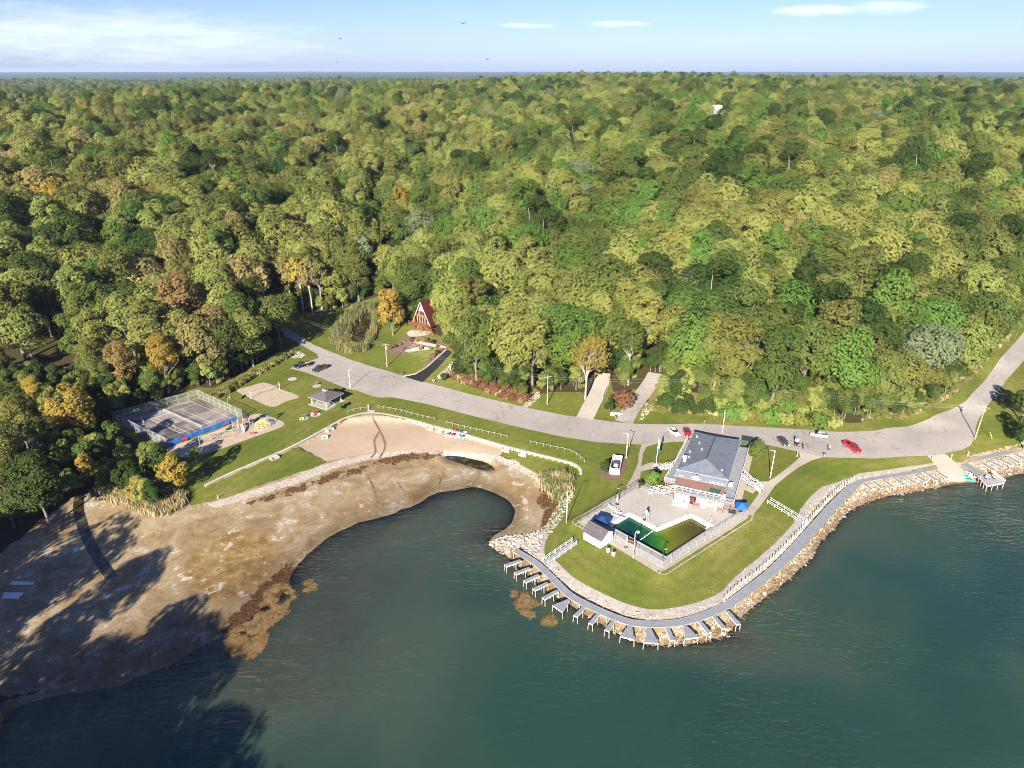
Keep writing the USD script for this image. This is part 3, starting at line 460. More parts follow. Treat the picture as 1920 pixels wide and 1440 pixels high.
def make_tree(kind, seed, R, Hh, z0, lobes, leaves, size, colour, shape='round', bark='bark', base_r=None, ntips=7):
    rng = np.random.default_rng(seed); p = kind_prim(kind); (v, f), C = crown_mesh(rng, R, z0, Hh, lobes, leaves, size, shape)
    t = MB(); sel = rng.choice(len(C) - 1, min(ntips, len(C) - 1), replace=False); limbs(t, rng, base_r or .022 * Hh * .6 + .1, z0 * .95 + .15 * (Hh - z0), [C[i] for i in sel])
    t.build('trunk', LOOK[bark], p, True); c = MB(); c.add(v, f); c.build('crown', LOOK['leaves_' + colour], p); return p
def make_bare(kind, seed, Hh, R, bark='dead_wood', levels=3, leafc=None):
    rng = np.random.default_rng(seed); p = kind_prim(kind); t = MB(); tipsv = []
    def grow(a, d, L, r, lev):
        b = a + d * L; m = (a + b) / 2 + rng.normal(0, .06 * L, 3); t.tube([a, m, b], [r, r * .8, r * .55], 5 if lev > 1 else 3, False)
        if lev == 0: tipsv.append(b); return
        for k in range(rng.integers(3, 5)):
            nd_ = d + rng.normal(0, .48, 3) * [1, 1, .6] + [0, 0, .12]; nd_ /= np.linalg.norm(nd_); grow(a + d * L * rng.uniform(.55, 1.0), nd_, L * rng.uniform(.55, .8), r * .55, lev - 1)
    grow(np.array([0, 0, -.4]), np.array([.02, .02, 1.0]), Hh * .42, .014 * Hh + .05, levels)
    t.build('trunk', LOOK[bark], p, True)
    if leafc:
        tp = np.array(tipsv); k = rng.choice(len(tp), len(tp) * 9); pos = tp[k] + rng.normal(0, .8, (len(k), 3)); v, f = leaf_cards(rng, pos, rng.normal(0, 1, pos.shape), .30); c = MB(); c.add(v, f); c.build('crown', LOOK['leaves_' + leafc], p)
    return p
def make_conifer(kind, seed, R, Hh, colour, tiers=11, n=140, size=.5, z0=.05):
    rng = np.random.default_rng(seed); p = kind_prim(kind); V, F, k0 = [], [], 0
    for k in range(tiers):
        u = k / (tiers - 1); z = Hh * (z0 + (.96 - z0) * u); r = R * (1 - u) ** .85 + .15; m = max(12, int(n * (1 - u * .85)))
        br = rng.integers(7, 11); th = (rng.integers(0, br, m) + rng.normal(0, .11, m)) * 2 * PI / br + k * .7; q = rng.uniform(.12, 1, m) ** .6
        pos = np.stack([r * q * np.cos(th), r * q * np.sin(th), z - r * .22 * q + rng.normal(0, .1, m)], 1); v, f = leaf_cards(rng, pos, np.tile([0, 0, 1.3], (m, 1)), size * (.6 + .5 * (1 - u))); V.append(v); F.append(f + k0); k0 += len(v)
    t = MB(); t.tube([(0, 0, -.3), (0, 0, Hh * .9)], [.02 * Hh, .03], 6, False); t.build('trunk', LOOK['bark'], p, True); c = MB(); c.add(np.vstack(V), np.vstack(F)); c.build('crown', LOOK['leaves_' + colour], p); return p
TREES = {}
shapes = {'round': dict(R=7.4, Hh=22.5, z0=5.0, lobes=30, leaves=7200, size=.34), 'oval': dict(R=5.8, Hh=25.5, z0=4.5, lobes=30, leaves=6400, size=.33, shape='oval'), 'broad': dict(R=8.8, Hh=21, z0=7.5, lobes=40, leaves=8400, size=.35, shape='spread'), 'under': dict(R=3.6, Hh=11.5, z0=2.2, lobes=16, leaves=2600, size=.27)}
sd_ = 100
for shn, kw in shapes.items():
    for col in FOL:
        if col in ('spruce', 'russet') or (shn == 'under' and col in ('silver', 'straw')): continue
        sd_ += 1; TREES[(shn, col)] = make_tree('%s_%s_tree' % (shn, col), sd_, colour=col, bark='pale_bark' if sd_ % 5 == 0 else 'bark', **kw)
TREES[('round', 'russet')] = make_tree('round_russet_tree', 190, colour='russet', R=5.2, Hh=18, z0=6, lobes=20, leaves=3600, size=.32)
TREES[('pine', 'deep')] = make_conifer('pine_tree', 191, 4.6, 22, 'deep', 10, 150, .7, .3)
TREES[('bare', 'grey')] = make_bare('bare_tree', 192, 19, 5, 'dead_wood', 4)
TREES[('thin', 'straw')] = make_bare('thin_tree', 193, 20, 5, 'pale_bark', 4, 'straw')
rng = np.random.default_rng(7)
SOUTH = Polygon(Gs([(-300, 3000), (560, 1000), (700, 800), (1000, 818), (1117, 829), (1300, 824), (1440, 834), (1600, 857), (1790, 845), (1850, 760), (1960, 660), (2300, 640), (3000, 3000)], 3.0))
COURTSIDE = Polygon(Gs([(205, 790), (313, 842), (345, 935), (200, 915), (150, 850), (185, 800)], 3.0))
no_tree = [SOUTH, COURTSIDE, open_poly.buffer(.2), road_poly.buffer(5), LOWER.buffer(1), WATER.buffer(3), pond.buffer(4)]
NOTREE_PX = [[(238, 290), (262, 288), (290, 330), (268, 345), (250, 325)], [(1320, 214), (1375, 214), (1385, 245), (1318, 245)], [(1095, 735), (1135, 640), (1150, 640), (1135, 735)], [(1150, 740), (1205, 660), (1225, 660), (1222, 740)]]
ravine = LineString([(-62, 288), (-62, 320), (-66, 350), (-76, 385), (-86, 420)]).buffer(5)
def blocked(x, y):
    b = np.zeros(len(x), bool)
    for p in no_tree + [ravine]: b |= shapely.contains_xy(p, x, y)
    return b
def instancer(name, items, label, cat, kind='stuff'):
    """items: list of (class prim path, x, y, z, rz, scale)"""
    paths = sorted({str(i[0]) for i in items}); I = UsdGeom.PointInstancer.Define(stage, '/World/' + numbered('/World', name)); rel = I.CreatePrototypesRel()
    for q in paths:
        pr = stage.DefinePrim(I.GetPath().AppendChild(q.rsplit('/', 1)[1]), 'Xform'); pr.GetReferences().AddInternalReference(q); rel.AddTarget(pr.GetPath())
    ix = {q: k for k, q in enumerate(paths)}
    I.CreateProtoIndicesAttr(Vt.IntArray([ix[str(i[0])] for i in items])); I.CreatePositionsAttr(Vt.Vec3fArray.FromNumpy(np.array([i[1:4] for i in items], np.float32)))
    a = np.array([i[4] for i in items]); q = np.zeros((len(a), 4), np.float16); q[:, 3] = np.sin(a / 2); q[:, 0] = np.cos(a / 2)
    I.CreateOrientationsAttr(Vt.QuathArray([Gf.Quath(float(w), 0, 0, float(z)) for w, z in zip(q[:, 0], q[:, 3])]))
    s = np.array([np.broadcast_to(i[5], 3) for i in items], np.float32); I.CreateScalesAttr(Vt.Vec3fArray.FromNumpy(s)); tag(I, label, cat, kind=kind); return I
# ------------------------------------------------------------------ materials for built things
for nm, c1, c2, sc_, ro in (('white_paint', (0.56, 0.552, 0.536), (0.64, 0.632, 0.616), 1.2, .6), ('roof_grey', (0.0892, 0.106, 0.132), (0.119, 0.136, 0.162), .8, .55), ('deck_grey', (0.169, 0.18, 0.198), (0.223, 0.234, 0.252), 1.5, .7), ('wall_blue', (0.216, 0.248, 0.288), (0.266, 0.295, 0.331), 1.0, .7),
        ('brown_shingle', (.135, .075, .060), (.195, .115, .092), 2.5, .85), ('brick_red', (.22, .085, .055), (.32, .14, .09), 4.0, .85), ('stained_wood', (0.27, 0.0938, 0.0413), (0.375, 0.15, 0.0675), 2.0, .7), ('dark_metal', (.02, .02, .022), (.04, .04, .042), 3.0, .5), ('galvanised', (0.255, 0.262, 0.262), (0.345, 0.352, 0.352), 3.0, .45),
        ('timber', (0.259, 0.23, 0.194), (0.36, 0.324, 0.274), 2.0, .8), ('grey_timber', (0.225, 0.225, 0.225), (0.315, 0.315, 0.315), 2.0, .8), ('blue_cloth', (.008, .085, .33), (.015, .12, .42), 1.5, .6), ('navy_cloth', (.008, .028, .10), (.012, .045, .16), 1.5, .6), ('red_paint', (.42, .012, .016), (.52, .02, .022), 1.0, .35), ('dark_shingle', (.060, .052, .058), (.105, .092, .096), 2.0, .85),
        ('dumpster_green', (.018, .062, .045), (.035, .09, .065), 2.0, .5), ('mulch', (.085, .050, .040), (.17, .105, .085), 3.0, .95), ('block_wall', (0.264, 0.234, 0.198), (0.37, 0.337, 0.29), 1.8, .9), ('cap_stone', (0.343, 0.317, 0.277), (0.422, 0.396, 0.356), 1.2, .85), ('maroon_roof', (.060, .012, .016), (.085, .020, .024), 1.2, .5), ('cabin_wood', (.15, .06, .025), (.24, .105, .048), 2.0, .75),
        ('glass_dark', (.015, .02, .025), (.03, .035, .04), .8, .12), ('pale_stone', (0.282, 0.256, 0.23), (0.41, 0.384, 0.358), 1.0, .9), ('tan_stone', (.235, .195, .140), (.350, .300, .230), 1.0, .9), ('brown_stone', (0.104, 0.068, 0.04), (0.216, 0.152, 0.092), 1.0, .9), ('pink_stone', (0.212, 0.189, 0.177), (0.286, 0.263, 0.249), 1.0, .9),
        ('orange_paint', (0.48, 0.104, 0.016), (0.56, 0.144, 0.032), 1.0, .5), ('yellow_paint', (.62, .52, .12), (.72, .62, .18), 1.0, .5), ('turquoise', (.01, .42, .46), (.02, .52, .55), 1.0, .35), ('pink_paint', (.55, .16, .20), (.65, .24, .28), 1.0, .5), ('rubber', (.012, .012, .012), (.025, .025, .025), 2.0, .8), ('grey_plastic', (.20, .21, .21), (.30, .31, .31), 1.0, .5), ('skin', (.42, .26, .18), (.50, .32, .24), 2.0, .6), ('dark_cloth', (.02, .022, .03), (.05, .05, .06), 3.0, .9), ('white_cloth', (.62, .62, .62), (.72, .72, .72), 3.0, .9), ('volley_sand', (0.299, 0.238, 0.173), (0.36, 0.296, 0.224), .9, .95), ('cattail', (.13, .12, .045), (.24, .20, .09), .6, .9), ('dry_reed', (.30, .23, .12), (.44, .36, .21), .6, .9), ('green_reed', (.075, .10, .03), (.14, .15, .05), .6, .9), ('rust_weed', (.10, .035, .02), (.22, .10, .05), .6, .9), ('algae_mat', (.10, .062, .024), (.22, .145, .058), .8, .95)):
    pm(nm, c1, c2, sc_, ro)
lk('chain_link', {'g': ('geometry', {}), 's': ('separate_xyz', {}), 'a': ('math', {'math_type': 'multiply_add', 'value2': .3}), 'c': ('combine_xyz', {}), 'b': ('brick_texture', {'scale': 7.0, 'mortar_size': .022, 'brick_width': .5, 'row_height': .5, 'offset': 0.0}), 'd': ('principled_bsdf', {'base_color': (.42, .44, .44), 'roughness': .5}), 't': ('transparent_bsdf', {}), 'm': ('mix_closure', {})},
   [('g.position', 's.vector'), ('s.y', 'a.value1'), ('s.x', 'a.value3'), ('a.value', 'c.x'), ('s.z', 'c.y'), ('c.vector', 'b.vector'), ('b.fac', 'm.fac'), ('t.BSDF', 'm.closure1'), ('d.BSDF', 'm.closure2')], 'm.closure')
nd_ = {'g': ('geometry', {}), 'mp': ('mapping', {'rotation': (0, 0, .40)}), 'v': ('brick_texture', {'scale': 1.0, 'color1': (.30, .315, .34), 'color2': (.20, .215, .235), 'mortar': (.10, .105, .11), 'mortar_size': .03, 'brick_width': .9, 'row_height': .3}), 'p': ('principled_bsdf', {'roughness': .8})}
lk('worn_decking', nd_, [('g.position', 'mp.vector'), ('mp.vector', 'v.vector'), ('v.color', 'p.base_color')])
L = LOOK
# ------------------------------------------------------------------ clubhouse
CB = G(1269, 880, 8.6); CROT = math.radians(-23.06); CO = (CB[0], CB[1], DECKZ)
def cw(x, y, z=0.0):
    c, s = math.cos(CROT), math.sin(CROT); return np.array([CO[0] + x * c - y * s, CO[1] + x * s + y * c, DECKZ + z])
T = thing('clubhouse', 'two-storey white clubhouse with grey hip roof and wraparound deck', 'clubhouse', CO, CROT)
EX, EY, EZ, RZ = 12.4, 21.4, 5.1, 7.2; RX, RY0, RY1 = 6.3, 4.3, 16.6
mb = MB(); mb.box((6.6, 7.3, 1.3), (11.4, 26.4, 2.6)); mb.build('lower_wall', L['white_paint'], T)
MB().box((6.3, 9.2, 3.9), (10.6, 22.6, 2.3)).build('upper_wall', L['wall_blue'], T)
dk = [(-2.4, -2.6), (.8, -2.6), (.8, -6.2), (14.6, -6.2), (15.3, 22.3), (-.8, 20.6)]
MB().prism(dk, 2.62, 2.80).build('deck', L['deck_grey'], T)
MB().prism([(12.3, -2.0), (14.3, -2.0), (14.9, 21.8), (12.6, 21.8)], 2.804, 2.83).build('east_decking', L['worn_decking'], T, label='weathered patchy deck boards on the east side')
mb = MB()
for a, b in ((0, 1), (2, 3), (3, 4), (5, 0)): mb.bar((*dk[a], 2.5), (*dk[b], 2.5), .12, .26)
mb.build('deck_fascia', L['brown_shingle'], T)
mb = MB()
for x, y in ((14.2, -5.9), (14.3, -1), (14.5, 4.5), (14.7, 10), (14.9, 15.5), (15, 21.5), (-2, -2.2), (-1.6, 3), (-1.2, 9), (-.9, 15), (-.6, 20)): mb.box((x, y, 1.2), (.25, .25, 2.5))
mb.build('deck_pier', L['brick_red'], T)
def plane(name, pts, m, th=.16, parent=T): MB().slab(pts, th).build(name, L[m], parent)
e = [(0, 0, EZ), (EX, 0, EZ), (EX + .6, EY, EZ), (.6, EY, EZ)]; r0, r1 = (RX, RY0, RZ), (RX + .4, RY1, RZ)
plane('roof_plane', [e[0], e[1], r0], 'roof_grey'); plane('roof_plane', [e[1], e[2], r1, r0], 'roof_grey'); plane('roof_plane', [e[2], e[3], r1], 'roof_grey'); plane('roof_plane', [e[3], e[0], r0, r1], 'roof_grey')
for a, b in ((e[0], r0), (e[1], r0), (r0, r1), (e[2], r1), (e[3], r1)): MB().bar(np.add(a, (0, 0, .03)), np.add(b, (0, 0, .03)), .22, .06).build('ridge_cap', L['dark_metal'] if a is r0 else L['roof_grey'], T)
for k in range(1, 22):                                  # standing ribs on the two long roof planes
    y = EY * k / 22
    for sx, x0, x1 in ((1, RX, EX), (-1, RX, 0)):
        t_ = min(1, y / RY0) if y < RY0 else min(1, (EY - y) / (EY - RY1)); sh = .6 * y / EY
        p0 = np.array([x1 + sh, y, EZ + .02]); p1 = np.array([x1 + sh + (x0 + .2 - x1 - sh) * t_, y, EZ + (RZ - EZ) * t_ + .02]); MB().bar(p0, p1, .04, .025).build('roof_rib', L['roof_grey'], T)
mb = MB()
for i in range(4): mb.bar(np.add(e[i], (0, 0, -.12)), np.add(e[(i + 1) % 4], (0, 0, -.12)), .10, .20)
mb.build('gutter', L['white_paint'], T)
plane('front_roof', [(-.1, -2.7, EZ - .25), (12.2, -2.7, EZ - .25), (12.3, .25, EZ - .06), (0, .25, EZ - .06)], 'wall_blue', .1)
plane('porch_roof', [(.6, -5.7, EZ - .95), (11.9, -5.7, EZ - .95), (12.0, -2.5, EZ - .33), (.4, -2.5, EZ - .33)], 'brown_shingle', .12)
plane('roof_mat', [(8.7, -5.5, EZ - .88), (11.2, -5.5, EZ - .88), (11.2, -4.0, EZ - .59), (8.7, -4.0, EZ - .59)], 'dumpster_green', .03)
MB().bar((.6, -5.72, EZ - 1.08), (11.9, -5.72, EZ - 1.08), .1, .22).build('porch_beam', L['white_paint'], T)
for k in range(7): MB().box((.9 + k * 1.78, -5.65, 3.45), (.13, .13, 1.3)).build('porch_post', L['white_paint'], T)
mb = MB(); mb.bar((1.2, -6.12, 3.75), (14.5, -6.12, 3.75), .09, .09); mb.bar((1.2, -6.12, 3.0), (14.5, -6.12, 3.0), .06, .06)
for k in range(54): mb.box((1.3 + k * .25, -6.12, 3.37), (.028, .028, .75))
mb.build('porch_railing', L['wall_blue'], T)
for (ax, ay), (bx, by) in (((14.55, -6.12), (14.9, 6.6)), ((15.0, 9.2), (15.25, 22.2)), ((-2.35, -2.5), (-1.75, 4.6)), ((-1.5, 7.2), (-.8, 20.5)), ((-2.3, -2.55), (1.1, -2.55))):
    mb = MB(); mb.bar((ax, ay, 3.75), (bx, by, 3.75), .06, .06); n_ = max(2, int(math.hypot(bx - ax, by - ay) / 1.5))
    for q in np.linspace(0, 1, n_ + 1): mb.box((ax + (bx - ax) * q, ay + (by - ay) * q, 3.27), (.07, .07, .95))
    for h_ in (3.05, 3.3, 3.52): mb.bar((ax, ay, h_), (bx, by, h_), .03, .03)
    mb.build('deck_railing', L['white_paint'], T)
for x, y in ((3.2, 13.6), (4.4, 9.6), (2.0, 17.6), (10.4, 2.6), (1.6, 9.0), (1.9, 6.0)):
    t_ = (x / RX if x < RX else (EX - x) / (EX - RX)); MB().cyl((x, y, EZ + (RZ - EZ) * t_ - .2), .16, .5, 8).build('roof_vent', L['white_paint'], T)
mb = MB(); mb.box((1.1, 4.2, EZ + .9), (.75, .75, 1.3), bev=.06); mb.box((1.1, 4.2, EZ + 1.65), (1.0, 1.0, .16)); mb.build('chimney', L['white_paint'], T)
mb = MB(); mb.box((4.9, -2.1, EZ + .2), (1.5, 1.0, .85), bev=.05); mb.cyl((5.2, -2.1, EZ + .62), .35, .1, 12); mb.build('rooftop_cooler', L['galvanised'], T)
for x in (3.1, 7.3): MB().box((x, -2.6, EZ - .1), (1.7, .8, .14)).build('roof_panel', L['grey_plastic'], T)
mb = MB(); mb.box((13.0, 1.2, 3.3), (1.0, .7, 1.0), bev=.08); mb.build('deck_cooler', L['white_paint'], T); MB().box((12.2, -5.0, 3.4), (.8, .8, 1.2), bev=.08).build('deck_cooler', L['white_paint'], T)
for x, w in ((5.3, 1.5),):
    MB().box((x, -5.93, 1.1), (w, .06, 2.2)).build('door', L['glass_dark'], T); MB().box((x - .1, -5.99, 1.2), (.7, .1, .9)).build('door_sign', L['red_paint'], T)
for x in (1.9, 3.4, 7.6, 9.4, 11.2): MB().box((x, -5.93, 1.6), (1.1, .06, .8)).build('window', L['white_paint'], T)
for x in (2.2, 4.2, 6.2, 8.2, 10.2): MB().box((x, -2.13, 3.9), (1.2, .05, 1.3)).build('porch_window', L['glass_dark'], T)
for y in (2.5, 6, 9.5, 13, 16.5): MB().box((11.63, y, 4.0), (.05, 1.5, 1.1)).build('side_window', L['glass_dark'], T)
for y in (4, 8, 12, 16): MB().box((.97, y, 4.0), (.05, 1.4, 1.1)).build('side_window', L['glass_dark'], T)
def stairs(name, top, bot, width, label, m='deck_grey', rail='white_paint', steps=12, landing=.45, parent=None):
    """straight flight with a landing, stringers, treads and two hand rails; world points"""
    top, bot = np.array(top, float), np.array(bot, float); S = thing(name, label, 'stairs', bot) if parent is None else parent; o = bot
    d = (bot - top)[:2]; Ld = np.linalg.norm(d); d /= Ld; nrm = np.array([-d[1], d[0]]); P = lambda q: np.array([*(top[:2] + d * Ld * q), 0]) - [o[0], o[1], 0]
    def zq(q):
        f = 1 - .18; h = top[2] - bot[2]
        return (h * (1 - min(q, landing) / f) if q < landing else h * (1 - landing / f) if q < landing + .18 else h * (1 - (q - .18) / f))
    mb = MB(); a_ = math.atan2(d[1], d[0])
    for k in range(steps):
        q = (k + .5) / steps; mb.box(P(q) + [0, 0, max(.03, zq(q) - .05)], (Ld / steps * 1.02, width, .06), a_)
    mb.build('tread', L[m], S)
    for sgn in (-1, 1):
        off = np.array([*(nrm * sgn * width / 2), 0]); st, ra = MB(), MB(); qs = [0, landing, landing + .18, 1]
        for q0, q1 in zip(qs[:-1], qs[1:]):
            st.bar(P(q0) + off + [0, 0, zq(q0) - .1], P(q1) + off + [0, 0, zq(q1) - .1], .06, .2); ra.bar(P(q0) + off + [0, 0, zq(q0) + .95], P(q1) + off + [0, 0, zq(q1) + .95], .06, .06); ra.bar(P(q0) + off + [0, 0, zq(q0) + .5], P(q1) + off + [0, 0, zq(q1) + .5], .04, .10)
        for q in np.linspace(0, 1, 7): ra.box(P(q) + off + [0, 0, zq(q) + .45], (.06, .06, 1.0), a_)
        st.build('stringer', L[rail], S); ra.build('handrail', L[rail], S)
stairs('deck_stairs', cw(15.1, 7.9, 2.78), cw(20.2, 6.4, .06), 1.9, 'white-railed stairs down from the clubhouse deck to the concrete path')
stairs('deck_stairs', cw(-1.7, 5.9, 2.78), cw(-5.2, 6.6, .06), 1.5, 'short white stairs from the clubhouse deck to the flagpole plaza', steps=9)
stairs('deck_stairs', cw(.9, -5.4, 2.78), cw(-5.4, -4.7, .06), 1.5, 'orange-brown timber stairs with white rail down to the pool', 'stained_wood', steps=11)
# ------------------------------------------------------------------ pool deck, pool and what stands round it
drape('pool_deck', Polygon(pooldeck.exterior.coords).difference(pool.buffer(.02, join_style=2)), L['deck_concrete'], .05, 'pale concrete deck round the pool', 'pool deck', step=1.5)
drape('path', pooldeck.union(club_foot).buffer(1.5).difference(pooldeck.buffer(.05)), L['concrete'], .03, 'worn concrete apron outside the pool fence', 'path')
pc = np.array(pool.exterior.coords)[:-1]; PCEN = np.array([*pool.centroid.coords[0], DECKZ])
T = thing('swimming_pool', 'L-shaped swimming pool with white walls and green algae water', 'pool', PCEN)
WLEV = DECKZ - .95
def local(v): return np.asarray(v) - PCEN
iv = np.array(pool.buffer(-.28, join_style=2).exterior.coords)[:-1]
for k in range(len(pc)):
    a, b = pc[k], pc[(k + 1) % len(pc)]; d = (b - a) / np.linalg.norm(b - a); n_ = np.array([-d[1], d[0]]) * (1 if pool.contains(Point((a + b) / 2 + .2 * np.array([-d[1], d[0]]))) else -1)
    MB().bar(local([*(a + n_ * .14), DECKZ - 1.5]), local([*(b + n_ * .14), DECKZ - 1.5]), .26, 3.0).build('pool_wall', L['white_paint'], T)
    MB().bar(local([*(a - n_ * .12), DECKZ + .06]), local([*(b - n_ * .12), DECKZ + .06]), .45, .10).build('coping', L['cap_stone'], T)
east = np.array(Gs([(1330, 985)], DECKZ)[0]); west = np.array(Gs([(1170, 985)], DECKZ)[0]); ax_ = (east - west) / np.linalg.norm(east - west); span = np.linalg.norm(east - west)
def pool_floor(x, y):
    u = ((x - west[0]) * ax_[0] + (y - west[1]) * ax_[1]) / span; return DECKZ - np.interp(u, [-.2, .12, .38, .55, .8, 1.1], [4.4, 4.2, 2.9, 2.0, 1.3, 1.05])
nd_ = {'g': ('geometry', {}), 'mp': ('mapping', {'rotation': (0, 0, -.5), 'scale': (1.0, .35, 1)}), 'n': ('noise_texture', {'scale': .55, 'detail': 6.0, 'distortion': 1.4}), 'r': ('rgb_ramp', {'ramp': [(.36, (.16, .15, .015)), (.50, (.28, .27, .06)), (.58, (.50, .50, .26)), (.66, (.66, .66, .46))]}), 'p': ('principled_bsdf', {'roughness': .9})}
lk('pool_floor', nd_, [('g.position', 'mp.vector'), ('mp.vector', 'n.vector'), ('n.fac', 'r.fac'), ('r.color', 'p.base_color')])
v, f = sheet(pool.buffer(-.2, join_style=2), 0, .8, zf=pool_floor); MB().add(local(v), f).build('pool_floor', L['pool_floor'], T, True)
v, f = sheet(pool.buffer(-.25, join_style=2), 0, .8, zf=lambda x, y: x * 0 + WLEV); g_ = MB().add(local(v), f).build('pool_water', None, T)
UsdGeom.PrimvarsAPI(UsdGeom.Mesh(g_)).CreatePrimvar('depth', Sdf.ValueTypeNames.FloatArray, 'vertex').Set(Vt.FloatArray.FromNumpy(np.maximum(0, WLEV - pool_floor(v[:, 0], v[:, 1])).astype(np.float32)))
nd_ = {'g': ('geometry', {}), 'a': ('attribute', {'attribute': 'depth'}), 'r': ('rgb_ramp', {'ramp': [(0, (.18, .17, .02)), (.34, (.140, .145, .006)), (.55, (.035, .120, .008)), (.80, (.005, .062, .020)), (1, (.004, .034, .030))]}), 'dv': ('math', {'math_type': 'divide', 'value2': 3.4}), 'op': ('map_range', {'from_min': .05, 'from_max': 1.7, 'to_min': .10, 'to_max': .97, 'clamp': True}),
       'n': ('noise_texture', {'scale': .35, 'detail': 4.0, 'distortion': 1.0}), 'nm': ('math', {'math_type': 'multiply_add', 'value2': .5, 'value3': -.25}), 'ad': ('math', {'math_type': 'add'}), 'd': ('diffuse_bsdf', {}), 't': ('transparent_bsdf', {'color': (.86, .90, .62)}), 'm': ('mix_closure', {}), 'gl': ('glossy_bsdf', {'roughness': .03}), 'fr': ('fresnel', {'IOR': 1.33}), 'm2': ('mix_closure', {})}
lk('pool_water', nd_, [('a.fac', 'dv.value1'), ('g.position', 'n.vector'), ('n.fac', 'nm.value1'), ('dv.value', 'ad.value1'), ('nm.value', 'ad.value2'), ('ad.value', 'r.fac'), ('r.color', 'd.color'), ('a.fac', 'op.value'), ('op.result', 'm.fac'), ('t.BSDF', 'm.closure1'), ('d.BSDF', 'm.closure2'), ('fr.fac', 'm2.fac'), ('m.closure', 'm2.closure1'), ('gl.BSDF', 'm2.closure2')], 'm2.closure')
UsdShade.MaterialBindingAPI.Apply(g_).Bind(L['pool_water'])
a, b = local(G(1152, 1012, WLEV) + [.0, 0, 0]), local(G(1226, 992, WLEV)); MB().tube([local(G(1197, 1015, WLEV + .04)), local(G(1226, 994, WLEV + .04))], .09, 6).build('lane_rope', L['white_paint'], T)
for q in ((1206, 974), (1142, 975)):
    p = local(G(*q, DECKZ)); mb = MB()
    for s_ in (-.25, .25): mb.tube([p + [s_, .5, 0], p + [s_, .45, .8], p + [s_, 0, .95], p + [s_, -.25, .3], p + [s_, -.3, -1.2]], .035, 6)
    for h_ in (-.3, -.7): mb.bar(p + [-.25, -.28, h_], p + [.25, -.28, h_], .1, .04)
    mb.build('ladder', L['galvanised'], T)
mb = MB(); p = local(G(1338, 978, DECKZ))
for k in range(4): mb.box(p + np.array([-.35, -.30, 0]) * (k + .5) * 1.0 + [0, 0, -.25 - .22 * k], (2.2, .5, .2), math.atan2(*(pc[4] - pc[3])[::-1]))
mb.tube([p + [-.4, .6, 0], p + [-.4, .5, .9], p + [-.9, -.5, .6], p + [-.9, -.6, -.8]], .04, 6); mb.build('pool_steps', L['white_paint'], T)
def fence(name, pts, h, label, cat='fence', sp=2.6, post='galvanised', panel='chain_link', r=.045, zoff=0.0, closed=False, rails=(1.0,), gap=None, group=None):
    """posts, mesh panels and rails, each a part; pts are ground points"""
    P = [np.array([p[0], p[1], (p[2] if len(p) > 2 else float(H(p[0], p[1]))) + zoff]) for p in pts]; o = P[0]; S = thing(name, label, cat, o, 0, group); posts = []
    for a, b in zip(P[:-1], P[1:]):
        k = max(1, round(np.linalg.norm(b - a) / sp)); posts += [a + (b - a) * i / k for i in range(k)]
    posts.append(P[-1])
    for i, p in enumerate(posts):
        MB().cyl(p - o - [0, 0, .1], r, h + .15, 6).build('post', L[post], S)
        if i + 1 < len(posts) and not (gap and i in gap):
            a, b = p - o, posts[i + 1] - o
            if panel: MB().quad(a + [0, 0, .05], b + [0, 0, .05], b + [0, 0, h], a + [0, 0, h]).build('mesh_panel', L[panel], S)
            for q in rails: MB().tube([a + [0, 0, h * q], b + [0, 0, h * q]], r * .75, 5, False).build('rail', L[post], S)
    return S
D = lambda x, y: G(x, y, DECKZ)
fence('pool_fence', [D(1398, 966), D(1320, 1017), D(1242, 1066), D(1195, 1040), D(1152, 1014)], 1.75, 'pale chain-link fence along the lawn sides of the pool deck', post='galvanised', rails=(1.0, .04))
fence('pool_fence', [D(1088, 978), D(1128, 953), D(1160, 935), D(1192, 913), D(1198, 916)], 1.75, 'dark chain-link fence on the left side of the pool deck', post='dark_metal', rails=(1.0, .5, .04))
fence('pool_fence', [D(1200, 917), D(1240, 929), D(1262, 935)], 1.2, 'low dark fence between the pool deck and the clubhouse garden', post='dark_metal', rails=(1.0, .5))
fence('pool_fence', [D(1300, 946), D(1330, 953), D(1372, 962), D(1398, 964)], 1.2, 'low dark fence in front of the clubhouse lower wall', post='dark_metal', rails=(1.0, .5), panel=None)
# pump shed
sA, sB, sC = D(1094, 1010), D(1126, 1028), D(1151, 1013); ang = math.atan2(sB[1] - sA[1], sB[0] - sA[0]); w_, d_ = np.linalg.norm((sB - sA)[:2]), np.linalg.norm((sC - sB)[:2])
flat_z = DECKZ - .15; T = thing('pump_shed', 'small white shed with brown gable roof at the pool corner', 'shed', (sA[0], sA[1], flat_z), ang)
prof = Polygon([(0, 0), (d_, 0), (d_, 2.5), (d_ / 2, 3.7), (0, 2.5)]); m_ = trimesh.creation.extrude_polygon(prof, w_, engine='earcut'); v = np.array(m_.vertices); MB().add(np.stack([v[:, 2], v[:, 0], v[:, 1]], -1), m_.faces).build('wall', L['white_paint'], T)
for s_ in (0, 1):
    y0, y1 = (-.35, d_ / 2 + .02) if s_ == 0 else (d_ + .35, d_ / 2 - .02); z0 = 2.5 - .34 * .8
    MB().slab([(-.35, y0, z0 + .06), (w_ + .35, y0, z0 + .06), (w_ + .35, y1, 3.82), (-.35, y1, 3.82)], .10).build('roof_plane', L['dark_shingle'], T)
MB().box((w_ + .03, d_ * .42, 1.05), (.05, .9, 2.1)).build('door', L['white_paint'], T); MB().box((w_ + .03, d_ * .42 + .95, 1.05), (.05, .9, 2.1)).build('door', L['white_paint'], T)
mb = MB()
for q in (-.48, .47, 1.42): mb.box((w_ + .06, d_ * .42 + q, 1.05), (.04, .06, 2.15))
mb.build('door_trim', L['grey_plastic'], T)
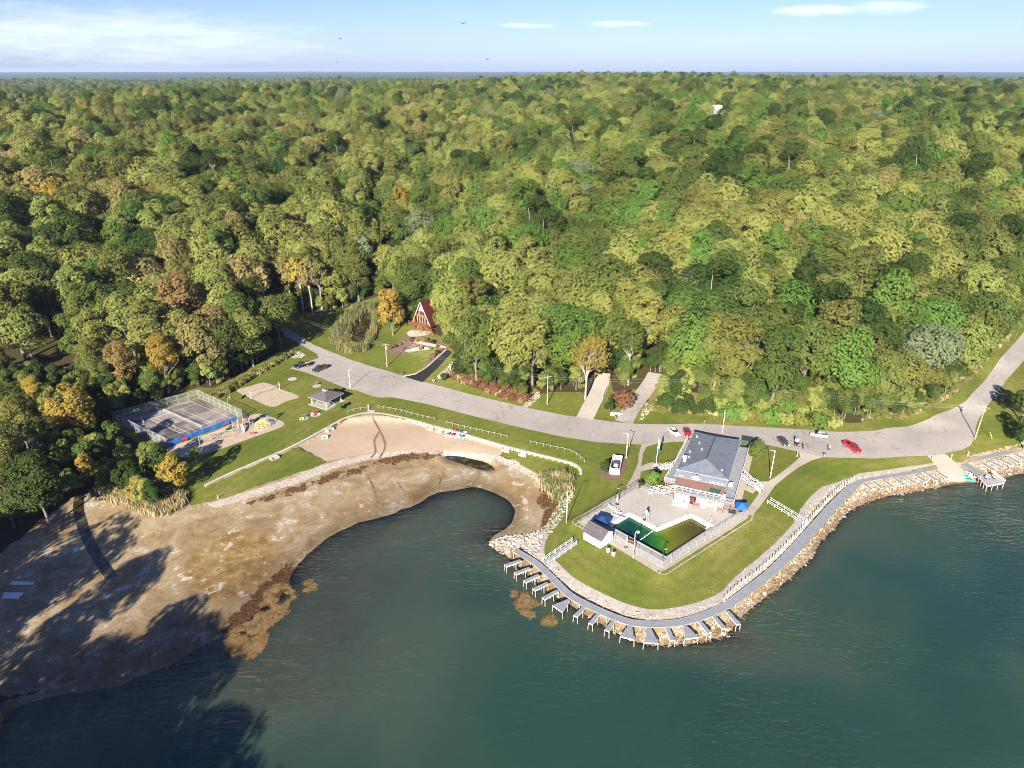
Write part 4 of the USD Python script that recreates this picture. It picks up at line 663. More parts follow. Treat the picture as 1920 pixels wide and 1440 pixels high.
for k, (q, lb) in enumerate((((1140, 1034), 'white rubbish barrel nearer the pool shed'), ((1150, 1041), 'white rubbish barrel on the lawn, farther from the pool shed'))):
    p = at(*q); T = thing('rubbish_barrel', lb, 'barrel', p, 0, 'white barrels by the pool shed'); MB().tube([(0, 0, 0), (0, 0, .3), (0, 0, .9), (0, 0, 1.0)], [.36, .40, .40, .36], 12).build('drum', L['white_paint'], T); MB().cyl((0, 0, .985), .30, .04, 12).build('lid', L['dark_metal'], T)
# loungers, tables, canopies on the pool deck
def lounger(p, rz, lb):
    T = thing('sun_lounger', lb, 'sun lounger', p, rz, 'loungers on the pool deck'); MB().box((0, 0, .32), (1.3, .62, .07), bev=.02).build('seat', L['white_paint'], T); MB().bar((-.62, 0, .34), (-1.1, 0, .75), .62, .06).build('backrest', L['white_paint'], T)
    for x in (-.55, .55):
        for y in (-.26, .26): MB().box((x, y, .15), (.06, .06, .3)).build('leg', L['white_paint'], T)
for k, q in enumerate(((1149, 953), (1153, 956), (1157, 960), (1161, 963))): lounger(D(*q) + [0, 0, .05], math.radians(-25), 'white pool lounger, %s of the four beside the left fence' % ('farthest', 'second farthest', 'second nearest', 'nearest')[k])
T = thing('diving_board', 'white diving board at the left end of the pool', 'diving board', D(1157, 971) + [0, 0, .05], math.radians(-30)); MB().box((.2, 0, .55), (3.4, .5, .08), bev=.02).build('board', L['white_paint'], T); MB().box((-1.0, 0, .26), (.5, .45, .52)).build('stand', L['white_paint'], T)
mb = MB(); mb.tube([(-1.3, .35, 0), (-1.3, .35, 1.2), (.4, .35, 1.2), (.4, .35, .1)], .035, 6); mb.tube([(-1.3, -.35, 0), (-1.3, -.35, 1.2), (.4, -.35, 1.2), (.4, -.35, .1)], .035, 6); mb.build('handrail', L['galvanised'], T)
def canopy(p, R, h, m, lb, sides=4, rz=0.0, tilt=0.0):
    T = thing('shade_canopy', lb, 'canopy', p, rz); a = np.arange(sides) * 2 * PI / sides; rim = np.stack([R * np.cos(a), R * np.sin(a), h - .9 + tilt * np.cos(a)], -1); mb = MB(); v = np.vstack([rim, [0, 0, h], rim - [0, 0, .05]]); f = []
    for i in range(sides):
        j = (i + 1) % sides; f += [[i, j, sides], [j + sides + 1, i + sides + 1, sides], [i, i + sides + 1, j], [j, i + sides + 1, j + sides + 1]]
    mb.add(v, f).build('cloth', L[m], T); MB().cyl((0, 0, -.02), .05, h - .05, 8).build('pole', L['galvanised'], T); MB().cyl((0, 0, -.02), .4, .1, 12).build('base', L['dark_metal'], T)
canopy(D(1389, 959) + [0, 0, .06], 2.0, 2.4, 'blue_cloth', 'bright blue peaked shade canopy at the right corner of the pool deck', 4, .5, .35)
canopy(D(1130, 983) + [0, 0, .06], 2.5, 2.3, 'navy_cloth', 'dark blue shade canopy behind the pool shed', 4, .3)
def closed_parasol(q, lb):
    T = thing('closed_parasol', lb, 'parasol', D(*q) + [0, 0, .06]); MB().cyl((0, 0, 0), .04, 2.6, 6).build('pole', L['galvanised'], T); MB().tube([(0, 0, .9), (0, 0, 1.3), (0, 0, 2.3), (0, 0, 2.6)], [.16, .2, .14, .04], 8).build('cover', L['white_paint'], T); MB().box((0, 0, .06), (.8, .8, .1), bev=.03).build('base', L['dark_metal'], T)
closed_parasol((1157, 946), 'furled white parasol by the left pool fence'); closed_parasol((1174, 1026), 'furled white parasol by the pool fence near the shed')
for k, q in enumerate(((1268, 945), (1282, 949))):
    T = thing('folding_table', 'white table on the pool deck, %s' % ('left of two by the white wall' if k == 0 else 'right of two by the clubhouse door'), 'table', D(*q) + [0, 0, .06], CROT, 'white tables by the clubhouse wall'); MB().box((0, 0, .85), (1.75, .95, .08), bev=.03).build('tabletop', L['white_paint'], T); MB().box((0, -.45, .42), (1.7, .04, .8)).build('skirt', L['white_paint'], T)
    for x in (-.75, .75): MB().box((x, .3, .4), (.08, .08, .8)).build('leg', L['white_paint'], T)
def bench(p, rz, lb, m='brick_red', grp=None, back=True, w=1.6):
    T = thing('bench', lb, 'bench', p, rz, grp)
    for y in (-.16, .0, .16): MB().box((0, y, .45), (w, .13, .05)).build('slat', L[m], T)
    for x in (-w * .4, w * .4): MB().box((x, 0, .21), (.08, .40, .42)).build('leg', L['dark_metal'], T)
    if back: MB().box((0, .24, .72), (w, .05, .35)).build('backrest', L[m], T)
bench(D(1305, 950) + [0, 0, .06], CROT, 'red bench in front of the clubhouse doorway'); bench(D(1350, 959) + [0, 0, .06], CROT, 'reddish bench under the right end of the clubhouse porch'); bench(D(1372, 965) + [0, 0, .06], CROT, 'dark bench beside the blue pool canopy', 'dark_metal'); bench(D(1183, 1021) + [0, 0, .06], math.radians(-30), 'brown bench inside the pool fence near the lamp', 'cabin_wood')
T = thing('shower_frame', 'brown timber shower frame against the clubhouse lower wall', 'shower', D(1330, 956) + [0, 0, .05], CROT)
for x in (-.7, .7): MB().box((x, 0, 1.0), (.12, .12, 2.0)).build('post', L['brick_red'], T)
MB().box((0, 0, 1.95), (1.6, .12, .12)).build('beam', L['brick_red'], T); MB().box((0, 0, .5), (1.4, .05, .1)).build('rail', L['brick_red'], T)
T = thing('lifeguard_chair', 'tall dark lifeguard chair at the pool edge', 'lifeguard chair', D(1212, 976) + [0, 0, .06], .4)
for x in (-.4, .4):
    for y in (-.4, .4): MB().bar((x, y, 0), (x * .7, y * .7, 1.9), .07, .07).build('leg', L['galvanised'], T)
MB().box((0, 0, 1.9), (.7, .6, .08)).build('seat', L['white_paint'], T); MB().box((0, .3, 2.25), (.7, .06, .6)).build('backrest', L['white_paint'], T)
# ------------------------------------------------------------------ paths, plaza, ramp, driveways
def lane(px, w, z=None):
    ln_ = LineString(smooth_line(ats(px) if z is None else Gs(px, z), 1.0)); return ln_.buffer(w / 2, cap_style=2)
drape('path', Polygon(ats([(1203, 833), (1198, 850), (1196, 870), (1185, 895), (1172, 915), (1182, 917), (1195, 909), (1201, 893), (1203, 870), (1206, 850), (1212, 838), (1235, 831), (1262, 829), (1290, 828), (1292, 824), (1250, 828)])), L['concrete'], .075, 'concrete footpath from the road to the left pool gate', 'path')
drape('path', Polygon(smooth_line(ats([(1201, 877), (1215, 869), (1235, 868), (1262, 874), (1262, 880), (1240, 879), (1215, 881), (1202, 884)]), 1.0, True)), L['deck_concrete'], .08, 'round concrete plaza under the flagpole', 'path')
drape('path', Polygon(ats([(1498, 847), (1500, 857), (1480, 875), (1455, 894), (1440, 903), (1424, 903), (1418, 908), (1428, 915), (1420, 930), (1405, 950), (1398, 962), (1410, 968), (1425, 950), (1440, 930), (1452, 912), (1475, 893), (1500, 875), (1520, 864), (1545, 857)])), L['concrete'], .075, 'concrete footpath curving from the road to the clubhouse stairs', 'path')
drape('path', Polygon(ats([(1375, 930), (1392, 893), (1398, 896), (1400, 910), (1420, 918), (1412, 926), (1392, 918), (1384, 940), (1372, 962)])), L['concrete'], .07, 'narrow concrete strip along the east side of the clubhouse', 'path')
drape('boat_ramp', Polygon(ats([(1738, 855), (1771, 851), (1800, 875), (1808, 885), (1812, 903), (1765, 905), (1762, 890), (1757, 876)])), L['concrete'], .09, 'stained concrete boat ramp down to the lake', 'boat ramp')
for px_, m_, lb in (([(1096, 785), (1106, 765), (1118, 742), (1126, 722), (1130, 700)], 'gravel_drive', 'pale gravel driveway climbing into the woods'), ([(1170, 792), (1182, 770), (1196, 750), (1208, 735), (1222, 715), (1230, 700)], 'road_chip', 'grey paved driveway climbing into the woods')):
    drape('driveway', lane(px_, 5.2), L[m_], .085, lb, 'driveway')
drape('driveway', Polygon(ats([(758, 707), (775, 712), (792, 717), (812, 698), (830, 680), (848, 661), (838, 656), (820, 672), (800, 690), (780, 702)])), L['asphalt_new'], .09, 'fresh black asphalt driveway below the cabin', 'driveway')
MB_c = MB()
cpts = np.array([at(*q) for q in [(756, 706), (780, 701), (800, 689), (820, 671), (837, 656)]])
for a, b in zip(cpts[:-1], cpts[1:]): MB_c.bar(a + [0, 0, .1], b + [0, 0, .1], .35, .22)
MB_c.build('driveway_kerb', L['cap_stone'], None, label='pale kerb along the black driveway', cat='kerb')
lane_road2 = lane([(488, 603), (470, 612), (455, 622), (445, 634)], 3.0); drape('path', lane_road2, L['gravel_drive'], .06, 'gravel track leaving the far road end', 'path')
# ------------------------------------------------------------------ boardwalk
BZ = 1.75
BW = [(967, 1032), (1007, 1057), (1040, 1088), (1069, 1116), (1114, 1140), (1153, 1157), (1184, 1167), (1218, 1170), (1266, 1168), (1308, 1158), (1339, 1146), (1372, 1128), (1417, 1095), (1453, 1066), (1487, 1033), (1515, 1002), (1537, 977), (1560, 951), (1585, 926), (1613, 903), (1650, 895), (1703, 887), (1754, 877)]
bw = smooth_line(Gs(BW, BZ), 1.2)
def walkway(name, line, width, z, label, m='deck_grey', legs=True, cat='boardwalk'):
    o = np.array([*line[0], z]); T = thing(name, label, cat, o); w = np.broadcast_to(width, (len(line),)); d = np.gradient(line, axis=0); d /= np.linalg.norm(d, axis=1, keepdims=True); n_ = np.stack([-d[:, 1], d[:, 0]], -1)
    for s0 in range(0, len(line) - 1, 4):                # deck built in bays with open joints, as on the real walk
        s1 = min(s0 + 4, len(line) - 1); A, B = line[s0:s1 + 1] + n_[s0:s1 + 1] * w[s0:s1 + 1, None] / 2, line[s0:s1 + 1] - n_[s0:s1 + 1] * w[s0:s1 + 1, None] / 2
        A[0] += d[s0] * .02; B[0] += d[s0] * .02; ring_ = np.vstack([A, B[::-1]]); MB().prism([tuple(q - o[:2]) for q in ring_], -.16, 0).build('deck_bay', L[m], T)
        if legs:
            for q in (A[0], B[0]):
                g_ = min(float(H(*q)), z - .2) - z - .3; MB().box(((q - o[:2])[0], (q - o[:2])[1], g_ / 2 - .1), (.14, .14, -g_)).build('pile', L['timber'], T)
    for sgn in (1, -1):
        e_ = line + n_ * sgn * (w[:, None] / 2 - .03); mb = MB()
        for a, b in zip(e_[:-1], e_[1:]): mb.bar([*(a - o[:2]), -.08], [*(b - o[:2]), -.08], .06, .22)
        mb.build('edge_beam', L['grey_timber'], T)
    return T
wid = np.interp(np.linspace(0, 1, len(bw)), [0, .12, .45, .55, .78, .82, 1], [1.5, 1.6, 1.9, 2.3, 2.3, 1.7, 1.6])
walkway('boardwalk', bw, wid, BZ, 'long grey boardwalk curving round the clubhouse point')
BE = [(1797, 867), (1850, 856), (1885, 848), (1922, 839), (1990, 820)]; be = smooth_line(Gs(BE, 1.7), 1.2); walkway('boardwalk', be, 1.7, 1.7, 'straight grey boardwalk beyond the boat ramp at the right edge')
bs = smooth_line(Gs([(1806, 869), (1824, 879), (1842, 893)], 1.7), 1.2); walkway('boardwalk', bs, 2.4, 1.704, 'short grey walkway leading out to the fishing pier')
def finger(root, tip, w0, w1, label, z=BZ - .03, grp='finger piers along the boardwalk'):
    a, b = np.array(G(*root, z)), np.array(G(*tip, z)); d = (b - a)[:2]; Ld = np.linalg.norm(d); T = thing('finger_pier', label, 'pier', a, math.atan2(d[1], d[0]), grp)
    MB().prism([(.5, -w0 / 2), (Ld, -w1 / 2), (Ld, w1 / 2), (.5, w0 / 2)], -.13, 0).build('deck', L['deck_grey'], T)
    mb = MB()
    for s_ in (-1, 1): mb.bar((.5, s_ * w0 / 2, -.16), (Ld, s_ * w1 / 2, -.16), .07, .18)
    mb.bar((Ld, -w1 / 2 - .03, -.16), (Ld, w1 / 2 + .03, -.16), .07, .18); mb.build('edge_beam', L['white_paint'], T)
    for q in (.45, .98):
        for s_ in (-1, 1):
            w = (w0 + (w1 - w0) * q) / 2; p = a[:2] + d * q; g_ = min(float(H(*p)), 0.6) - z - .5; MB().bar((Ld * q, s_ * w, -.1), (Ld * q + (.12 if q > .9 else 0), s_ * (w + .15), g_), .11, .11).build('leg', L['timber'], T)
ORD = ('first', 'second', 'third', 'fourth', 'fifth', 'sixth', 'seventh', 'eighth', 'ninth', 'tenth', 'eleventh', 'twelfth', 'thirteenth', 'fourteenth', 'fifteenth', 'sixteenth')
FL = [((980, 1049), (948, 1060), 0), ((997, 1063), (966, 1075), 0), ((1014, 1076), (984, 1090), 0), ((1031, 1091), (1001, 1105), 0), ((1049, 1105), (1019, 1122), 0), ((1070, 1122), (1045, 1141), 1), ((1098, 1134), (1079, 1155), 0), ((1126, 1146), (1107, 1169), 0), ((1154, 1158), (1138, 1182), 0), ((1183, 1167), (1176, 1196), 1), ((1216, 1170), (1221, 1205), 1), ((1249, 1170), (1261, 1200), 0), ((1281, 1167), (1297, 1196), 1), ((1308, 1160), (1330, 1186), 0), ((1336, 1151), (1358, 1178), 0), ((1361, 1142), (1385, 1170), 0)]
for k, (a, b, wd) in enumerate(FL): finger(a, b, .55 if wd else .75, 2.6 if wd else .85, '%s finger pier, %s along the boardwalk from the stone jetty' % ('wide flared' if wd else 'narrow straight', ORD[k]))
FR = [((1618, 905), (1635, 918)), ((1635, 900), (1654, 915)), ((1654, 898), (1674, 913)), ((1674, 894), (1695, 909)), ((1694, 891), (1716, 906)), ((1713, 888), (1736, 903)), ((1733, 884), (1755, 900)), ((1753, 881), (1777, 897))]
for k, (a, b) in enumerate(FR): finger(a, b, .7, .75, 'slim finger pier over the rocks, %s before the boat ramp counting from it' % ORD[7 - k], grp='finger piers beside the boat ramp')
FE = [((1838, 866), (1865, 882)), ((1852, 863), (1882, 877)), ((1870, 859), (1897, 872)), ((1885, 854), (1912, 868)), ((1899, 849), (1925, 863))]
for k, (a, b) in enumerate(FE): finger(a, b, .8, .95, 'pale finger pier right of the fishing pier, %s from it' % ORD[k], 1.66, 'finger piers beyond the fishing pier')
def post_rail(name, line, z, h, sp, label, m='white_paint', cat='railing', cables=(.9, .5), w=.11, cap=None, ground=False):
    o = np.array([*line[0], z if not ground else float(H(*line[0]))]); T = thing(name, label, cat, o); s = np.concatenate([[0], np.cumsum(np.linalg.norm(np.diff(line, axis=0), axis=1))]); k = max(2, int(s[-1] / sp) + 1); q = np.linspace(0, s[-1], k)
    P = np.stack([np.interp(q, s, line[:, 0]), np.interp(q, s, line[:, 1])], -1); Pz = (H(P[:, 0], P[:, 1]) if ground else np.full(k, z)) - o[2]
    for p, zz_ in zip(P, Pz):
        MB().box((p[0] - o[0], p[1] - o[1], zz_ + h / 2 - .1), (w, w, h + .2)).build('post', L[m], T)
        if cap: MB().box((p[0] - o[0], p[1] - o[1], zz_ + h + .03), (w * 1.5, w * 1.5, .07)).build('post_cap', L[cap], T)
    for c in cables:
        pts = []
        for i in range(k - 1):
            for t_ in (0, .5): pts.append([*(P[i] + (P[i + 1] - P[i]) * t_ - o[:2]), Pz[i] + (Pz[i + 1] - Pz[i]) * t_ + h * c - (.10 * h if t_ else 0)])
        pts.append([*(P[-1] - o[:2]), Pz[-1] + h * c]); MB().tube(np.array(pts), .018 if m == 'white_paint' and not cap else .024, 4, False).build('rope', L['white_paint'], T)
    return T
rl = smooth_line(Gs([(1357, 1128), (1380, 1106), (1414, 1081), (1450, 1049), (1480, 1019), (1503, 995), (1526, 968), (1550, 942), (1575, 918), (1600, 901)], BZ), 1.0)
post_rail('boardwalk_railing', rl, BZ, 1.15, 1.35, 'row of white railing posts along the landward edge of the boardwalk', cables=(.92,), w=.13)
def gangway(a, b, za, zb, w, label):
    a, b = np.array(G(*a, za)), np.array(G(*b, zb)); d = (b - a)[:2]; Ld = np.linalg.norm(d); T = thing('gangway', label, 'gangway', a, math.atan2(d[1], d[0])); dz_ = zb - za
    MB().bar((0, 0, -.05), (Ld, 0, dz_ - .05), w, .1).build('deck', L['deck_grey'], T)
    for s_ in (-1, 1):
        for q in np.linspace(.03, .97, 6): MB().box((Ld * q, s_ * w / 2, dz_ * q + .5), (.12, .12, 1.1)).build('post', L['white_paint'], T)
        for h_ in (.95, .5): MB().bar((0, s_ * w / 2, h_), (Ld, s_ * w / 2, dz_ + h_), .05, .07).build('rail', L['white_paint'], T)
gangway((1022, 1056), (1078, 1017), 1.8, 2.95, 1.5, 'white-posted gangway from the pool shed down to the boardwalk'); gangway((1440, 941), (1510, 983), 3.0, 1.8, 1.5, 'white-railed gangway from the curved path down to the boardwalk')
# fishing pier
pp = np.array(Gs([(1836, 895), (1851, 911), (1883, 905), (1862, 891), (1846, 888)], 1.7)); o = np.array([*pp[0], 1.7]); T = thing('fishing_pier', 'grey fishing pier on white legs at the right shore', 'pier', o)
MB().prism([tuple(q - o[:2]) for q in pp], -.18, 0.008).build('deck', L['grey_timber'], T)
mb = MB()
for i in range(5): mb.bar([*(pp[i] - o[:2]), -.13], [*(pp[(i + 1) % 5] - o[:2]), -.13], .1, .28)
mb.build('edge_beam', L['white_paint'], T)
for q in np.linspace(0, .98, 4):
    for a, b in ((0, 1), (1, 2)):
        p = pp[a] + (pp[b] - pp[a]) * q; MB().bar([*(p - o[:2]), -.1], [*(p - o[:2] + [.1, -.1]), -2.6], .13, .13).build('leg', L['timber'], T)
a, b = pp[3], pp[2]; n_ = 6
for q in np.linspace(0, 1, n_): MB().box([*(a + (b - a) * q - o[:2]), .5], (.1, .1, 1.1)).build('rail_post', L['white_paint'], T)
MB().bar([*(a - o[:2]), 1.0], [*(b - o[:2]), 1.0], .1, .1).build('rail', L['white_paint'], T); MB().bar([*(a - o[:2]), .5], [*(b - o[:2]), .5], .05, .3).build('rail', L['white_paint'], T)
c_ = pp.mean(0)
for k, (dx, dy) in enumerate(((-.6, 0), (1.2, .3))): bench(np.array([c_[0] + dx, c_[1] + dy, 1.71]), .3 + k, 'small white bench on the fishing pier, %s one' % ('left' if k == 0 else 'right'), 'white_paint', back=k == 0, w=1.2)
def kayak(p, rz, m, lb, ln_=3.2, w=.75, tilt=0.0):
    T = thing('kayak', lb, 'kayak', p, rz); xs = np.linspace(-1, 1, 11); n_ = 8; V = []
    for x in xs:
        s_ = max(.03, (1 - abs(x) ** 2.2)); a = np.arange(n_) * 2 * PI / n_; V.append(np.stack([np.full(n_, x * ln_ / 2), w / 2 * s_ * np.cos(a), .2 + .05 * x * x + .19 * s_ * np.sin(a)], -1))
    f = [[i * n_ + j, (i + 1) * n_ + j, (i + 1) * n_ + (j + 1) % n_, i * n_ + (j + 1) % n_] for i in range(10) for j in range(n_)]; MB().add(np.vstack(V), [q[::-1] for q in f]).build('hull', L[m], T, True)
    MB().tube([(-.5, 0, .385), (.1, 0, .385), (.5, 0, .375)], [.1, .24, .1], 8).build('cockpit', L['dark_metal'], T)
kayak(at(1812, 894) + [0, 0, .02], math.radians(-50), 'turquoise', 'turquoise kayak on the ramp, nearer the land'); kayak(at(1817, 901) + [0, 0, .02], math.radians(-32), 'turquoise', 'turquoise kayak on the ramp, nearer the water'); kayak(G(1843, 906, .55), math.radians(-40), 'red_paint', 'red kayak under the fishing pier', 2.6)
T = thing('rowing_boat', 'white rowing boat pulled up beside the turquoise kayaks', 'boat', at(1824, 894) + [0, 0, .05], math.radians(-38))
V = []; xs = np.linspace(-1.9, 1.9, 9)
for x in xs:
    w = .75 * (1 - max(0, x / 1.95) ** 2.2); V.append([(x, -w, .55), (x, -w * .75, .12), (x, 0, .02), (x, w * .75, .12), (x, w, .55), (x, w * .86, .53), (x, w * .6, .2), (x, 0, .14), (x, -w * .6, .2), (x, -w * .86, .53)])
V = np.array(V).reshape(-1, 3); f = [[i * 10 + j, i * 10 + (j + 1) % 10, (i + 1) * 10 + (j + 1) % 10, (i + 1) * 10 + j] for i in range(8) for j in range(10)]; MB().add(V, f).build('hull', L['white_paint'], T)
for x in (-1.0, .2): MB().box((x, 0, .42), (.25, 1.15, .05)).build('thwart', L['dark_metal'], T)
MB().box((-1.9, 0, .3), (.06, 1.4, .5)).build('transom', L['white_paint'], T)
# ------------------------------------------------------------------ rocks
ROCK = {}
for mname in ('pale_stone', 'tan_stone', 'brown_stone', 'pink_stone'):
    for k in range(3):
        r_ = np.random.default_rng(300 + k); pt = r_.normal(0, 1, (13, 3)); pt /= np.linalg.norm(pt, axis=1, keepdims=True); pt *= r_.uniform(.7, 1.1, (13, 1)) * [1.0, .8, .62]; h_ = trimesh.convex.convex_hull(pt); p = kind_prim('%s_rock_%d' % (mname, k)); MB().add(h_.vertices, h_.faces).build('stone', L[mname], p); ROCK[(mname, k)] = p
def rocks(name, polys, n_, smin, smax, mats, label, cat, sink=.25, seed=1, dens=None):
    r_ = np.random.default_rng(seed); items = []
    for poly in (polys if isinstance(polys, list) else [polys]):
        x0, y0, x1, y1 = poly.bounds; m_ = int(n_ * poly.area / sum(p.area for p in (polys if isinstance(polys, list) else [polys])) * (x1 - x0) * (y1 - y0) / max(poly.area, 1e-3)); x, y = r_.uniform(x0, x1, m_), r_.uniform(y0, y1, m_); k = shapely.contains_xy(poly, x, y); x, y = x[k], y[k]; s = r_.uniform(smin, smax, len(x)) * r_.choice([.7, 1, 1.35], len(x)); z = H(x, y)
        wet = 1 / (1 + np.exp((z - .45) / .15)); pick = r_.random(len(x))
        for i in range(len(x)):
            mm = mats[0] if pick[i] > wet[i] else mats[-1]
            if len(mats) > 2 and pick[i] > .8: mm = mats[1]
            items.append((ROCK[(mm, int(r_.integers(3)))].GetPath(), x[i], y[i], z[i] - s[i] * sink + .1 * s[i], r_.uniform(0, 6.28), s[i] * np.array([1, r_.uniform(.8, 1.2), r_.uniform(.7, 1.1)])))
    return instancer(name, items, label, cat)
# ------------------------------------------------------------------ beach wall, steps, rope fences
o = np.array([*wall_xy[0], 2.0]); T = thing('retaining_wall', 'pale block retaining wall curving round the top of the beach', 'wall', o)
dw = np.gradient(wall_xy, axis=0); dw /= np.linalg.norm(dw, axis=1, keepdims=True); nw = np.stack([-dw[:, 1], dw[:, 0]], -1)
lowz = np.minimum(H(*(wall_xy - nw * 1.3).T), H(*(wall_xy + nw * 1.3).T)) - .3; topz = np.maximum(H(*(wall_xy - nw * 1.0).T), H(*(wall_xy + nw * 1.0).T)); topz = np.maximum(gaussian_filter(topz, 3), WALLTOP - .15) + .06
for cname, w_, zl, zh, m_ in (('block_course', .42, 0, .5, 'block_wall'), ('block_course', .40, .5, .86, 'block_wall'), ('cap', .62, .86, 1.0, 'cap_stone')):
    mb = MB()
    for i in range(0, len(wall_xy) - 1, 2):
        j = min(i + 2, len(wall_xy) - 1); a, b = wall_xy[i] - o[:2], wall_xy[j] - o[:2]; za, zb = lowz[i] - o[2], lowz[j] - o[2]; ta, tb = topz[i] - o[2], topz[j] - o[2]
        A0, A1, B0, B1 = za + (ta - za) * zl, za + (ta - za) * zh, zb + (tb - zb) * zl, zb + (tb - zb) * zh; L_ = np.linalg.norm(b - a); g = (b - a) / L_ * .012
        mb.bar([*(a + g), (A0 + A1) / 2], [*(b - g), (B0 + B1) / 2], w_ + .02 * ((i // 2) % 3), (A1 - A0))
    mb.build(cname, L[m_], T)
def wall_steps(px_, lb, n_=4):
    p = np.array(G(*px_, 2.6))[:2]; k = int(np.argmin(((wall_xy - p) ** 2).sum(1))); c = wall_xy[k]; d = dw[k]; down = nw[k] if float(H(*(c + nw[k] * 2.2))) < float(H(*(c - nw[k] * 2.2))) else -nw[k]; z0 = lowz[k] + .3; zt = topz[k] + .04
    T = thing('stone_steps', lb, 'steps', (*c, z0), math.atan2(down[1], down[0]))
    for i in range(n_):
        h_ = (zt - z0) * (1 - i / n_); MB().box((.25 + i * .42, 0, h_ / 2 - .1), (.43, 1.7, h_ + .2)).build('step', L['cap_stone' if i % 2 else 'block_wall'], T)
    for s_ in (-1, 1): MB().prism([(0, s_ * 1.0 - .14), (n_ * .42 + .1, s_ * 1.0 - .14), (n_ * .42 + .1, s_ * 1.0 + .14), (0, s_ * 1.0 + .14)], -.1, (zt - z0) * .75).build('cheek_wall', L['block_wall'], T)
for q, lb in (((507, 852), 'stone steps in the retaining wall nearest its left end'), ((611, 803), 'stone steps in the retaining wall behind the beach picnic table'), ((697, 775), 'stone steps at the back of the beach by the white post'), ((812, 797), 'stone steps left of the stacked pedal boats, first of a pair'), ((832, 801), 'stone steps next to the stacked pedal boats, second of a pair'), ((952, 838), 'stone steps at the right end of the sand'), ((983, 846), 'stone steps onto the lower grass patch')): wall_steps(q, lb)
for pts, lb in (([(652, 775), (668, 770), (689, 767)], 'short rope-and-post fence left of the white post above the beach'), ([(709, 765), (745, 771), (780, 780), (815, 788)], 'rope-and-post fence above the back left of the beach'), ([(838, 795), (875, 804), (915, 813), (951, 821)], 'rope-and-post fence above the stacked pedal boats'), ([(994, 831), (1030, 839), (1070, 848), (1085, 857), (1096, 867)], 'rope-and-post fence curling round the right end of the wall')):
    post_rail('rope_fence', smooth_line(ats(pts), .8), 0, .95, 1.9, lb, 'grey_timber', 'fence', cables=(.85,), w=.11, cap='dark_metal', ground=True)
fan = dict(bl=0)
# stacked pedal boats
pb = at(858, 815); PB = math.radians(-18)
def pedal_boat(p, rz, m, lb, tilt=0):
    T = thing('pedal_boat', lb, 'pedal boat', p, rz); mb = MB()
    for s_ in (-.42, .42): mb.tube([(-1.15, s_, .25), (-.9, s_, .2), (.7, s_, .2), (1.2, s_, .38)], [.12, .26, .26, .10], 8)
    mb.build('float', L['white_paint'], T); MB().box((0, 0, .42), (1.7, 1.25, .12), bev=.04).build('deck', L['white_paint'], T)
    for s_ in (-.3, .3): MB().box((-.25, s_, .62), (.55, .45, .3), bev=.06).build('seat', L[m], T); MB().box((-.55, s_, .85), (.12, .45, .5), bev=.04).build('seat_back', L[m], T)
    MB().box((.5, 0, .58), (.35, .9, .22), bev=.05).build('footwell', L['dark_metal'], T)
cl = ['blue_cloth', 'red_paint', 'white_paint', 'blue_cloth', 'turquoise', 'red_paint', 'blue_cloth', 'white_paint']; cn = ['blue', 'red', 'all-white', 'blue', 'turquoise', 'red', 'blue', 'all-white']
for k in range(8):
    i, j = k % 4, k // 4; c, s = math.cos(PB), math.sin(PB); x, y = (i - 1.5) * 1.45, (j - .5) * 2.5; pedal_boat(pb + [x * c - y * s, x * s + y * c, .02], PB + PI / 2 + .12 * (k % 3 - 1), cl[k], '%s pedal boat in the cluster below the wall, %s of the %s row' % ('white-hulled %s-seated' % cn[k] if cl[k] != 'white_paint' else 'all-white', ('first', 'second', 'third', 'fourth')[i], 'lake-side' if j == 0 else 'wall-side'))
def picnic_table(p, rz, lb, m='timber', grp=None):
    T = thing('picnic_table', lb, 'picnic table', p, rz, grp)
    for k in range(4): MB().box((0, -.30 + k * .2, .75), (1.8, .18, .045)).build('top_board', L[m], T)
    for s_ in (-.72, .72): MB().box((0, s_, .45), (1.8, .26, .045)).build('bench', L[m], T)
    for x in (-.65, .65):
        for s_ in (-1, 1): MB().bar((x, s_ * .65, 0), (x, s_ * .15, .73), .08, .08).build('leg', L[m], T)
        MB().bar((x, -.78, .42), (x, .78, .42), .06, .1).build('brace', L[m], T)
picnic_table(at(609, 822), .3, 'pale picnic table standing alone on the beach sand', 'white_paint')
# ------------------------------------------------------------------ tennis court
cpx = [np.array(G(*q, COURTZ)) for q in ((213, 790), (373, 747), (455, 785), (313, 838))]
nd_ = {'g': ('geometry', {}), 'n': ('noise_texture', {'scale': .12, 'detail': 6.0, 'distortion': .8}), 'r': ('rgb_ramp', {'ramp': [(.34, (.085, .073, .070)), (.46, (.15, .132, .122)), (.58, (.235, .205, .188)), (.72, (.28, .25, .23))]}), 'n2': ('noise_texture', {'scale': 1.6, 'detail': 5.0}), 'r2': ('rgb_ramp', {'ramp': [(.3, (.75,) * 3), (.65, (1.05,) * 3)]}), 'm': ('mix', {'mix_type': 'multiply', 'fac': 1.0}), 'p': ('principled_bsdf', {'roughness': .9})}
lk('court_surface', nd_, [('g.position', 'n.vector'), ('g.position', 'n2.vector'), ('n.fac', 'r.fac'), ('n2.fac', 'r2.fac'), ('r.color', 'm.color1'), ('r2.color', 'm.color2'), ('m.color', 'p.base_color')])
cq = Polygon([q[:2] for q in cpx]); o = cpx[3] + [0, 0, .05]
drape('sports_court', cq.buffer(-.3), L['court_surface'], .06, 'weathered stained hard court inside the chain-link fence', 'court')
u_, v_ = (cpx[2] - cpx[3])[:2], (cpx[0] - cpx[3])[:2]
def cp(a, b, z=0.0): return np.array([*(cpx[3][:2] + u_ * a + v_ * b), COURTZ + .066 + z])       # a along the blue screen side, b away from it
T = thing('court_markings', 'faded white painted lines on the hard court', 'court markings', o)
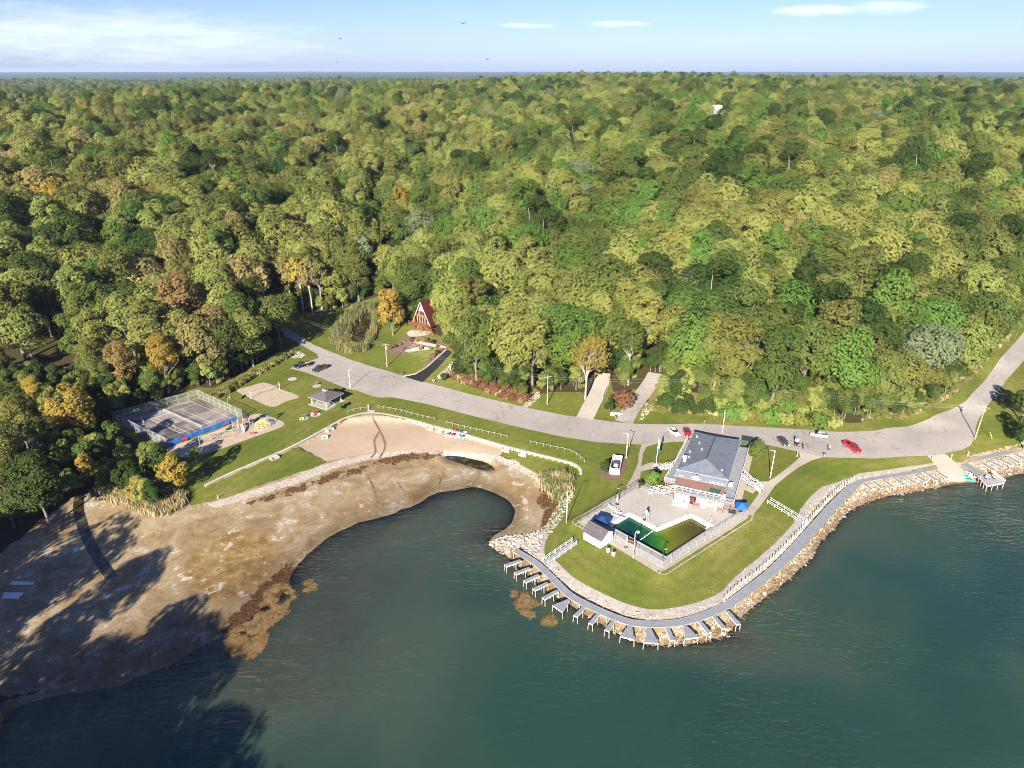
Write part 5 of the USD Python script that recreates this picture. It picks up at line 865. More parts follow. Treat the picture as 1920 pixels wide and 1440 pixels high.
def pl(a, b, w=.09):
    MB().bar(np.add(a, (0, 0, .004)) - o, np.add(b, (0, 0, .004)) - o, w, .006).build('line', L['white_paint'], T)
for a0, b0, a1, b1 in ((.10, .06, .92, .06), (.10, .86, .92, .86), (.92, .06, .92, .86), (.10, .18, .92, .18), (.10, .74, .92, .74), (.70, .18, .70, .74), (.30, .18, .30, .74), (.30, .46, .70, .46), (.10, .06, .10, .86), (.36, .06, .36, .86), (.44, .06, .44, .30)): pl(cp(a0, b0), cp(a1, b1))
arc = [cp(.28 + .10 * math.sin(t), .46 + .16 * math.cos(t)) for t in np.linspace(0, PI, 14)]
for a, b in zip(arc[:-1], arc[1:]): pl(a, b)
T = thing('tennis_net', 'sagging dark tennis net across the hard court', 'net', cp(.52, .10)); n0, n1 = np.zeros(3), cp(.52, .80) - cp(.52, .10)
for p in (n0, n1): MB().cyl(p, .06, 1.15, 8).build('post', L['galvanised'], T)
MB().quad(n0 + [0, 0, .08], n1 + [0, 0, .08], n1 + [0, 0, 1.0], n0 + [0, 0, 1.0]).build('net', L['chain_link'], T); MB().bar(n0 + [0, 0, 1.02], n1 + [0, 0, 1.02], .05, .09).build('tape', L['white_paint'], T)
fence('court_fence', [cpx[3], cpx[0], cpx[1], cpx[2], cpx[2] + (cpx[3] - cpx[2]) * .06], 3.0, 'tall chain-link fence round three sides of the hard court', sp=3.0, r=.06, rails=(1.0, .5, .03))
T = thing('windscreen_fence', 'low fence covered with bright blue windscreen along the court front', 'fence', cpx[3]); k_ = 11
for i in range(k_ + 1): MB().cyl((cpx[2] - cpx[3]) * (.02 + .90 * i / k_), .05, 1.5, 6).build('post', L['galvanised'], T)
for i in range(k_):
    a, b = (cpx[2] - cpx[3]) * (.02 + .90 * i / k_), (cpx[2] - cpx[3]) * (.02 + .90 * (i + 1) / k_); off = np.array([.08, -.10, 0]); mb = MB(); m5 = 5
    P = [a + (b - a) * t + off + [0, 0, 0] for t in np.linspace(0, 1, m5)]; v = []
    for t, p in zip(np.linspace(0, 1, m5), P): bow = .10 * math.sin(PI * t) * (1 if i % 2 else -.6); v += [p + [bow * .4, -bow, .12], p + [bow * .5, -bow * 1.2, .8], p + [0, 0, 1.45 - .05 * math.sin(PI * t)]]
    mb.add(v, [[j * 3 + q, (j + 1) * 3 + q, (j + 1) * 3 + q + 1, j * 3 + q + 1] for j in range(m5 - 1) for q in range(2)]).build('screen_panel', L['blue_cloth'], T, True)
def hoop(p, rz, lb, h=3.0):
    T = thing('basketball_hoop', lb, 'basketball hoop', p, rz); MB().tube([(-1.0, 0, 0), (-1.0, 0, h - .6), (-.7, 0, h), (0, 0, h + .3)], .08, 8).build('pole', L['galvanised'], T); MB().box((.05, 0, h + .45), (.05, 1.8, 1.1)).build('backboard', L['white_paint'], T)
    a = np.linspace(0, 2 * PI, 13); MB().tube(np.stack([.32 + .23 * np.cos(a), .23 * np.sin(a), np.full(13, h + .05)], -1), .02, 5, False).build('rim', L['orange_paint'], T); MB().box((.085, 0, h + .3), (.012, .6, .45)).build('target_square', L['orange_paint'], T)
hoop(cp(.06, .46), math.atan2(u_[1], u_[0]), 'basketball hoop at the left end of the hard court'); hoop(np.array(at(434, 759)), math.atan2(-v_[1], -v_[0]) + .9, 'white-boarded basketball hoop on the grass outside the court fence', 2.4)
# ------------------------------------------------------------------ volleyball, pavilion, playground
vpoly = Polygon(smooth_line(ats([(444, 733), (470, 724), (497, 718), (530, 731), (561, 744), (536, 753), (510, 763), (475, 749)]), .8, True)); drape('volleyball_court', vpoly, L['volley_sand'], .06, 'sand volleyball court behind the playground', 'court')
va, vb = at(471, 748), at(525, 731); T = thing('volleyball_net', 'volleyball net on two white posts over the sand court', 'net', va)
for p in (va - va, vb - va): MB().cyl(p - [0, 0, .2], .09, 2.9, 8).build('post', L['white_paint'], T)
d_ = vb - va; MB().quad([0, 0, 1.45], d_ + [0, 0, 1.45], d_ + [0, 0, 2.4], [0, 0, 2.4]).build('net', L['chain_link'], T); MB().bar((0, 0, 2.42), d_ + [0, 0, 2.42], .04, .07).build('tape', L['dark_metal'], T)
pv = at(613, 755); pva = at(585, 753); pvb = at(613, 762); rz_ = math.atan2(*(pvb - pva)[:2][::-1]); T = thing('picnic_pavilion', 'open picnic pavilion with grey hip roof and white cupola', 'pavilion', pv, rz_)
MB().box((0, 0, .06), (8.0, 8.0, .16)).build('slab', L['deck_concrete'], T)
for x in (-3.1, 3.1):
    for y in (-3.1, 3.1): MB().box((x, y, 1.4), (.22, .22, 2.5)).build('post', L['white_paint'], T)
ev = [(-3.9, -3.9, 2.6), (3.9, -3.9, 2.6), (3.9, 3.9, 2.6), (-3.9, 3.9, 2.6)]; ap = [(-.6, -.6, 4.3), (.6, -.6, 4.3), (.6, .6, 4.3), (-.6, .6, 4.3)]
for i in range(4): MB().slab([ev[i], ev[(i + 1) % 4], ap[(i + 1) % 4], ap[i]], .1).build('roof_plane', L['dark_shingle'], T)
MB().box((0, 0, 4.45), (1.2, 1.2, .7)).build('cupola', L['white_paint'], T); MB().slab([(-.75, -.75, 4.8), (.75, -.75, 4.8), (0, 0, 5.3)], .06).slab([(.75, -.75, 4.8), (.75, .75, 4.8), (0, 0, 5.3)], .06).slab([(.75, .75, 4.8), (-.75, .75, 4.8), (0, 0, 5.3)], .06).slab([(-.75, .75, 4.8), (-.75, -.75, 4.8), (0, 0, 5.3)], .06).build('cupola_roof', L['dark_shingle'], T)
for i in range(4): MB().bar(ev[i], ev[(i + 1) % 4], .08, .16).build('fascia', L['grey_plastic'], T)
for k, (x, y) in enumerate(((-1.5, -1.4), (1.6, -1.2), (0, 1.6))): c, s = math.cos(rz_), math.sin(rz_); picnic_table(pv + [x * c - y * s, x * s + y * c, .15], rz_, 'picnic table under the pavilion roof, %s' % ('nearest the court', 'nearest the lake fence', 'nearest the road')[k])
for q, r_, lb in (((548, 711), 1.5, 'small pale concrete pad on the grass nearer the volleyball court'), ((594, 724), 1.4, 'small pale concrete pad on the grass with a red grill'), ((571, 785), 1.2, 'round gravel pad with a dark grill below the pavilion'), ((592, 777), 1.7, 'round white concrete pad with red table below the pavilion')):
    p = at(*q); drape('concrete_pad', Point(p[0], p[1]).buffer(r_), L['deck_concrete'], .075, lb, 'pad')
T = thing('round_table', 'round picnic table with red seats on a white pad', 'picnic table', at(592, 777) + [0, 0, .08]); MB().cyl((0, 0, .7), .62, .05, 14).build('tabletop', L['red_paint'], T); MB().cyl((0, 0, 0), .08, .7, 8).build('pedestal', L['dark_metal'], T)
for a in range(4): MB().cyl((1.0 * math.cos(a * PI / 2), 1.0 * math.sin(a * PI / 2), .0), .22, .45, 8).build('seat', L['red_paint' if a % 2 else 'white_paint'], T)
for q, lb, m_ in (((594, 723), 'red grill on a concrete pad beside the parking bay', 'red_paint'), ((572, 784), 'black grill on a gravel pad below the pavilion', 'dark_metal'), ((566, 786), 'stone fire ring beside the black grill', 'pale_stone')):
    p = at(*q) + [0, 0, .07]
    if 'ring' in lb:
        T = thing('fire_ring', lb, 'fire ring', p)
        for a in np.arange(8) * PI / 4: MB().box((.6 * math.cos(a), .6 * math.sin(a), .15), (.3, .42, .32), a, bev=.06).build('stone', L[m_], T)
    else: T = thing('park_grill', lb, 'grill', p); MB().cyl((0, 0, 0), .06, .8, 8).build('post', L['dark_metal'], T); MB().box((0, 0, .9), (.65, .5, .28), bev=.03).build('firebox', L[m_], T); MB().box((0, 0, 1.05), (.6, .45, .02)).build('grate', L['galvanised'], T)
play = Polygon(smooth_line(ats([(316, 839), (380, 818), (443, 791), (470, 779), (486, 776), (512, 783), (533, 793), (526, 802), (490, 815), (451, 829), (415, 842), (380, 853), (350, 858), (322, 850)]), 1.0, True)); drape('playground_sand', play, L['volley_sand'], .06, 'pale sand bed of the playground', 'sand')
p0 = at(453, 803); T = thing('play_structure', 'grey climbing frame with platforms and two slides in the sand', 'play structure', p0, .35)
for k, (x, y, h_) in enumerate(((0, 0, 1.5), (1.7, .2, 1.9), (-1.6, .4, 1.1))):
    MB().box((x, y, h_), (1.5, 1.5, .1)).build('platform', L['grey_plastic'], T)
    for a in (-.68, .68):
        for b in (-.68, .68): MB().cyl((x + a, y + b, 0), .07, h_ + 1.5, 6).build('post', L['timber'], T)
    MB().box((x, y + .7, h_ + .5), (1.3, .05, .8)).build('panel', L['cabin_wood'], T)
MB().slab([(.8, -.6, 3.5), (2.6, -.6, 3.5), (1.7, .2, 4.2)], .06).slab([(2.6, -.6, 3.5), (2.6, 1.0, 3.5), (1.7, .2, 4.2)], .06).slab([(2.6, 1.0, 3.5), (.8, 1.0, 3.5), (1.7, .2, 4.2)], .06).slab([(.8, 1.0, 3.5), (.8, -.6, 3.5), (1.7, .2, 4.2)], .06).build('roof', L['dark_metal'], T)
MB().bar((.2, -.8, 1.5), (.6, -3.2, .25), .6, .08).bar((-.08, -.8, 1.7), (.3, -3.2, .45), .06, .25).bar((.5, -.8, 1.7), (.9, -3.2, .45), .06, .25).build('slide', L['white_paint'], T); MB().bar((-2.4, .3, 1.1), (-4.4, -.5, .2), .55, .08).bar((-2.4, .6, 1.3), (-4.4, -.2, .4), .06, .2).bar((-2.4, 0, 1.3), (-4.4, -.8, .4), .06, .2).build('slide', L['dumpster_green'], T)
for k in range(6): MB().bar((2.4 + .35 * k, -.4, 1.9 - .28 * k), (2.4 + .35 * k, .8, 1.9 - .28 * k), .25, .05).build('ladder_step', L['galvanised'], T)
p0 = at(492, 800); T = thing('dome_climber', 'pale yellow dome climbing frame in the sand', 'climbing frame', p0)
for i in range(4):
    z0 = 2.0 * math.sin(i * PI / 9); r0 = 2.3 * math.cos(i * PI / 9); a = np.linspace(0, 2 * PI, 11); mb = MB(); mb.tube(np.stack([r0 * np.cos(a), r0 * np.sin(a), np.full(11, z0 + .05)], -1), .05, 5, False); mb.build('ring', L['yellow_paint'], T)
for k in range(10):
    mb = MB(); th = np.linspace(0, PI / 2, 7); mb.tube(np.stack([2.3 * np.cos(th) * math.cos(k * PI / 5), 2.3 * np.cos(th) * math.sin(k * PI / 5), 2.0 * np.sin(th)], -1), .05, 5, False); mb.build('rib', L['yellow_paint'], T)
p0 = at(514, 796); tip = np.array(G(501, 777, float(p0[2]) + 2.9)) - p0; T = thing('tilted_spinner', 'tilted blue playground spinner with wide blue head', 'play equipment', p0)
MB().tube([(0, 0, -.2), tip * .5, tip], [.14, .12, .10], 8).build('pole', L['blue_cloth'], T); dn_ = tip / np.linalg.norm(tip); MB().tube([tip - dn_ * .05, tip + dn_ * .05, tip + dn_ * .25], [.75, .95, .3], 14).build('head', L['blue_cloth'], T); MB().tube([tip - dn_ * .9, tip - dn_ * .8], [.55, .55], 12).build('seat_ring', L['blue_cloth'], T)
def swings(q, rz, n_, lb):
    p = at(*q); T = thing('swing_set', lb, 'swing set', p, rz); W_ = 1.5 * n_
    MB().tube([(-W_ / 2, 0, 2.4), (W_ / 2, 0, 2.4)], .07, 6).build('top_bar', L['timber'], T)
    for x in (-W_ / 2, W_ / 2):
        for s_ in (-1, 1): MB().tube([(x, 0, 2.4), (x + (.2 if x > 0 else -.2), s_ * 1.1, 0)], .06, 6).build('leg', L['timber'], T)
    for k in range(n_):
        x = -W_ / 2 + 1.5 * (k + .5); s_ = MB().box((x, .05, .5), (.5, .2, .04)).build('seat', L['rubber'], T); MB().tube([(x - .24, 0, 2.4), (x - .24, .05, .5)], .015, 4, False).tube([(x + .24, 0, 2.4), (x + .24, .05, .5)], .015, 4, False).build('chain', L['galvanised'], T)
swings((416, 823), .35, 4, 'long swing set at the front of the playground sand'); swings((386, 830), .5, 2, 'short swing set near the blue windscreen')
bench(at(426, 797), .45, 'red and white bench at the foot of the blue windscreen', 'red_paint'); bench(at(347, 827), .5, 'red bench halfway along the blue windscreen', 'red_paint'); bench(at(474, 814), .3, 'red backless bench at the sand edge', 'red_paint', back=False)
# ------------------------------------------------------------------ left shore dock
p0 = G(0, 1108, 1.1); T = thing('grey_dock', 'bleached U-shaped dock section stranded on the mud', 'dock', G(10, 1108, 1.0))
o = np.array(G(10, 1108, 1.0)); f_ = lambda q: np.array(G(*q, 1.0)) - o
for nm_, qs in (('walkway', [(-40, 1110), (0, 1091), (18, 1089), (-18, 1121)]), ('arm', [(16, 1089), (63, 1091), (62, 1096), (8, 1096)]), ('arm', [(-12, 1110), (45, 1111), (33, 1122), (-30, 1122)])):
    P = [f_(q) for q in qs]; m_ = 9; A0, A1, A2, A3 = P
    for i in range(m_):
        s, t = (i + .04) / m_, (i + .96) / m_; MB().slab([A0 + (A1 - A0) * s, A0 + (A1 - A0) * t, A3 + (A2 - A3) * t, A3 + (A2 - A3) * s], .12).build('plank', L['white_paint'], T)
    for P_ in (A1, A2): MB().box(P_ + [0, 0, -.5], (.14, .14, .9)).build('pile', L['timber'], T)
# ------------------------------------------------------------------ cabin, pond and garden
A, B = np.array(G(788.5, 566, 19.6)), np.array(G(835, 549, 19.6)); cz = float(H(*G(790, 625, 8.5)[:2])); arz = math.atan2(*(B - A)[:2][::-1]); base = np.array([A[0], A[1], 8.3])
flat_floor = 8.3; T = thing('a_frame_cabin', 'timber A-frame cabin with maroon roof and white gable edges', 'cabin', base, arz)
hw, hr, z0, ln_ = 4.3, 11.3, 3.0, 13.0                       # half width at the eaves, apex height, eave height, depth
MB().box((ln_ / 2 + .6, 0, 1.0), (ln_ - 1.2, hw * 1.7, 4.0)).build('lower_storey', L['cabin_wood'], T)
front = Polygon([(-hw + .5, z0), (hw - .5, z0), (0, hr - .6)]); m_ = trimesh.creation.extrude_polygon(front, .2, engine='earcut'); v = np.array(m_.vertices); MB().add(np.stack([v[:, 2] + .5, v[:, 0], v[:, 1]], -1), m_.faces).build('front_wall', L['cabin_wood'], T)
gw = Polygon([(-1.7, 7.6), (1.7, 7.6), (0, hr - .9)]); m_ = trimesh.creation.extrude_polygon(gw, .06, engine='earcut'); v = np.array(m_.vertices); MB().add(np.stack([v[:, 2] + .42, v[:, 0], v[:, 1]], -1), m_.faces).build('gable_panel', L['white_paint'], T)
for s_ in (-1, 1):
    MB().slab([(-.3, 0, hr), (ln_, 0, hr), (ln_, s_ * (hw + .3), z0 - .6), (-.3, s_ * (hw + .3), z0 - .6)], .22).build('roof_plane', L['maroon_roof'], T); MB().bar((-.34, 0, hr - .08), (-.34, s_ * (hw + .28), z0 - .65), .16, .26, (0, 1, 0)).build('barge_board', L['cap_stone'], T)
for y in (-1.9, -.65, .65, 1.9): MB().box((.44, y, 4.0), (.08, .85, 1.8)).build('window', L['glass_dark'], T); MB().box((.40, y + .55, 4.0), (.06, .12, 1.9)).build('window_frame', L['white_paint'], T)
for y in (-.7, .5): MB().box((.44, y, 6.6), (.08, .9, 1.2)).build('loft_window', L['glass_dark'], T)
MB().box((-1.1, 0, 2.75), (3.0, hw * 2 + .6, .16)).build('balcony', L['cabin_wood'], T); mb = MB(); mb.bar((-2.55, -hw - .2, 3.75), (-2.55, hw + .2, 3.75), .1, .1)
for y in np.linspace(-hw - .2, hw + .2, 22): mb.box((-2.55, y, 3.25), (.06, .06, .95))
mb.build('balcony_railing', L['cabin_wood'], T); MB().box((.1, 0, 5.6), (1.0, 4.2, .12)).build('upper_balcony', L['cabin_wood'], T); MB().box((-.35, 0, 6.05), (.08, 4.2, .8)).build('upper_railing', L['cabin_wood'], T)
for y in (-hw, -1.4, 1.4, hw): MB().box((-2.4, y, 1.3), (.22, .22, 2.8)).build('balcony_post', L['cabin_wood'], T)
for y in (-2.2, .6): MB().box((1.17, y, 1.2), (.06, 1.4, 1.9)).build('patio_door', L['glass_dark'], T)
for k in range(9): MB().box((-2.0 + .05 * k, -hw - .6 - .32 * k, 2.6 - .29 * k), (1.2, .34, .08)).build('stair_tread', L['stained_wood'], T)
CABIN = (base.copy(), math.cos(arz), math.sin(arz)); aw = lambda x, y, z=0.0: np.array([CABIN[0][0] + x * CABIN[1] - y * CABIN[2], CABIN[0][1] + x * CABIN[2] + y * CABIN[1], CABIN[0][2] + z])
T = thing('closed_parasol', 'red furled parasol on the cabin balcony', 'parasol', aw(-1.6, 2.4, 2.85)); MB().tube([(0, 0, 0), (0, 0, 1.1), (0, 0, 1.5), (0, 0, 2.4)], [.04, .35, .45, .05], 8).build('cover', L['orange_paint'], T); MB().cyl((0, 0, 0), .25, .08, 10).build('base', L['dark_metal'], T)
drape('patio', Polygon(smooth_line(ats([(763, 624), (775, 619), (795, 621), (808, 621), (802, 628), (785, 631), (770, 632)]), .8, True)), L['deck_concrete'], .08, 'pale stone patio in front of the cabin', 'patio')
drape('planting_bed', Polygon(smooth_line(ats([(722, 661), (735, 650), (757, 632), (780, 634), (812, 636), (835, 648), (838, 656), (810, 652), (790, 654), (770, 656), (752, 664), (735, 665)]), .8, True)), L['mulch'], .06, 'terraced mulch bed with stones below the cabin', 'planting bed')
drape('path', Polygon(smooth_line(ats([(758, 657), (775, 653), (800, 652), (806, 655), (785, 658), (765, 660)]), .8, True)), L['deck_concrete'], .10, 'small pale terrace in the cabin garden', 'path')
drape('path', Polygon(smooth_line(ats([(778, 640), (800, 643), (828, 648), (838, 652), (825, 653), (795, 647), (780, 644)]), .8, True)), L['concrete'], .11, 'pale sandy path through the cabin garden', 'path')
drape('planting_bed', Polygon(smooth_line(ats([(798, 679), (806, 672), (822, 660), (834, 653), (836, 657), (822, 668), (808, 680), (800, 683)]), .8, True)), L['mulch'], .075, 'narrow flower bed beside the black driveway', 'planting bed')
v, f = sheet(pond.buffer(-.2), .0, 1.5, zf=lambda x, y: x * 0 + PONDZ); nd_ = {'p': ('principled_bsdf', {'base_color': (.030, .024, .012), 'roughness': .08}), 'g': ('geometry', {}), 'n': ('noise_texture', {'scale': .5, 'detail': 5.0}), 'r': ('rgb_ramp', {'ramp': [(.5, (.022, .018, .009)), (.66, (.075, .070, .025))]})}
lk('pond_water', nd_, [('g.position', 'n.vector'), ('n.fac', 'r.fac'), ('r.color', 'p.base_color')]); MB().add(v, f).build('pond', L['pond_water'], None, label='small dark pond beside the cabin', cat='pond', kind='structure')
v, f = sheet(puddle, .0, 1.5, zf=lambda x, y: x * 0 + .47); MB().add(v, f).build('puddle', L['pond_water'], None, label='long dark pool of water left on the mud', cat='puddle', kind='structure')
# ------------------------------------------------------------------ far house
hp = np.array([*G(1345, 232, 55)[:2], 0]); hp = np.array([168.0, 610.0, FARHOUSE_Z]); T = thing('hilltop_house', 'pale grey-roofed house showing above the far treetops', 'house', hp, -.25)
MB().box((0, 0, 3.6), (11, 8, 7.2)).build('wall', L['deck_concrete'], T); MB().box((9.5, 1, 2.6), (7, 7, 5.2)).build('garage', L['deck_concrete'], T)
for s_ in (-1, 1): MB().slab([(-6, 0, 10.4), (6, 0, 10.4), (6, s_ * 4.5, 6.9), (-6, s_ * 4.5, 6.9)], .3).build('roof_plane', L['grey_plastic'], T); MB().slab([(6.4, 1, 7.6), (13.4, 1, 7.6), (13.4, 1 + s_ * 4, 5.0), (6.4, 1 + s_ * 4, 5.0)], .3).build('roof_plane', L['grey_plastic'], T)
m_ = trimesh.creation.extrude_polygon(Polygon([(-4, 0), (4, 0), (0, 3.1)]), 10.6, engine='earcut'); v = np.array(m_.vertices); MB().add(np.stack([v[:, 2] - 5.3, v[:, 0], v[:, 1] + 7.15], -1), m_.faces).build('gable', L['deck_concrete'], T)
for x in (-4, -1, 2, 4.8):
    for z in (2, 5): MB().box((x, -4.03, z), (1.1, .06, 1.4)).build('window', L['glass_dark'], T)
# ------------------------------------------------------------------ vehicles
def loft(secs):
    """secs: (x, z_low, z_high, half width low, half width high)"""
    V = []
    for x, a, b, w0, w1 in secs: bv = min(.10, (b - a) * .3); V.append([(x, -w0 * .92, a), (x, -w0, a + bv), (x, -w1, b - bv), (x, -w1 * .90, b), (x, w1 * .90, b), (x, w1, b - bv), (x, w0, a + bv), (x, w0 * .92, a)])
    n = len(V); f = [[i * 8 + j, i * 8 + (j + 1) % 8, (i + 1) * 8 + (j + 1) % 8, (i + 1) * 8 + j] for i in range(n - 1) for j in range(8)]; f += [[7, 6, 5, 4], [7, 4, 3, 0], [0, 3, 2, 1]]; o = (n - 1) * 8; f += [[o + 4, o + 5, o + 6, o + 7], [o + 0, o + 3, o + 4, o + 7], [o + 1, o + 2, o + 3, o + 0]]
    return np.array(V).reshape(-1, 3), f
for nm, c in (('car_white', (.72, .72, .72)), ('car_red', (.42, .010, .018)), ('car_grey', (.055, .06, .062)), ('car_silver', (.36, .38, .39)), ('car_black', (.012, .013, .015)), ('car_teal', (.03, .045, .05))): pm(nm, c, tuple(x * 1.05 for x in c), .5, .3, .15, .5, coat=.6)
pm('headlight', (.75, .76, .78), (.8, .8, .82), 1.0, .1)
def car(kind, m, rear, front, lb, name='parked_car', cat='car'):
    a, b = at(*rear), at(*front); c = (a + b) / 2; c[2] = max(float(H(c[0], c[1])), a[2], b[2]) + .08; rz = math.atan2(*(b - a)[:2][::-1]); T = thing(name, lb, cat, c, rz)
    if kind == 'sedan': S = [(-2.3, .35, .72, .78, .74), (-2.2, .25, .92, .86, .80), (-1.4, .22, 1.0, .90, .84), (.9, .22, .98, .90, .84), (1.9, .25, .86, .87, .78), (2.3, .35, .66, .78, .70)]; Gh = [(-1.65, .95, 1.02, .78, .72), (-.95, .95, 1.38, .80, .62), (.15, .95, 1.42, .80, .64), (1.0, .95, 1.0, .80, .74)]; Rf = ((-.95, .15), 1.40, .60)
    elif kind == 'suv': S = [(-2.25, .4, 1.05, .84, .82), (-2.15, .3, 1.12, .90, .86), (.95, .28, 1.10, .92, .88), (1.95, .30, .98, .90, .82), (2.3, .4, .78, .82, .74)]; Gh = [(-2.1, 1.08, 1.35, .82, .74), (-1.7, 1.08, 1.68, .84, .70), (.2, 1.08, 1.70, .84, .70), (1.15, 1.08, 1.12, .84, .78)]; Rf = ((-1.7, .2), 1.70, .70)
    else: S = [(-2.85, .5, 1.02, .88, .86), (-2.75, .45, 1.12, .94, .92), (1.3, .42, 1.12, .95, .92), (2.5, .45, 1.10, .93, .86), (2.85, .5, .90, .86, .80)]; Gh = [(-.75, 1.1, 1.60, .86, .76), (-.55, 1.1, 1.84, .86, .72), (.75, 1.1, 1.86, .86, .72), (1.5, 1.1, 1.14, .86, .80)]; Rf = ((-.55, .75), 1.85, .74)
    MB().add(*loft(S)).build('body', L[m], T, 35); MB().add(*loft(Gh)).build('windows', L['glass_dark'], T, 25); MB().box((sum(Rf[0]) / 2, 0, Rf[1] + .012), (Rf[0][1] - Rf[0][0] + .1, Rf[2] * 1.9, .05), bev=.02).build('roof', L[m], T)
    wb = 1.35 if kind != 'pickup' else 1.75; r = .33 if kind != 'pickup' else .40
    for x in (-wb, wb):
        for s_ in (-1, 1): w = MB().tube([(x, s_ * .70, r), (x, s_ * .93, r)], r, 12).build('wheel', L['rubber'], T); MB().tube([(x, s_ * .92, r), (x, s_ * .945, r)], r * .55, 8).build('rim', L['galvanised'], T)
    fx, rx = S[-1][0], S[0][0]
    for s_ in (-.58, .58): MB().box((fx - .05, s_, (S[-1][1] + S[-1][2]) / 2 + .12), (.14, .34, .16), bev=.03).build('headlight', L['headlight'], T); MB().box((rx + .03, s_ * 1.1, S[0][2] - .1), (.08, .24, .18)).build('tail_light', L['red_paint'], T); MB().box((Gh[-1][0] - .25, s_ * 1.65, 1.08), (.16, .16, .12)).build('mirror', L[m], T)
    MB().box((fx - .02, 0, S[-1][1] + .12), (.08, .9, .16)).build('grille', L['dark_metal'], T)
    if kind == 'pickup': MB().box((-1.75, 0, 1.125), (1.75, 1.55, .03)).build('bed_floor', L['rubber'], T); MB().box((-1.75, .88, 1.22), (2.0, .1, .22)).build('bed_side', L[m], T); MB().box((-1.75, -.88, 1.22), (2.0, .1, .22)).build('bed_side', L[m], T); MB().box((-2.78, 0, 1.22), (.1, 1.7, .22)).build('tailgate', L[m], T)
    return c, rz
car('sedan', 'car_white', (1255, 806), (1272, 821), 'white saloon car parked beside the red one behind the clubhouse'); car('sedan', 'car_red', (1285, 807), (1291, 822), 'red car parked close to the clubhouse corner'); car('sedan', 'car_grey', (1461, 823), (1475, 841), 'dark grey saloon parked nose to the kerb right of the clubhouse'); car('suv', 'car_silver', (1548, 822), (1521, 817), 'silver hatchback driving left along the far side of the road')
car('pickup', 'car_red', (1583, 833), (1612, 854), 'red pickup truck standing on the wide road', 'parked_truck', 'pickup truck')
tc, tz = car('pickup', 'car_black', (582, 685), (551, 692), 'black pickup with pink kayaks in its bed at the parking bay', 'parked_truck', 'pickup truck'); tc2, tz2 = car('pickup', 'car_teal', (612, 690), (587, 700), 'dark grey pickup with red gear in its bed at the parking bay', 'parked_truck', 'pickup truck')
def rot(p, c, rz): return np.array([c[0] + p[0] * math.cos(rz) - p[1] * math.sin(rz), c[1] + p[0] * math.sin(rz) + p[1] * math.cos(rz), c[2] + p[2]])
kayak(rot((-1.9, .45, 1.16), tc, tz), tz, 'pink_paint', 'pink kayak in the black pickup bed, wheel-hoop side', 2.7, .7); kayak(rot((-1.9, -.4, 1.16), tc, tz), tz + .08, 'red_paint', 'red kayak in the black pickup bed beside the pink one', 2.7, .7); kayak(rot((-1.9, 0, 1.16), tc2, tz2), tz2, 'red_paint', 'red kayak in the dark grey pickup bed', 2.8, .8)
# utility cart
ca, cb = at(1494, 826), at(1493, 843); c = (ca + cb) / 2; c[2] = float(H(c[0], c[1])) + .08; crz = math.atan2(*(cb - ca)[:2][::-1]); T = thing('utility_cart', 'small roofed utility cart with pink seats at the kerb', 'cart', c, crz)
MB().add(*loft([(-1.4, .35, .85, .62, .6), (.2, .3, .62, .64, .62), (.9, .3, .95, .62, .58), (1.4, .38, .75, .55, .5)])).build('body', L['car_black'], T, 35); MB().box((-.35, 0, .85), (.6, 1.1, .2), bev=.05).build('seat', L['pink_paint'], T); MB().box((-.7, 0, 1.15), (.15, 1.1, .5), bev=.05).build('seat_back', L['white_paint'], T); MB().box((-.35, 0, 1.92), (1.7, 1.25, .07), bev=.02).build('roof', L['grey_plastic'], T)
for x in (-1.1, .45):
    for s_ in (-.55, .55): MB().bar((x, s_, .8), (x * .9, s_, 1.9), .05, .05).build('roof_post', L['dark_metal'], T)
for x in (-.95, .95):
    for s_ in (-1, 1): MB().tube([(x, s_ * .50, .27), (x, s_ * .68, .27)], .27, 10).build('wheel', L['rubber'], T)
for s_ in (-.35, .35): MB().box((1.38, s_, .72), (.06, .2, .14)).build('headlight', L['headlight'], T)
# dumpster
T = thing('dumpster', 'dark green rubbish dumpster behind the clubhouse', 'dumpster', at(1401, 832) + [0, 0, .08], CROT + .05)
MB().prism([(-1.5, -.9), (1.5, -.9), (1.5, .9), (-1.5, .9)], .15, 1.35).build('bin', L['dumpster_green'], T); MB().slab([(-1.55, -.95, 1.38), (1.55, -.95, 1.38), (1.55, .95, 1.7), (-1.55, .95, 1.7)], .06).build('lid', L['dark_metal'], T)
for x in (-1.3, 1.3):
    for y in (-.7, .7): MB().cyl((x, y, 0), .1, .18, 8).build('caster', L['rubber'], T)
for x in (-1, -.3, .4, 1.1): MB().box((x, -.93, .75), (.1, .06, 1.1)).build('rib', L['dumpster_green'], T)
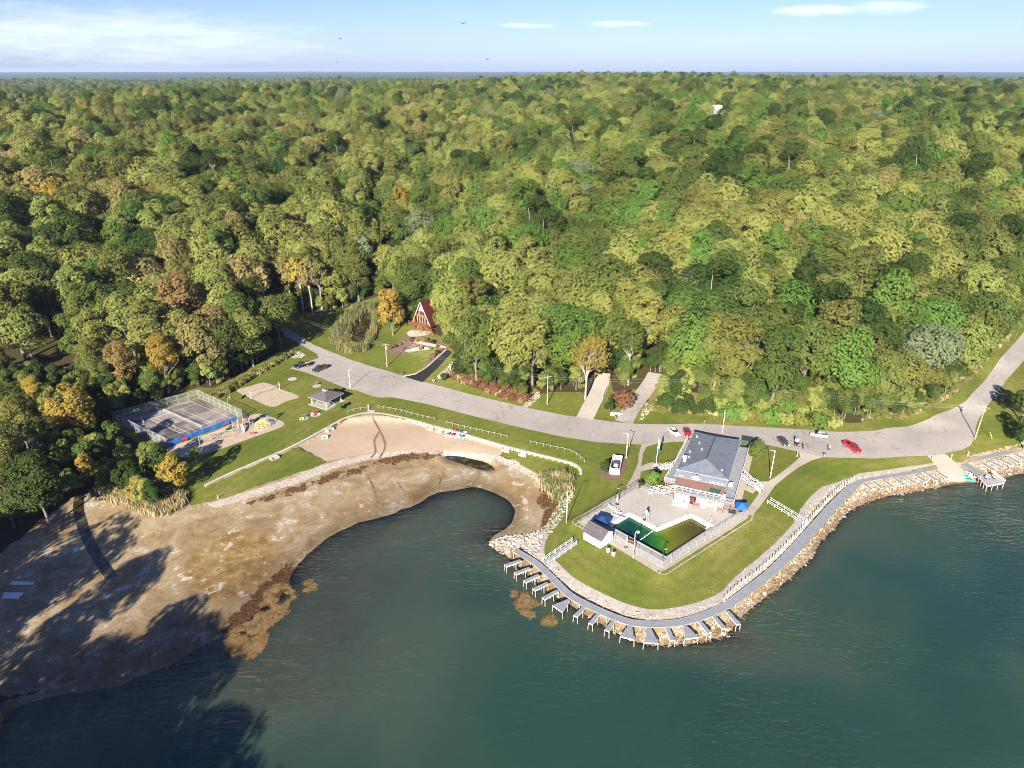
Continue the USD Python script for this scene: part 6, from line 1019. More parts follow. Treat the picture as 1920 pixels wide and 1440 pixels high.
# ------------------------------------------------------------------ people: one continuous skin from joint spheres
import manifold3d as m3
def person(q, rz, lb, top, legs, walk=.3):
    p = at(*q); p[2] += .075; J = {}
    def S(c, r): return m3.Manifold.sphere(r, 12).translate(tuple(map(float, c)))
    def bone(a, ra, b, rb): return m3.Manifold.batch_hull([S(a, ra), S(b, rb)])
    hip, kn, an = .92, .50, .08; parts = [bone((0, 0, 1.02), .135, (0, 0, 1.36), .155), bone((0, -.13, 1.42), .075, (0, .13, 1.42), .075), bone((0, 0, 1.42), .06, (.01, 0, 1.55), .055), m3.Manifold.batch_hull([S((.01, 0, 1.66), .092), S((.03, 0, 1.60), .07)]), S((.12, 0, 1.645), .018)]
    for s_ in (-1, 1):
        w = walk * s_; parts += [bone((0, s_ * .09, hip), .095, (w * .5 + .03, s_ * .095, kn), .062), bone((w * .5 + .03, s_ * .095, kn), .06, (w * .9 - .02, s_ * .095, an), .04), bone((w * .9 - .04, s_ * .095, .045), .045, (w * .9 + .16, s_ * .11, .035), .035)]
        e_ = (-w * .35, s_ * .24, 1.12); h_ = (-w * .55 + .10, s_ * .25, .88); parts += [bone((0, s_ * .18, 1.40), .055, e_, .042), bone(e_, .04, h_, .028), bone(h_, .036, (h_[0] + .03, h_[1], h_[2] - .07), .034)]
        for k in range(4): parts.append(bone((h_[0] - .02 + .018 * k, h_[1], h_[2] - .09), .009, (h_[0] + .02 * k, h_[1] - s_ * .01, h_[2] - .155 + .01 * abs(k - 1.5)), .008))
        parts.append(bone((h_[0] + .05, h_[1], h_[2] - .03), .010, (h_[0] + .085, h_[1] - s_ * .01, h_[2] - .09), .008))
    M_ = parts[0]
    for x in parts[1:]: M_ = M_ + x
    T = thing('person', lb, 'person', p, rz); mm = M_.to_mesh(); tm_ = trimesh.Trimesh(mm.vert_properties[:, :3], mm.tri_verts); MB().tm(tm_).build('body', L['skin'], T, True)
    def cloth(name, keep, mat_, grow):
        c = tm_.triangles_center; k = keep(c); f = tm_.faces[k]; ids, inv = np.unique(f, return_inverse=True); v = tm_.vertices[ids] + tm_.vertex_normals[ids] * grow; MB().add(v, inv.reshape(-1, 3)).build(name, L[mat_], T, True)
    cloth('top', lambda c: (c[:, 2] > .96) & (c[:, 2] < 1.47) & (np.abs(c[:, 1]) < .30) & ~((np.abs(c[:, 1]) > .2) & (c[:, 2] < 1.14)), top, .014); cloth('trousers', lambda c: (c[:, 2] < 1.03) & (c[:, 2] > .10) & (np.abs(c[:, 1]) < .185), legs, .012); cloth('hair', lambda c: (c[:, 2] > 1.66) & (c[:, 0] < .06), 'dark_metal', .012); cloth('shoes', lambda c: c[:, 2] < .10, 'rubber', .008)
person((1554, 845), 2.4, 'person in a white top walking across the road by the path', 'white_cloth', 'dark_cloth', .32); person((1505.5, 842), -1.2, 'person in dark clothes standing beside the utility cart', 'dark_cloth', 'dark_cloth', .06)
# ------------------------------------------------------------------ poles, lamps, wires
TOPS = {}
def utility_pole(q, h, lb, arm=True, transformer=False, m='timber', key=None, rz=.3):
    p = at(*q); T = thing('utility_pole', lb, 'utility pole', p); MB().tube([(0, 0, -.5), (0, 0, h)], [.17, .11], 8).build('pole', L[m], T)
    if arm:
        a = np.array([math.cos(rz), math.sin(rz), 0]); MB().bar(a * -1.1 + [0, 0, h - .5], a * 1.1 + [0, 0, h - .5], .11, .13).build('crossarm', L[m], T)
        for s_ in (-1.0, 0, 1.0): MB().cyl(a * s_ + [0, 0, h - .44 if s_ else h], .05, .2, 6).build('insulator', L['galvanised'], T)
    if transformer: MB().cyl((.32, 0, h - 1.9), .24, .85, 10).build('transformer', L['galvanised'], T)
    TOPS[key or lb] = p + [0, 0, h - .3]; return T
utility_pole((726, 688), 8.8, 'utility pole with transformer on the cabin lawn', transformer=True, key='a', rz=.2); utility_pole((553, 618), 6.5, 'short utility pole beside the far end of the road', key='b', arm=False); utility_pole((1026, 758), 9.8, 'utility pole by the white stone rill', key='c'); utility_pole((1334, 758), 9.0, 'tall utility pole with transformer above the roadside bushes', transformer=True, key='d'); utility_pole((1341, 757), 5.6, 'short brown pole leaning next to the tall utility pole', arm=False, m='cabin_wood', key='e'); utility_pole((1236, 742), 4.2, 'short grey pole left of the roadside cedars', arm=False, key='f'); T = utility_pole((1828, 823), 10.5, 'utility pole at the right road bend with yellow-sleeved guy', transformer=True, key='g', rz=-.6)
utility_pole((1130, 748), 4.5, 'slender pole between the two driveways', arm=False, key='h', m='grey_timber')
gp = at(1860, 822) - at(1828, 823); MB().tube([gp, gp * .15 + [0, 0, 7.6]], .025, 4).build('guy_wire', L['dark_metal'], T); MB().tube([gp, gp * .78 + [0, 0, 1.9]], .09, 6).build('guy_sleeve', L['yellow_paint'], T)
def wire(a, b, lb, n_=2, sag=.8):
    T = thing('power_line', lb, 'power line', a)
    for k in range(n_):
        t = np.linspace(0, 1, 13)[:, None]; off = np.array([0, 0, -.75 * k]); d = b - a; pts = t * d + off - np.array([0, 0, 1]) * sag * 4 * t * (1 - t); MB().tube(pts, .016, 4, False).build('wire', L['galvanised'], T)
wire(TOPS['b'], TOPS['a'], 'pair of wires from the road end to the cabin lawn pole'); wire(TOPS['a'], TOPS['c'], 'pair of wires along the wood edge past the cabin'); wire(TOPS['c'], TOPS['d'], 'pair of wires crossing in front of both right driveways'); wire(TOPS['d'], TOPS['g'], 'long pair of wires over the roadside bushes to the road bend', sag=1.6)
wire(TOPS['g'], np.array(at(1905, 640)) + [0, 0, 9.5], 'pair of wires following the road uphill at the right edge')
def lamp(q, h, lb, m='white_paint', arm=.9, rz=0.0, globe=False, name='street_lamp', dz=0.0):
    p = at(*q) + [0, 0, dz]; T = thing(name, lb, 'lamp post', p, rz); MB().tube([(0, 0, -.1), (0, 0, h)], [.12, .08], 8).build('pole', L[m], T)
    if globe: MB().tube([(0, 0, h - .05), (.25, 0, h + .15), (arm, 0, h + .15)], .05, 6).build('arm', L['galvanised'], T); MB().tube([(arm, 0, h + .3), (arm, 0, h + .2), (arm, 0, h - .05), (arm, 0, h - .2)], [.12, .34, .34, .1], 10).build('lamp_head', L['white_paint'], T)
    else: MB().bar((0, 0, h - .1), (arm, 0, h), .06, .06).build('arm', L[m], T); MB().box((arm + .25, 0, h), (.6, .26, .14), bev=.04).build('lamp_head', L['grey_plastic'], T)
lamp((657, 728), 6.6, 'tall white lamp post at the road edge by the parking bay'); lamp((1062, 979), 8.6, 'tall white lamp post on the shore lawn by the reeds', arm=.5); lamp((1174, 859), 7.4, 'white lamp post at the road end of the left footpath', rz=2.6); lamp((1354, 811), 6.5, 'lamp post at the road edge behind the clubhouse roof', rz=1.5); lamp((1444, 896), 8.0, 'white lamp post on the lawn right of the clubhouse', rz=2.9, arm=.9); lamp((1187, 1046), 6.6, 'globe lamp post outside the pool fence near the shed', 'timber', .6, .2, True); lamp((1243, 1046), 2.2, 'short black lamp post at the near corner of the pool', 'dark_metal', .15, 0, False, dz=.1)
lamp((1153, 935), 3.0, 'thin dark lamp standing at the far left of the pool deck', 'dark_metal', .3, 0)
# flagpole
p = at(1230, 873); T = thing('flagpole', 'white flagpole with limp flag on a stone base', 'flagpole', p); MB().tube([(0, 0, 0), (0, 0, 8.2)], [.07, .04], 8).build('pole', L['white_paint'], T); MB().tube([(0, 0, 0), (0, 0, .5), (0, 0, .62)], [.85, .75, .2], 12).build('stone_base', L['block_wall'], T); MB().tube([(0, 0, 8.2), (0, 0, 8.32)], [.09, .05], 8).build('finial', L['yellow_paint'], T)
def cloth_strip(z0, z1, m_, w):
    v, f = [], []; n_ = 7
    for i, z in enumerate(np.linspace(z0, z1, n_)):
        for j in range(4): v.append((.06 + w * j / 3 * (.8 + .2 * math.sin(i)), .10 * math.sin(j * 2.1 + i * .6), z - .12 * j))
    f = [[i * 4 + j, i * 4 + j + 1, (i + 1) * 4 + j + 1, (i + 1) * 4 + j] for i in range(n_ - 1) for j in range(3)]; return v, f
MB().add(*cloth_strip(6.6, 7.9, 0, .55)).build('flag', L['pink_paint'], T, True); MB().add(*cloth_strip(5.5, 6.58, 0, .5)).build('flag', L['white_cloth'], T, True); MB().add(*cloth_strip(4.2, 5.48, 0, .6)).build('flag', L['blue_cloth'], T, True)
# equipment pen
a, b, c_ = at(1143, 889), at(1161, 891), at(1167, 866); rz_ = math.atan2(*(b - a)[:2][::-1]); w_, d_ = np.linalg.norm((b - a)[:2]), np.linalg.norm((c_ - b)[:2]); drape('planting_bed', Polygon(smooth_line(ats([(1122, 880), (1135, 868), (1158, 860), (1175, 866), (1174, 880), (1163, 897), (1148, 901), (1130, 894)]), .8, True)), L['mulch'], .06, 'mulch bed round the white equipment pen', 'planting bed')
T = thing('equipment_pen', 'open-topped white timber pen around a pump unit', 'enclosure', a + [0, 0, .05], rz_)
for nm_, x, y, sx, sy in (('front_panel', w_ / 2, 0, w_, .1), ('back_panel', w_ / 2, d_, w_, .1), ('side_panel', 0.0, d_ / 2, .1, d_ - .2), ('side_panel', w_, d_ / 2, .1, d_ - .2)): MB().box((x, y, .95), (sx, sy, 1.9)).build(nm_, L['white_paint'], T)
MB().box((w_ / 2, d_ * .45, .6), (1.2, 1.3, 1.1), bev=.08).build('pump_unit', L['grey_plastic'], T); MB().cyl((w_ / 2, d_ * .45, 1.15), .45, .12, 14).build('fan', L['white_paint'], T); MB().box((w_ / 2, d_ * .8, .5), (1.6, .8, .9)).build('tank', L['dark_metal'], T); MB().box((w_ - .45, -.06, .9), (.06, .03, .3)).build('handle', L['dark_metal'], T)
def small_post(q, h, lb, m='white_paint', name='marker_post', head=None):
    T = thing(name, lb, 'post', at(*q)); MB().box((0, 0, h / 2), (.14, .14, h)).build('post', L[m], T); MB().box((0, 0, h + .03), (.18, .18, .06)).build('cap', L[head or m], T)
small_post((691, 768), 1.6, 'white post at the top of the beach steps'); small_post((1494, 856), 1.4, 'white post where the curved path meets the road'); small_post((1748, 864), 1.2, 'white post left of the boat ramp'); small_post((1783, 860), 1.2, 'white post right of the boat ramp'); small_post((1814, 855), 1.3, 'white post on the lawn right of the boat ramp'); small_post((409, 935), 1.0, 'white post on the shore lawn left of the beach'); small_post((1180, 838), 1.6, 'pair of low white posts by the left footpath'); small_post((1302, 820), 1.2, 'thin dark post behind the clubhouse roof', 'dark_metal')
def mailbox(q, lb, m='dark_metal', rz=0.0):
    T = thing('mailbox', lb, 'mailbox', at(*q), rz); MB().box((0, 0, .5), (.1, .1, 1.0)).build('post', L['timber'], T); b_ = MB(); b_.prism(Polygon([(-.16, 0), (.16, 0), (.16, .18)] + [(.16 * math.cos(t), .18 + .14 * math.sin(t)) for t in np.linspace(.3, PI - .3, 6)] + [(-.16, .18)]), -.28, .28); v = np.vstack(b_.v); MB().add(np.stack([v[:, 2], v[:, 0], v[:, 1] + 1.0], -1), np.vstack(b_.f)).build('box', L[m], T)
mailbox((753, 703), 'black mailbox by the black driveway mouth'); mailbox((813, 719), 'white mailbox at the road edge past the black driveway', 'white_paint'); mailbox((1154, 785), 'black mailbox by the two right driveways'); mailbox((1320, 793), 'dark mailbox at the far edge of the road opposite the clubhouse'); mailbox((1545, 857), 'dark mailbox-like box on a post at the path mouth'); mailbox((1866, 748), 'white mailbox at the right road bend', 'white_paint')
# ------------------------------------------------------------------ birds
def bird(q, dist, rz, lb, span=1.7):
    d = ray(*q); p = np.array([0, 0, CZ]) + d * dist; T = thing('soaring_bird', lb, 'bird', p, rz); m_ = m3.Manifold.batch_hull([m3.Manifold.sphere(.10, 10).translate((.12, 0, 0)), m3.Manifold.sphere(.06, 10).translate((-.30, 0, 0))]) + m3.Manifold.batch_hull([m3.Manifold.sphere(.055, 8).translate((.30, 0, .03)), m3.Manifold.sphere(.012, 6).translate((.42, 0, .01))])
    for s_ in (-1, 1): m_ = m_ + m3.Manifold.batch_hull([m3.Manifold.sphere(.03, 6).translate((.16, s_ * .05, .03)), m3.Manifold.sphere(.02, 6).translate((-.16, s_ * .05, .03)), m3.Manifold.sphere(.025, 6).translate((.20, s_ * span * .28, .16)), m3.Manifold.sphere(.02, 6).translate((-.14, s_ * span * .28, .14))]) + m3.Manifold.batch_hull([m3.Manifold.sphere(.025, 6).translate((.20, s_ * span * .28, .16)), m3.Manifold.sphere(.02, 6).translate((-.14, s_ * span * .28, .14)), m3.Manifold.sphere(.01, 6).translate((-.02, s_ * span * .5, .20)), m3.Manifold.sphere(.01, 6).translate((-.16, s_ * span * .48, .19))])
    m_ = m_ + m3.Manifold.batch_hull([m3.Manifold.sphere(.02, 6).translate((-.3, 0, 0)), m3.Manifold.sphere(.012, 6).translate((-.55, .12, 0)), m3.Manifold.sphere(.012, 6).translate((-.55, -.12, 0))])
    mm = m_.to_mesh(); MB().add(mm.vert_properties[:, :3], mm.tri_verts).build('body', L['rubber'], T)
for q, ds, rz_, lb in (((869, 44), 160, 1.2, 'dark soaring bird highest in the sky'), ((638, 73), 230, 1.0, 'dark soaring bird at upper left of the sky'), ((914, 111), 240, .3, 'dark soaring bird just above the far hills'), ((633, 118), 300, 2.2, 'small dark bird low over the left ridge'), ((965, 136), 330, .5, 'dark bird crossing the skyline near the middle')): bird(q, ds, rz_, lb)
# ------------------------------------------------------------------ plants one can tell apart
def mk(name, *a, **k): TREES[name] = make_tree(name, *a, **k); return TREES[name]
for col, sd0 in (('deep', 1), ('green', 2), ('lime', 3), ('olive', 4), ('russet', 5), ('amber', 6), ('fresh', 7), ('gold', 8)):
    mk('%s_shrub' % col, 400 + sd0, 1.9, 2.6, .1, 12, 620, .26, col, 'round', ntips=4, base_r=.06)
mk('oval_evergreen', 420, 2.3, 5.4, .1, 22, 2200, .26, 'green', 'oval', ntips=4, base_r=.1); mk('column_evergreen', 421, 1.1, 4.6, .1, 18, 1100, .2, 'deep', 'oval', ntips=3, base_r=.08); mk('light_column', 422, 1.5, 4.4, .1, 18, 1000, .24, 'fresh', 'oval', ntips=3, base_r=.08); mk('round_cedar', 423, 2.5, 4.6, .2, 20, 1500, .28, 'deep', 'oval', ntips=4, base_r=.1)
for col, sd0 in (('straw', 1), ('gold', 2), ('olive', 3), ('green', 4), ('silver', 5)): mk('%s_sycamore' % col, 440 + sd0, 4.6, 25.5, 10.5, 22, 1500, .48, col, 'oval', 'pale_bark', .30, 9)
TREES['spruce_tree'] = make_conifer('spruce_tree', 450, 4.3, 11.5, 'spruce', 13, 230, .42, .02); TREES['gold_thin_tree'] = make_bare('gold_thin_tree', 451, 24, 5, 'pale_bark', 4, 'gold'); TREES['white_dead_tree'] = make_bare('white_dead_tree', 452, 15, 5, 'pale_bark', 4)
SPECIAL = [(('under', 'gold'), (737, 628), 1.62, 'large golden-green tree standing left of the A-frame cabin', 'round_tree'), (('broad', 'green'), (880, 692), .86, 'big grey-green tree hiding the right side of the cabin', 'broad_tree'), (('round', 'silver'), (876, 664), .62, 'pale grey-green tree directly right of the cabin roof', 'round_tree'), (('round', 'green'), (830, 590), .9, 'bright green tree rising behind the cabin roof', 'round_tree'),
    (('oval', 'amber'), (243, 745), .78, 'amber-leaved tree behind the far court fence', 'oval_tree'), (('oval', 'gold'), (318, 738), .82, 'bright yellow tree behind the court beside the amber one', 'oval_tree'), (('round', 'gold'), (152, 838), .86, 'yellowish tree left of the court corner', 'round_tree'), (('oval', 'green'), (462, 668), 1.0, 'tall bright green tree left of the far road end', 'oval_tree'), (('broad', 'green'), (425, 702), .92, 'wide green tree in front of the tall one left of the road end', 'broad_tree'), (('oval', 'deep'), (484, 628), .95, 'dark green tree shading the far road end', 'oval_tree'), (('under', 'lime'), (240, 885), .72, 'lime green small tree left of the court front corner', 'low_tree'), (('under', 'lime'), (285, 888), .78, 'pale yellow-green small tree below the court corner', 'low_tree'), (('under', 'straw') if ('under', 'straw') in TREES else ('under', 'gold'), (335, 925), 1.0, 'golden-brown small tree at the beach end of the block wall', 'low_tree'), (('under', 'deep'), (308, 905), .9, 'dark green small tree beside the golden-brown one', 'low_tree'), (('under', 'olive'), (205, 910), .7, 'olive small tree by the shaded reeds', 'low_tree'),
    (('under', 'lime'), (128, 885), .85, 'bright yellow-green small tree between the dead tree and the reeds', 'low_tree'), (('under', 'gold'), (168, 905), .7, 'golden small tree above the left end of the reeds', 'low_tree'), (('under', 'lime'), (190, 868), .8, 'pale green small tree left of the court fence corner', 'low_tree'), (('under', 'lime'), (258, 918), .55, 'small lime bush right in front of the reeds', 'bush'), (('under', 'olive'), (150, 862), .8, 'olive small tree behind the golden one by the reeds', 'low_tree'), (('under', 'fresh'), (368, 868), .42, 'little green tree at the near end of the playground sand', 'low_tree'), (('round', 'deep'), (92, 985), .84, 'dark green leafy tree at the edge of the mud shore', 'round_tree'), (('round', 'lime'), (8, 925), .9, 'yellow-green tree cut by the left edge of the view', 'round_tree'), (('oval', 'olive'), (60, 860), .8, 'olive tree behind the white dead tree', 'oval_tree'), ('white_dead_tree', (54, 895), 1.0, 'bleached dead tree with bare branches near the left shore', 'dead_tree'),
    ('straw_sycamore', (547, 577), .95, 'straw-yellow sycamore left of the pale trunk row by the road end', 'sycamore'), ('gold_sycamore', (569, 582), .95, 'golden sycamore with pale trunk behind the road end', 'sycamore'), ('straw_sycamore', (586, 584), .98, 'yellow sycamore with straight pale trunk in the middle of the row', 'sycamore'), ('olive_sycamore', (604, 581), .92, 'olive sycamore with leaning pale trunk in the row', 'sycamore'), ('olive_sycamore', (629, 562), .95, 'olive tall tree beside the dark ravine opening', 'sycamore'), ('green_sycamore', (669, 552), 1.0, 'green tall tree with bare pale trunk above the pond', 'sycamore'), ('silver_sycamore', (687, 545), 1.05, 'tallest pale-trunked tree at the ravine mouth', 'sycamore'), ('straw_sycamore', (500, 590), .9, 'straw-coloured sycamore left of the road end', 'sycamore'),
    ('gold_thin_tree', (1097, 748), .95, 'white-trunked tree with sparse golden leaves by the gravel driveway', 'tree'), ('green_sycamore', (1177, 722), .9, 'tall tree with straight white trunk between the driveways', 'sycamore'), (('under', 'deep'), (1142, 776), .45, 'round dark bush between the two right driveways', 'bush'), ('russet_shrub', (1167, 762), 2.0, 'russet red bush beside the grey paved driveway', 'bush'), ('spruce_tree', (1459, 752), 1.0, 'blue-green spruce above the roadside bushes', 'spruce'), (('under', 'deep'), (1915, 792), 1.1, 'dark leafy tree at the right edge by the road', 'low_tree'), (('under', 'deep'), (1918, 842), .95, 'dark tree at the right edge beside the boardwalk', 'low_tree'), (('round', 'amber'), (1010, 640), .9, 'orange-brown tree high in the woods behind the white rill', 'round_tree'),
    ('oval_evergreen', (1418, 861), 1.05, 'dense egg-shaped evergreen at the right of the clubhouse', 'bush'), ('column_evergreen', (1133, 889), 1.0, 'narrow evergreen beside the white equipment pen', 'bush'), ('light_column', (1222, 913), 1.1, 'light green conical bush below the flagpole plaza', 'bush'), ('deep_shrub', (1201, 912), .55, 'small dark round bush at the pool fence corner', 'bush'), ('green_shrub', (1240, 914), .5, 'small dark bush beside the orange stairs', 'bush'), ('light_column', (637, 770), .7, 'young staked tree in front of the pavilion', 'young_tree'), ('deep_shrub', (833, 712), .8, 'dark bush at the foot of the white driveway rocks', 'bush'), (('thin', 'straw'), (795, 560), .95, 'thin pinkish-leaved tree behind the cabin', 'tree'), (('under', 'straw') if ('under', 'straw') in TREES else ('under', 'olive'), (712, 560), .7, 'small pale bush at the head of the pond', 'bush')]
for k, q, s, lb, nm in SPECIAL: copy_of(nm, TREES[k].GetPath(), lb, 'bush' if 'bush' in nm else 'tree', at(*q), (q[0] * 7 % 63) / 10, s)
def row(kind, pts, sc_, lb, grp, nm='bush', seed=3):
    r_ = np.random.default_rng(seed)
    for i, q in enumerate(pts): copy_of(nm, TREES[kind[i % len(kind)]].GetPath(), lb(i), 'bush', at(*q), r_.uniform(0, 6.28), sc_ * r_.uniform(.85, 1.15), grp)
row(['round_cedar'], [(1246, 764), (1258, 756), (1274, 776), (1288, 762), (1307, 779), (1326, 772)], 1.0, lambda i: 'dark rounded cedar on the dry bank, %s from the grey paved driveway' % ORD[i], 'cedars on the roadside bank')
row(['lime_shrub', 'fresh_shrub', 'olive_shrub'], [(1352, 765), (1368, 784), (1378, 760), (1394, 786), (1402, 768), (1420, 790), (1426, 770), (1445, 792), (1452, 772), (1470, 794), (1478, 776), (1498, 798), (1505, 780), (1530, 800), (1535, 784), (1560, 801)], 1.75, lambda i: 'yellow-green roadside bush right of the tall utility pole, %s from it' % ORD[i], 'bushes along the roadside right of the pole')
r_ = np.random.default_rng(5); gp_ = [(731, 655), (742, 652), (750, 648), (760, 642), (772, 640), (782, 642), (800, 641), (812, 645), (790, 656), (808, 656), (820, 652), (804, 676), (812, 670), (820, 664), (828, 658)]
gk = ['russet_shrub', 'deep_shrub', 'amber_shrub', 'olive_shrub', 'russet_shrub', 'gold_shrub']
for i, q in enumerate(gp_): copy_of('garden_shrub', TREES[gk[i % 6]].GetPath(), '%s garden shrub %s' % (('reddish', 'dark green', 'amber', 'olive', 'red-brown', 'yellow')[i % 6], ('in the terraced bed below the cabin, %s from its left end' % ORD[i]) if i < 11 else ('in the bed beside the black driveway, %s from the road' % ORD[i - 11])), 'bush', at(*q), r_.uniform(0, 6), r_.uniform(.35, .6), 'shrubs in the cabin garden')
# ------------------------------------------------------------------ ground clutter nobody could count
def tuft(name, m, n_, h, spread, w=.05, seed=0):
    r_ = np.random.default_rng(600 + seed); p = kind_prim(name); v, f = [], []
    for k in range(n_):
        a = r_.uniform(0, 6.28); x, y = r_.normal(0, spread, 2); hh = h * r_.uniform(.6, 1.15); lean = r_.normal(0, .18 * hh, 2); c, s = math.cos(a) * w, math.sin(a) * w; i = len(v)
        v += [(x - c, y - s, 0), (x + c, y + s, 0), (x + c * .9 + lean[0] * .5, y + s * .9 + lean[1] * .5, hh * .6), (x - c * .9 + lean[0] * .5, y - s * .9 + lean[1] * .5, hh * .6), (x + lean[0], y + lean[1], hh)]; f += [[i, i + 1, i + 2], [i, i + 2, i + 3], [i + 3, i + 2, i + 4]]
    MB().add(v, f).build('blades', L[m], p); return p
TUFT = {m: tuft(m + '_tuft', m, 34, h, .55, w, i) for i, (m, h, w) in enumerate((('cattail', 2.3, .06), ('dry_reed', 1.9, .06), ('green_reed', 2.2, .07), ('rust_weed', 1.2, .07)))}
def strew(name, polys, n_, protos, smin, smax, label, cat, seed=0, zmin=-.2):
    r_ = np.random.default_rng(seed); items = []; A_ = sum(p.area for p in polys)
    for p in polys:
        x0, y0, x1, y1 = p.bounds; m_ = int(n_ * (x1 - x0) * (y1 - y0) / A_); x, y = r_.uniform(x0, x1, m_), r_.uniform(y0, y1, m_); k = shapely.contains_xy(p, x, y); x, y = x[k], y[k]; z = H(x, y)
        for i in range(len(x)):
            if z[i] > zmin: items.append((protos[int(r_.integers(len(protos)))].GetPath(), x[i], y[i], z[i] - .03, r_.uniform(0, 6.28), r_.uniform(smin, smax)))
    return instancer(name, items, label, cat)
PA = lambda *ps: [Polygon(smooth_line(ats(p), 1.0, True)) for p in ps]
strew('reeds', PA([(195, 905), (235, 890), (290, 900), (345, 935), (330, 960), (290, 965), (230, 945), (200, 935)]), 420, [TUFT['cattail'], TUFT['dry_reed'], TUFT['dry_reed']], .8, 1.3, 'tan reeds at the shore below the golden-brown tree', 'reeds', 1)
strew('reeds', PA([(1012, 897), (1040, 893), (1070, 897), (1062, 925), (1050, 940), (1035, 930)]), 170, [TUFT['dry_reed'], TUFT['dry_reed'], TUFT['green_reed']], .8, 1.2, 'tan reeds in the corner of the cove below the lawn patch', 'reeds', 2)
ring_p = pond.buffer(4.5).difference(pond.buffer(-.8)); strew('cattails', [ring_p.difference(road_poly.buffer(1.5)).difference(Polygon(Gs([(684, 650), (700, 640), (706, 615), (702, 580), (760, 580), (760, 660), (690, 668)], 3.3)))], 420, [TUFT['cattail'], TUFT['green_reed'], TUFT['green_reed']], .9, 1.5, 'green and yellowing cattails all round the small pond', 'cattails', 3)
strew('roadside_weeds', PA([(848, 705), (870, 700), (910, 715), (950, 730), (985, 745), (980, 754), (940, 745), (900, 730), (870, 718)]), 420, [TUFT['rust_weed'], TUFT['rust_weed'], TUFT['rust_weed'], TUFT['dry_reed'], TREES['russet_shrub']], .5, .95, 'rusty red and tan weeds along the road before the dark trees', 'weeds', 4)
strew('roadside_weeds', PA([(1210, 772), (1250, 770), (1330, 780), (1400, 783), (1400, 776), (1330, 760), (1240, 750)], [(1620, 790), (1700, 782), (1770, 752), (1840, 690), (1900, 620), (1870, 620), (1800, 705), (1720, 762), (1640, 775)]), 620, [TUFT['dry_reed'], TUFT['green_reed'], TREES['olive_shrub']], .35, .7, 'dry grass and low brush on the right roadside bank', 'weeds', 5)
strew('ditch_weeds', PA([(395, 745), (450, 716), (520, 676), (560, 655), (545, 668), (480, 706), (420, 742)]), 260, [TUFT['rust_weed'], TUFT['dry_reed'], TUFT['dry_reed'], TUFT['green_reed'], TREES['olive_shrub']], .35, .75, 'brown weeds in the ditch behind the volleyball court', 'weeds', 6)
# rocks: armour stone banks, jetty, gravel strips
bwl = LineString(bw); shl = LineString(shore); pen = Polygon(list(map(tuple, bw)) + [tuple(p) for p in lawn_edge if 0 < 1][::-1]) if False else None
landward = open_poly.buffer(-.2); bank_poly = WATER.buffer(12).difference(WATER.buffer(-2.2)).difference(landward)
fr_ = Polygon(Gs([(930, 1012), (1020, 1000), (1090, 1080), (1240, 1140), (1370, 1095), (1530, 925), (1640, 885), (1760, 870), (1765, 912), (1650, 960), (1560, 1060), (1400, 1190), (1230, 1240), (1080, 1160), (960, 1060)], .8)); bank_poly = bank_poly.intersection(fr_)
outer = bank_poly.difference(bwl.buffer(.9)); side = [p for p in getattr(outer, 'geoms', [outer])]
gravel = [p for p in side if p.distance(LineString(lawn_edge)) < .8 and p.distance(shl) > 1.0]; rip = [p for p in side if p not in gravel]
rocks('armour_stones', rip, 5200, .30, .55, ('tan_stone', 'pale_stone', 'brown_stone'), 'tan and brown armour stones between boardwalk and water', 'rocks', .3, 11)
up = LineString(lawn_edge).buffer(1.25).intersection(fr_).difference(bwl.buffer(.8)); gs_ = max(getattr(up, 'geoms', [up]), key=lambda p: p.area); drape('gravel_bed', gs_, L['pink_stone'], .05, 'bed of pinkish gravel edging the lawn above the boardwalk', 'gravel bed', step=1.2); rocks('gravel_strip', [p for p in getattr(up, 'geoms', [up])], 4200, .09, .20, ('pink_stone', 'pale_stone', 'pink_stone'), 'pinkish white gravel strip between lawn and boardwalk', 'gravel', .2, 12)
up2 = Polygon(Gs([(1815, 862), (1850, 852), (1890, 843), (1920, 836), (1920, 880), (1870, 893), (1840, 880), (1812, 872)], 1.0)).difference(Polygon(be).buffer(0).union(LineString(be).buffer(1.0))); rocks('armour_stones', [p for p in getattr(up2, 'geoms', [up2])], 900, .28, .5, ('tan_stone', 'pale_stone', 'brown_stone'), 'stones on the bank under the right boardwalk', 'rocks', .3, 13)
cove = LineString(ats([(1068, 925), (1052, 955), (1035, 985), (1018, 1003), (1000, 1012)])).buffer(1.4); rocks('armour_stones', [cove], 420, .22, .42, ('pale_stone', 'pink_stone', 'brown_stone'), 'pale stones edging the lawn along the cove', 'rocks', .3, 14)
rocks('shell_strand', [strand.difference(LOWER.buffer(-60)).intersection(Polygon(ats([(395, 955), (560, 885), (720, 850), (760, 855), (600, 910), (420, 965)])))], 700, .08, .2, ('pale_stone', 'pink_stone', 'tan_stone'), 'strip of pale pebbles between grass and mud', 'pebbles', .3, 15)
rocks('garden_stones', PA([(830, 712), (822, 704), (838, 688), (856, 672), (868, 684), (852, 700)], [(980, 763), (988, 752), (1004, 736), (1014, 734), (1008, 748), (990, 764)], [(1198, 790), (1205, 770), (1214, 755), (1222, 762), (1212, 780)], [(580, 652), (600, 660), (622, 668), (615, 660), (595, 650)], [(535, 668), (552, 656), (572, 664), (560, 672)]), 900, .25, .5, ('pale_stone', 'pink_stone', 'pale_stone'), 'white stones in the rills and banks beside the driveways', 'rocks', .3, 16)
rocks('garden_stones', PA([(722, 660), (750, 638), (765, 634), (790, 640), (832, 648), (836, 655), (790, 655), (750, 664)]), 160, .2, .42, ('pale_stone', 'pink_stone', 'tan_stone'), 'scattered stones in the terraced cabin garden', 'rocks', .3, 17)
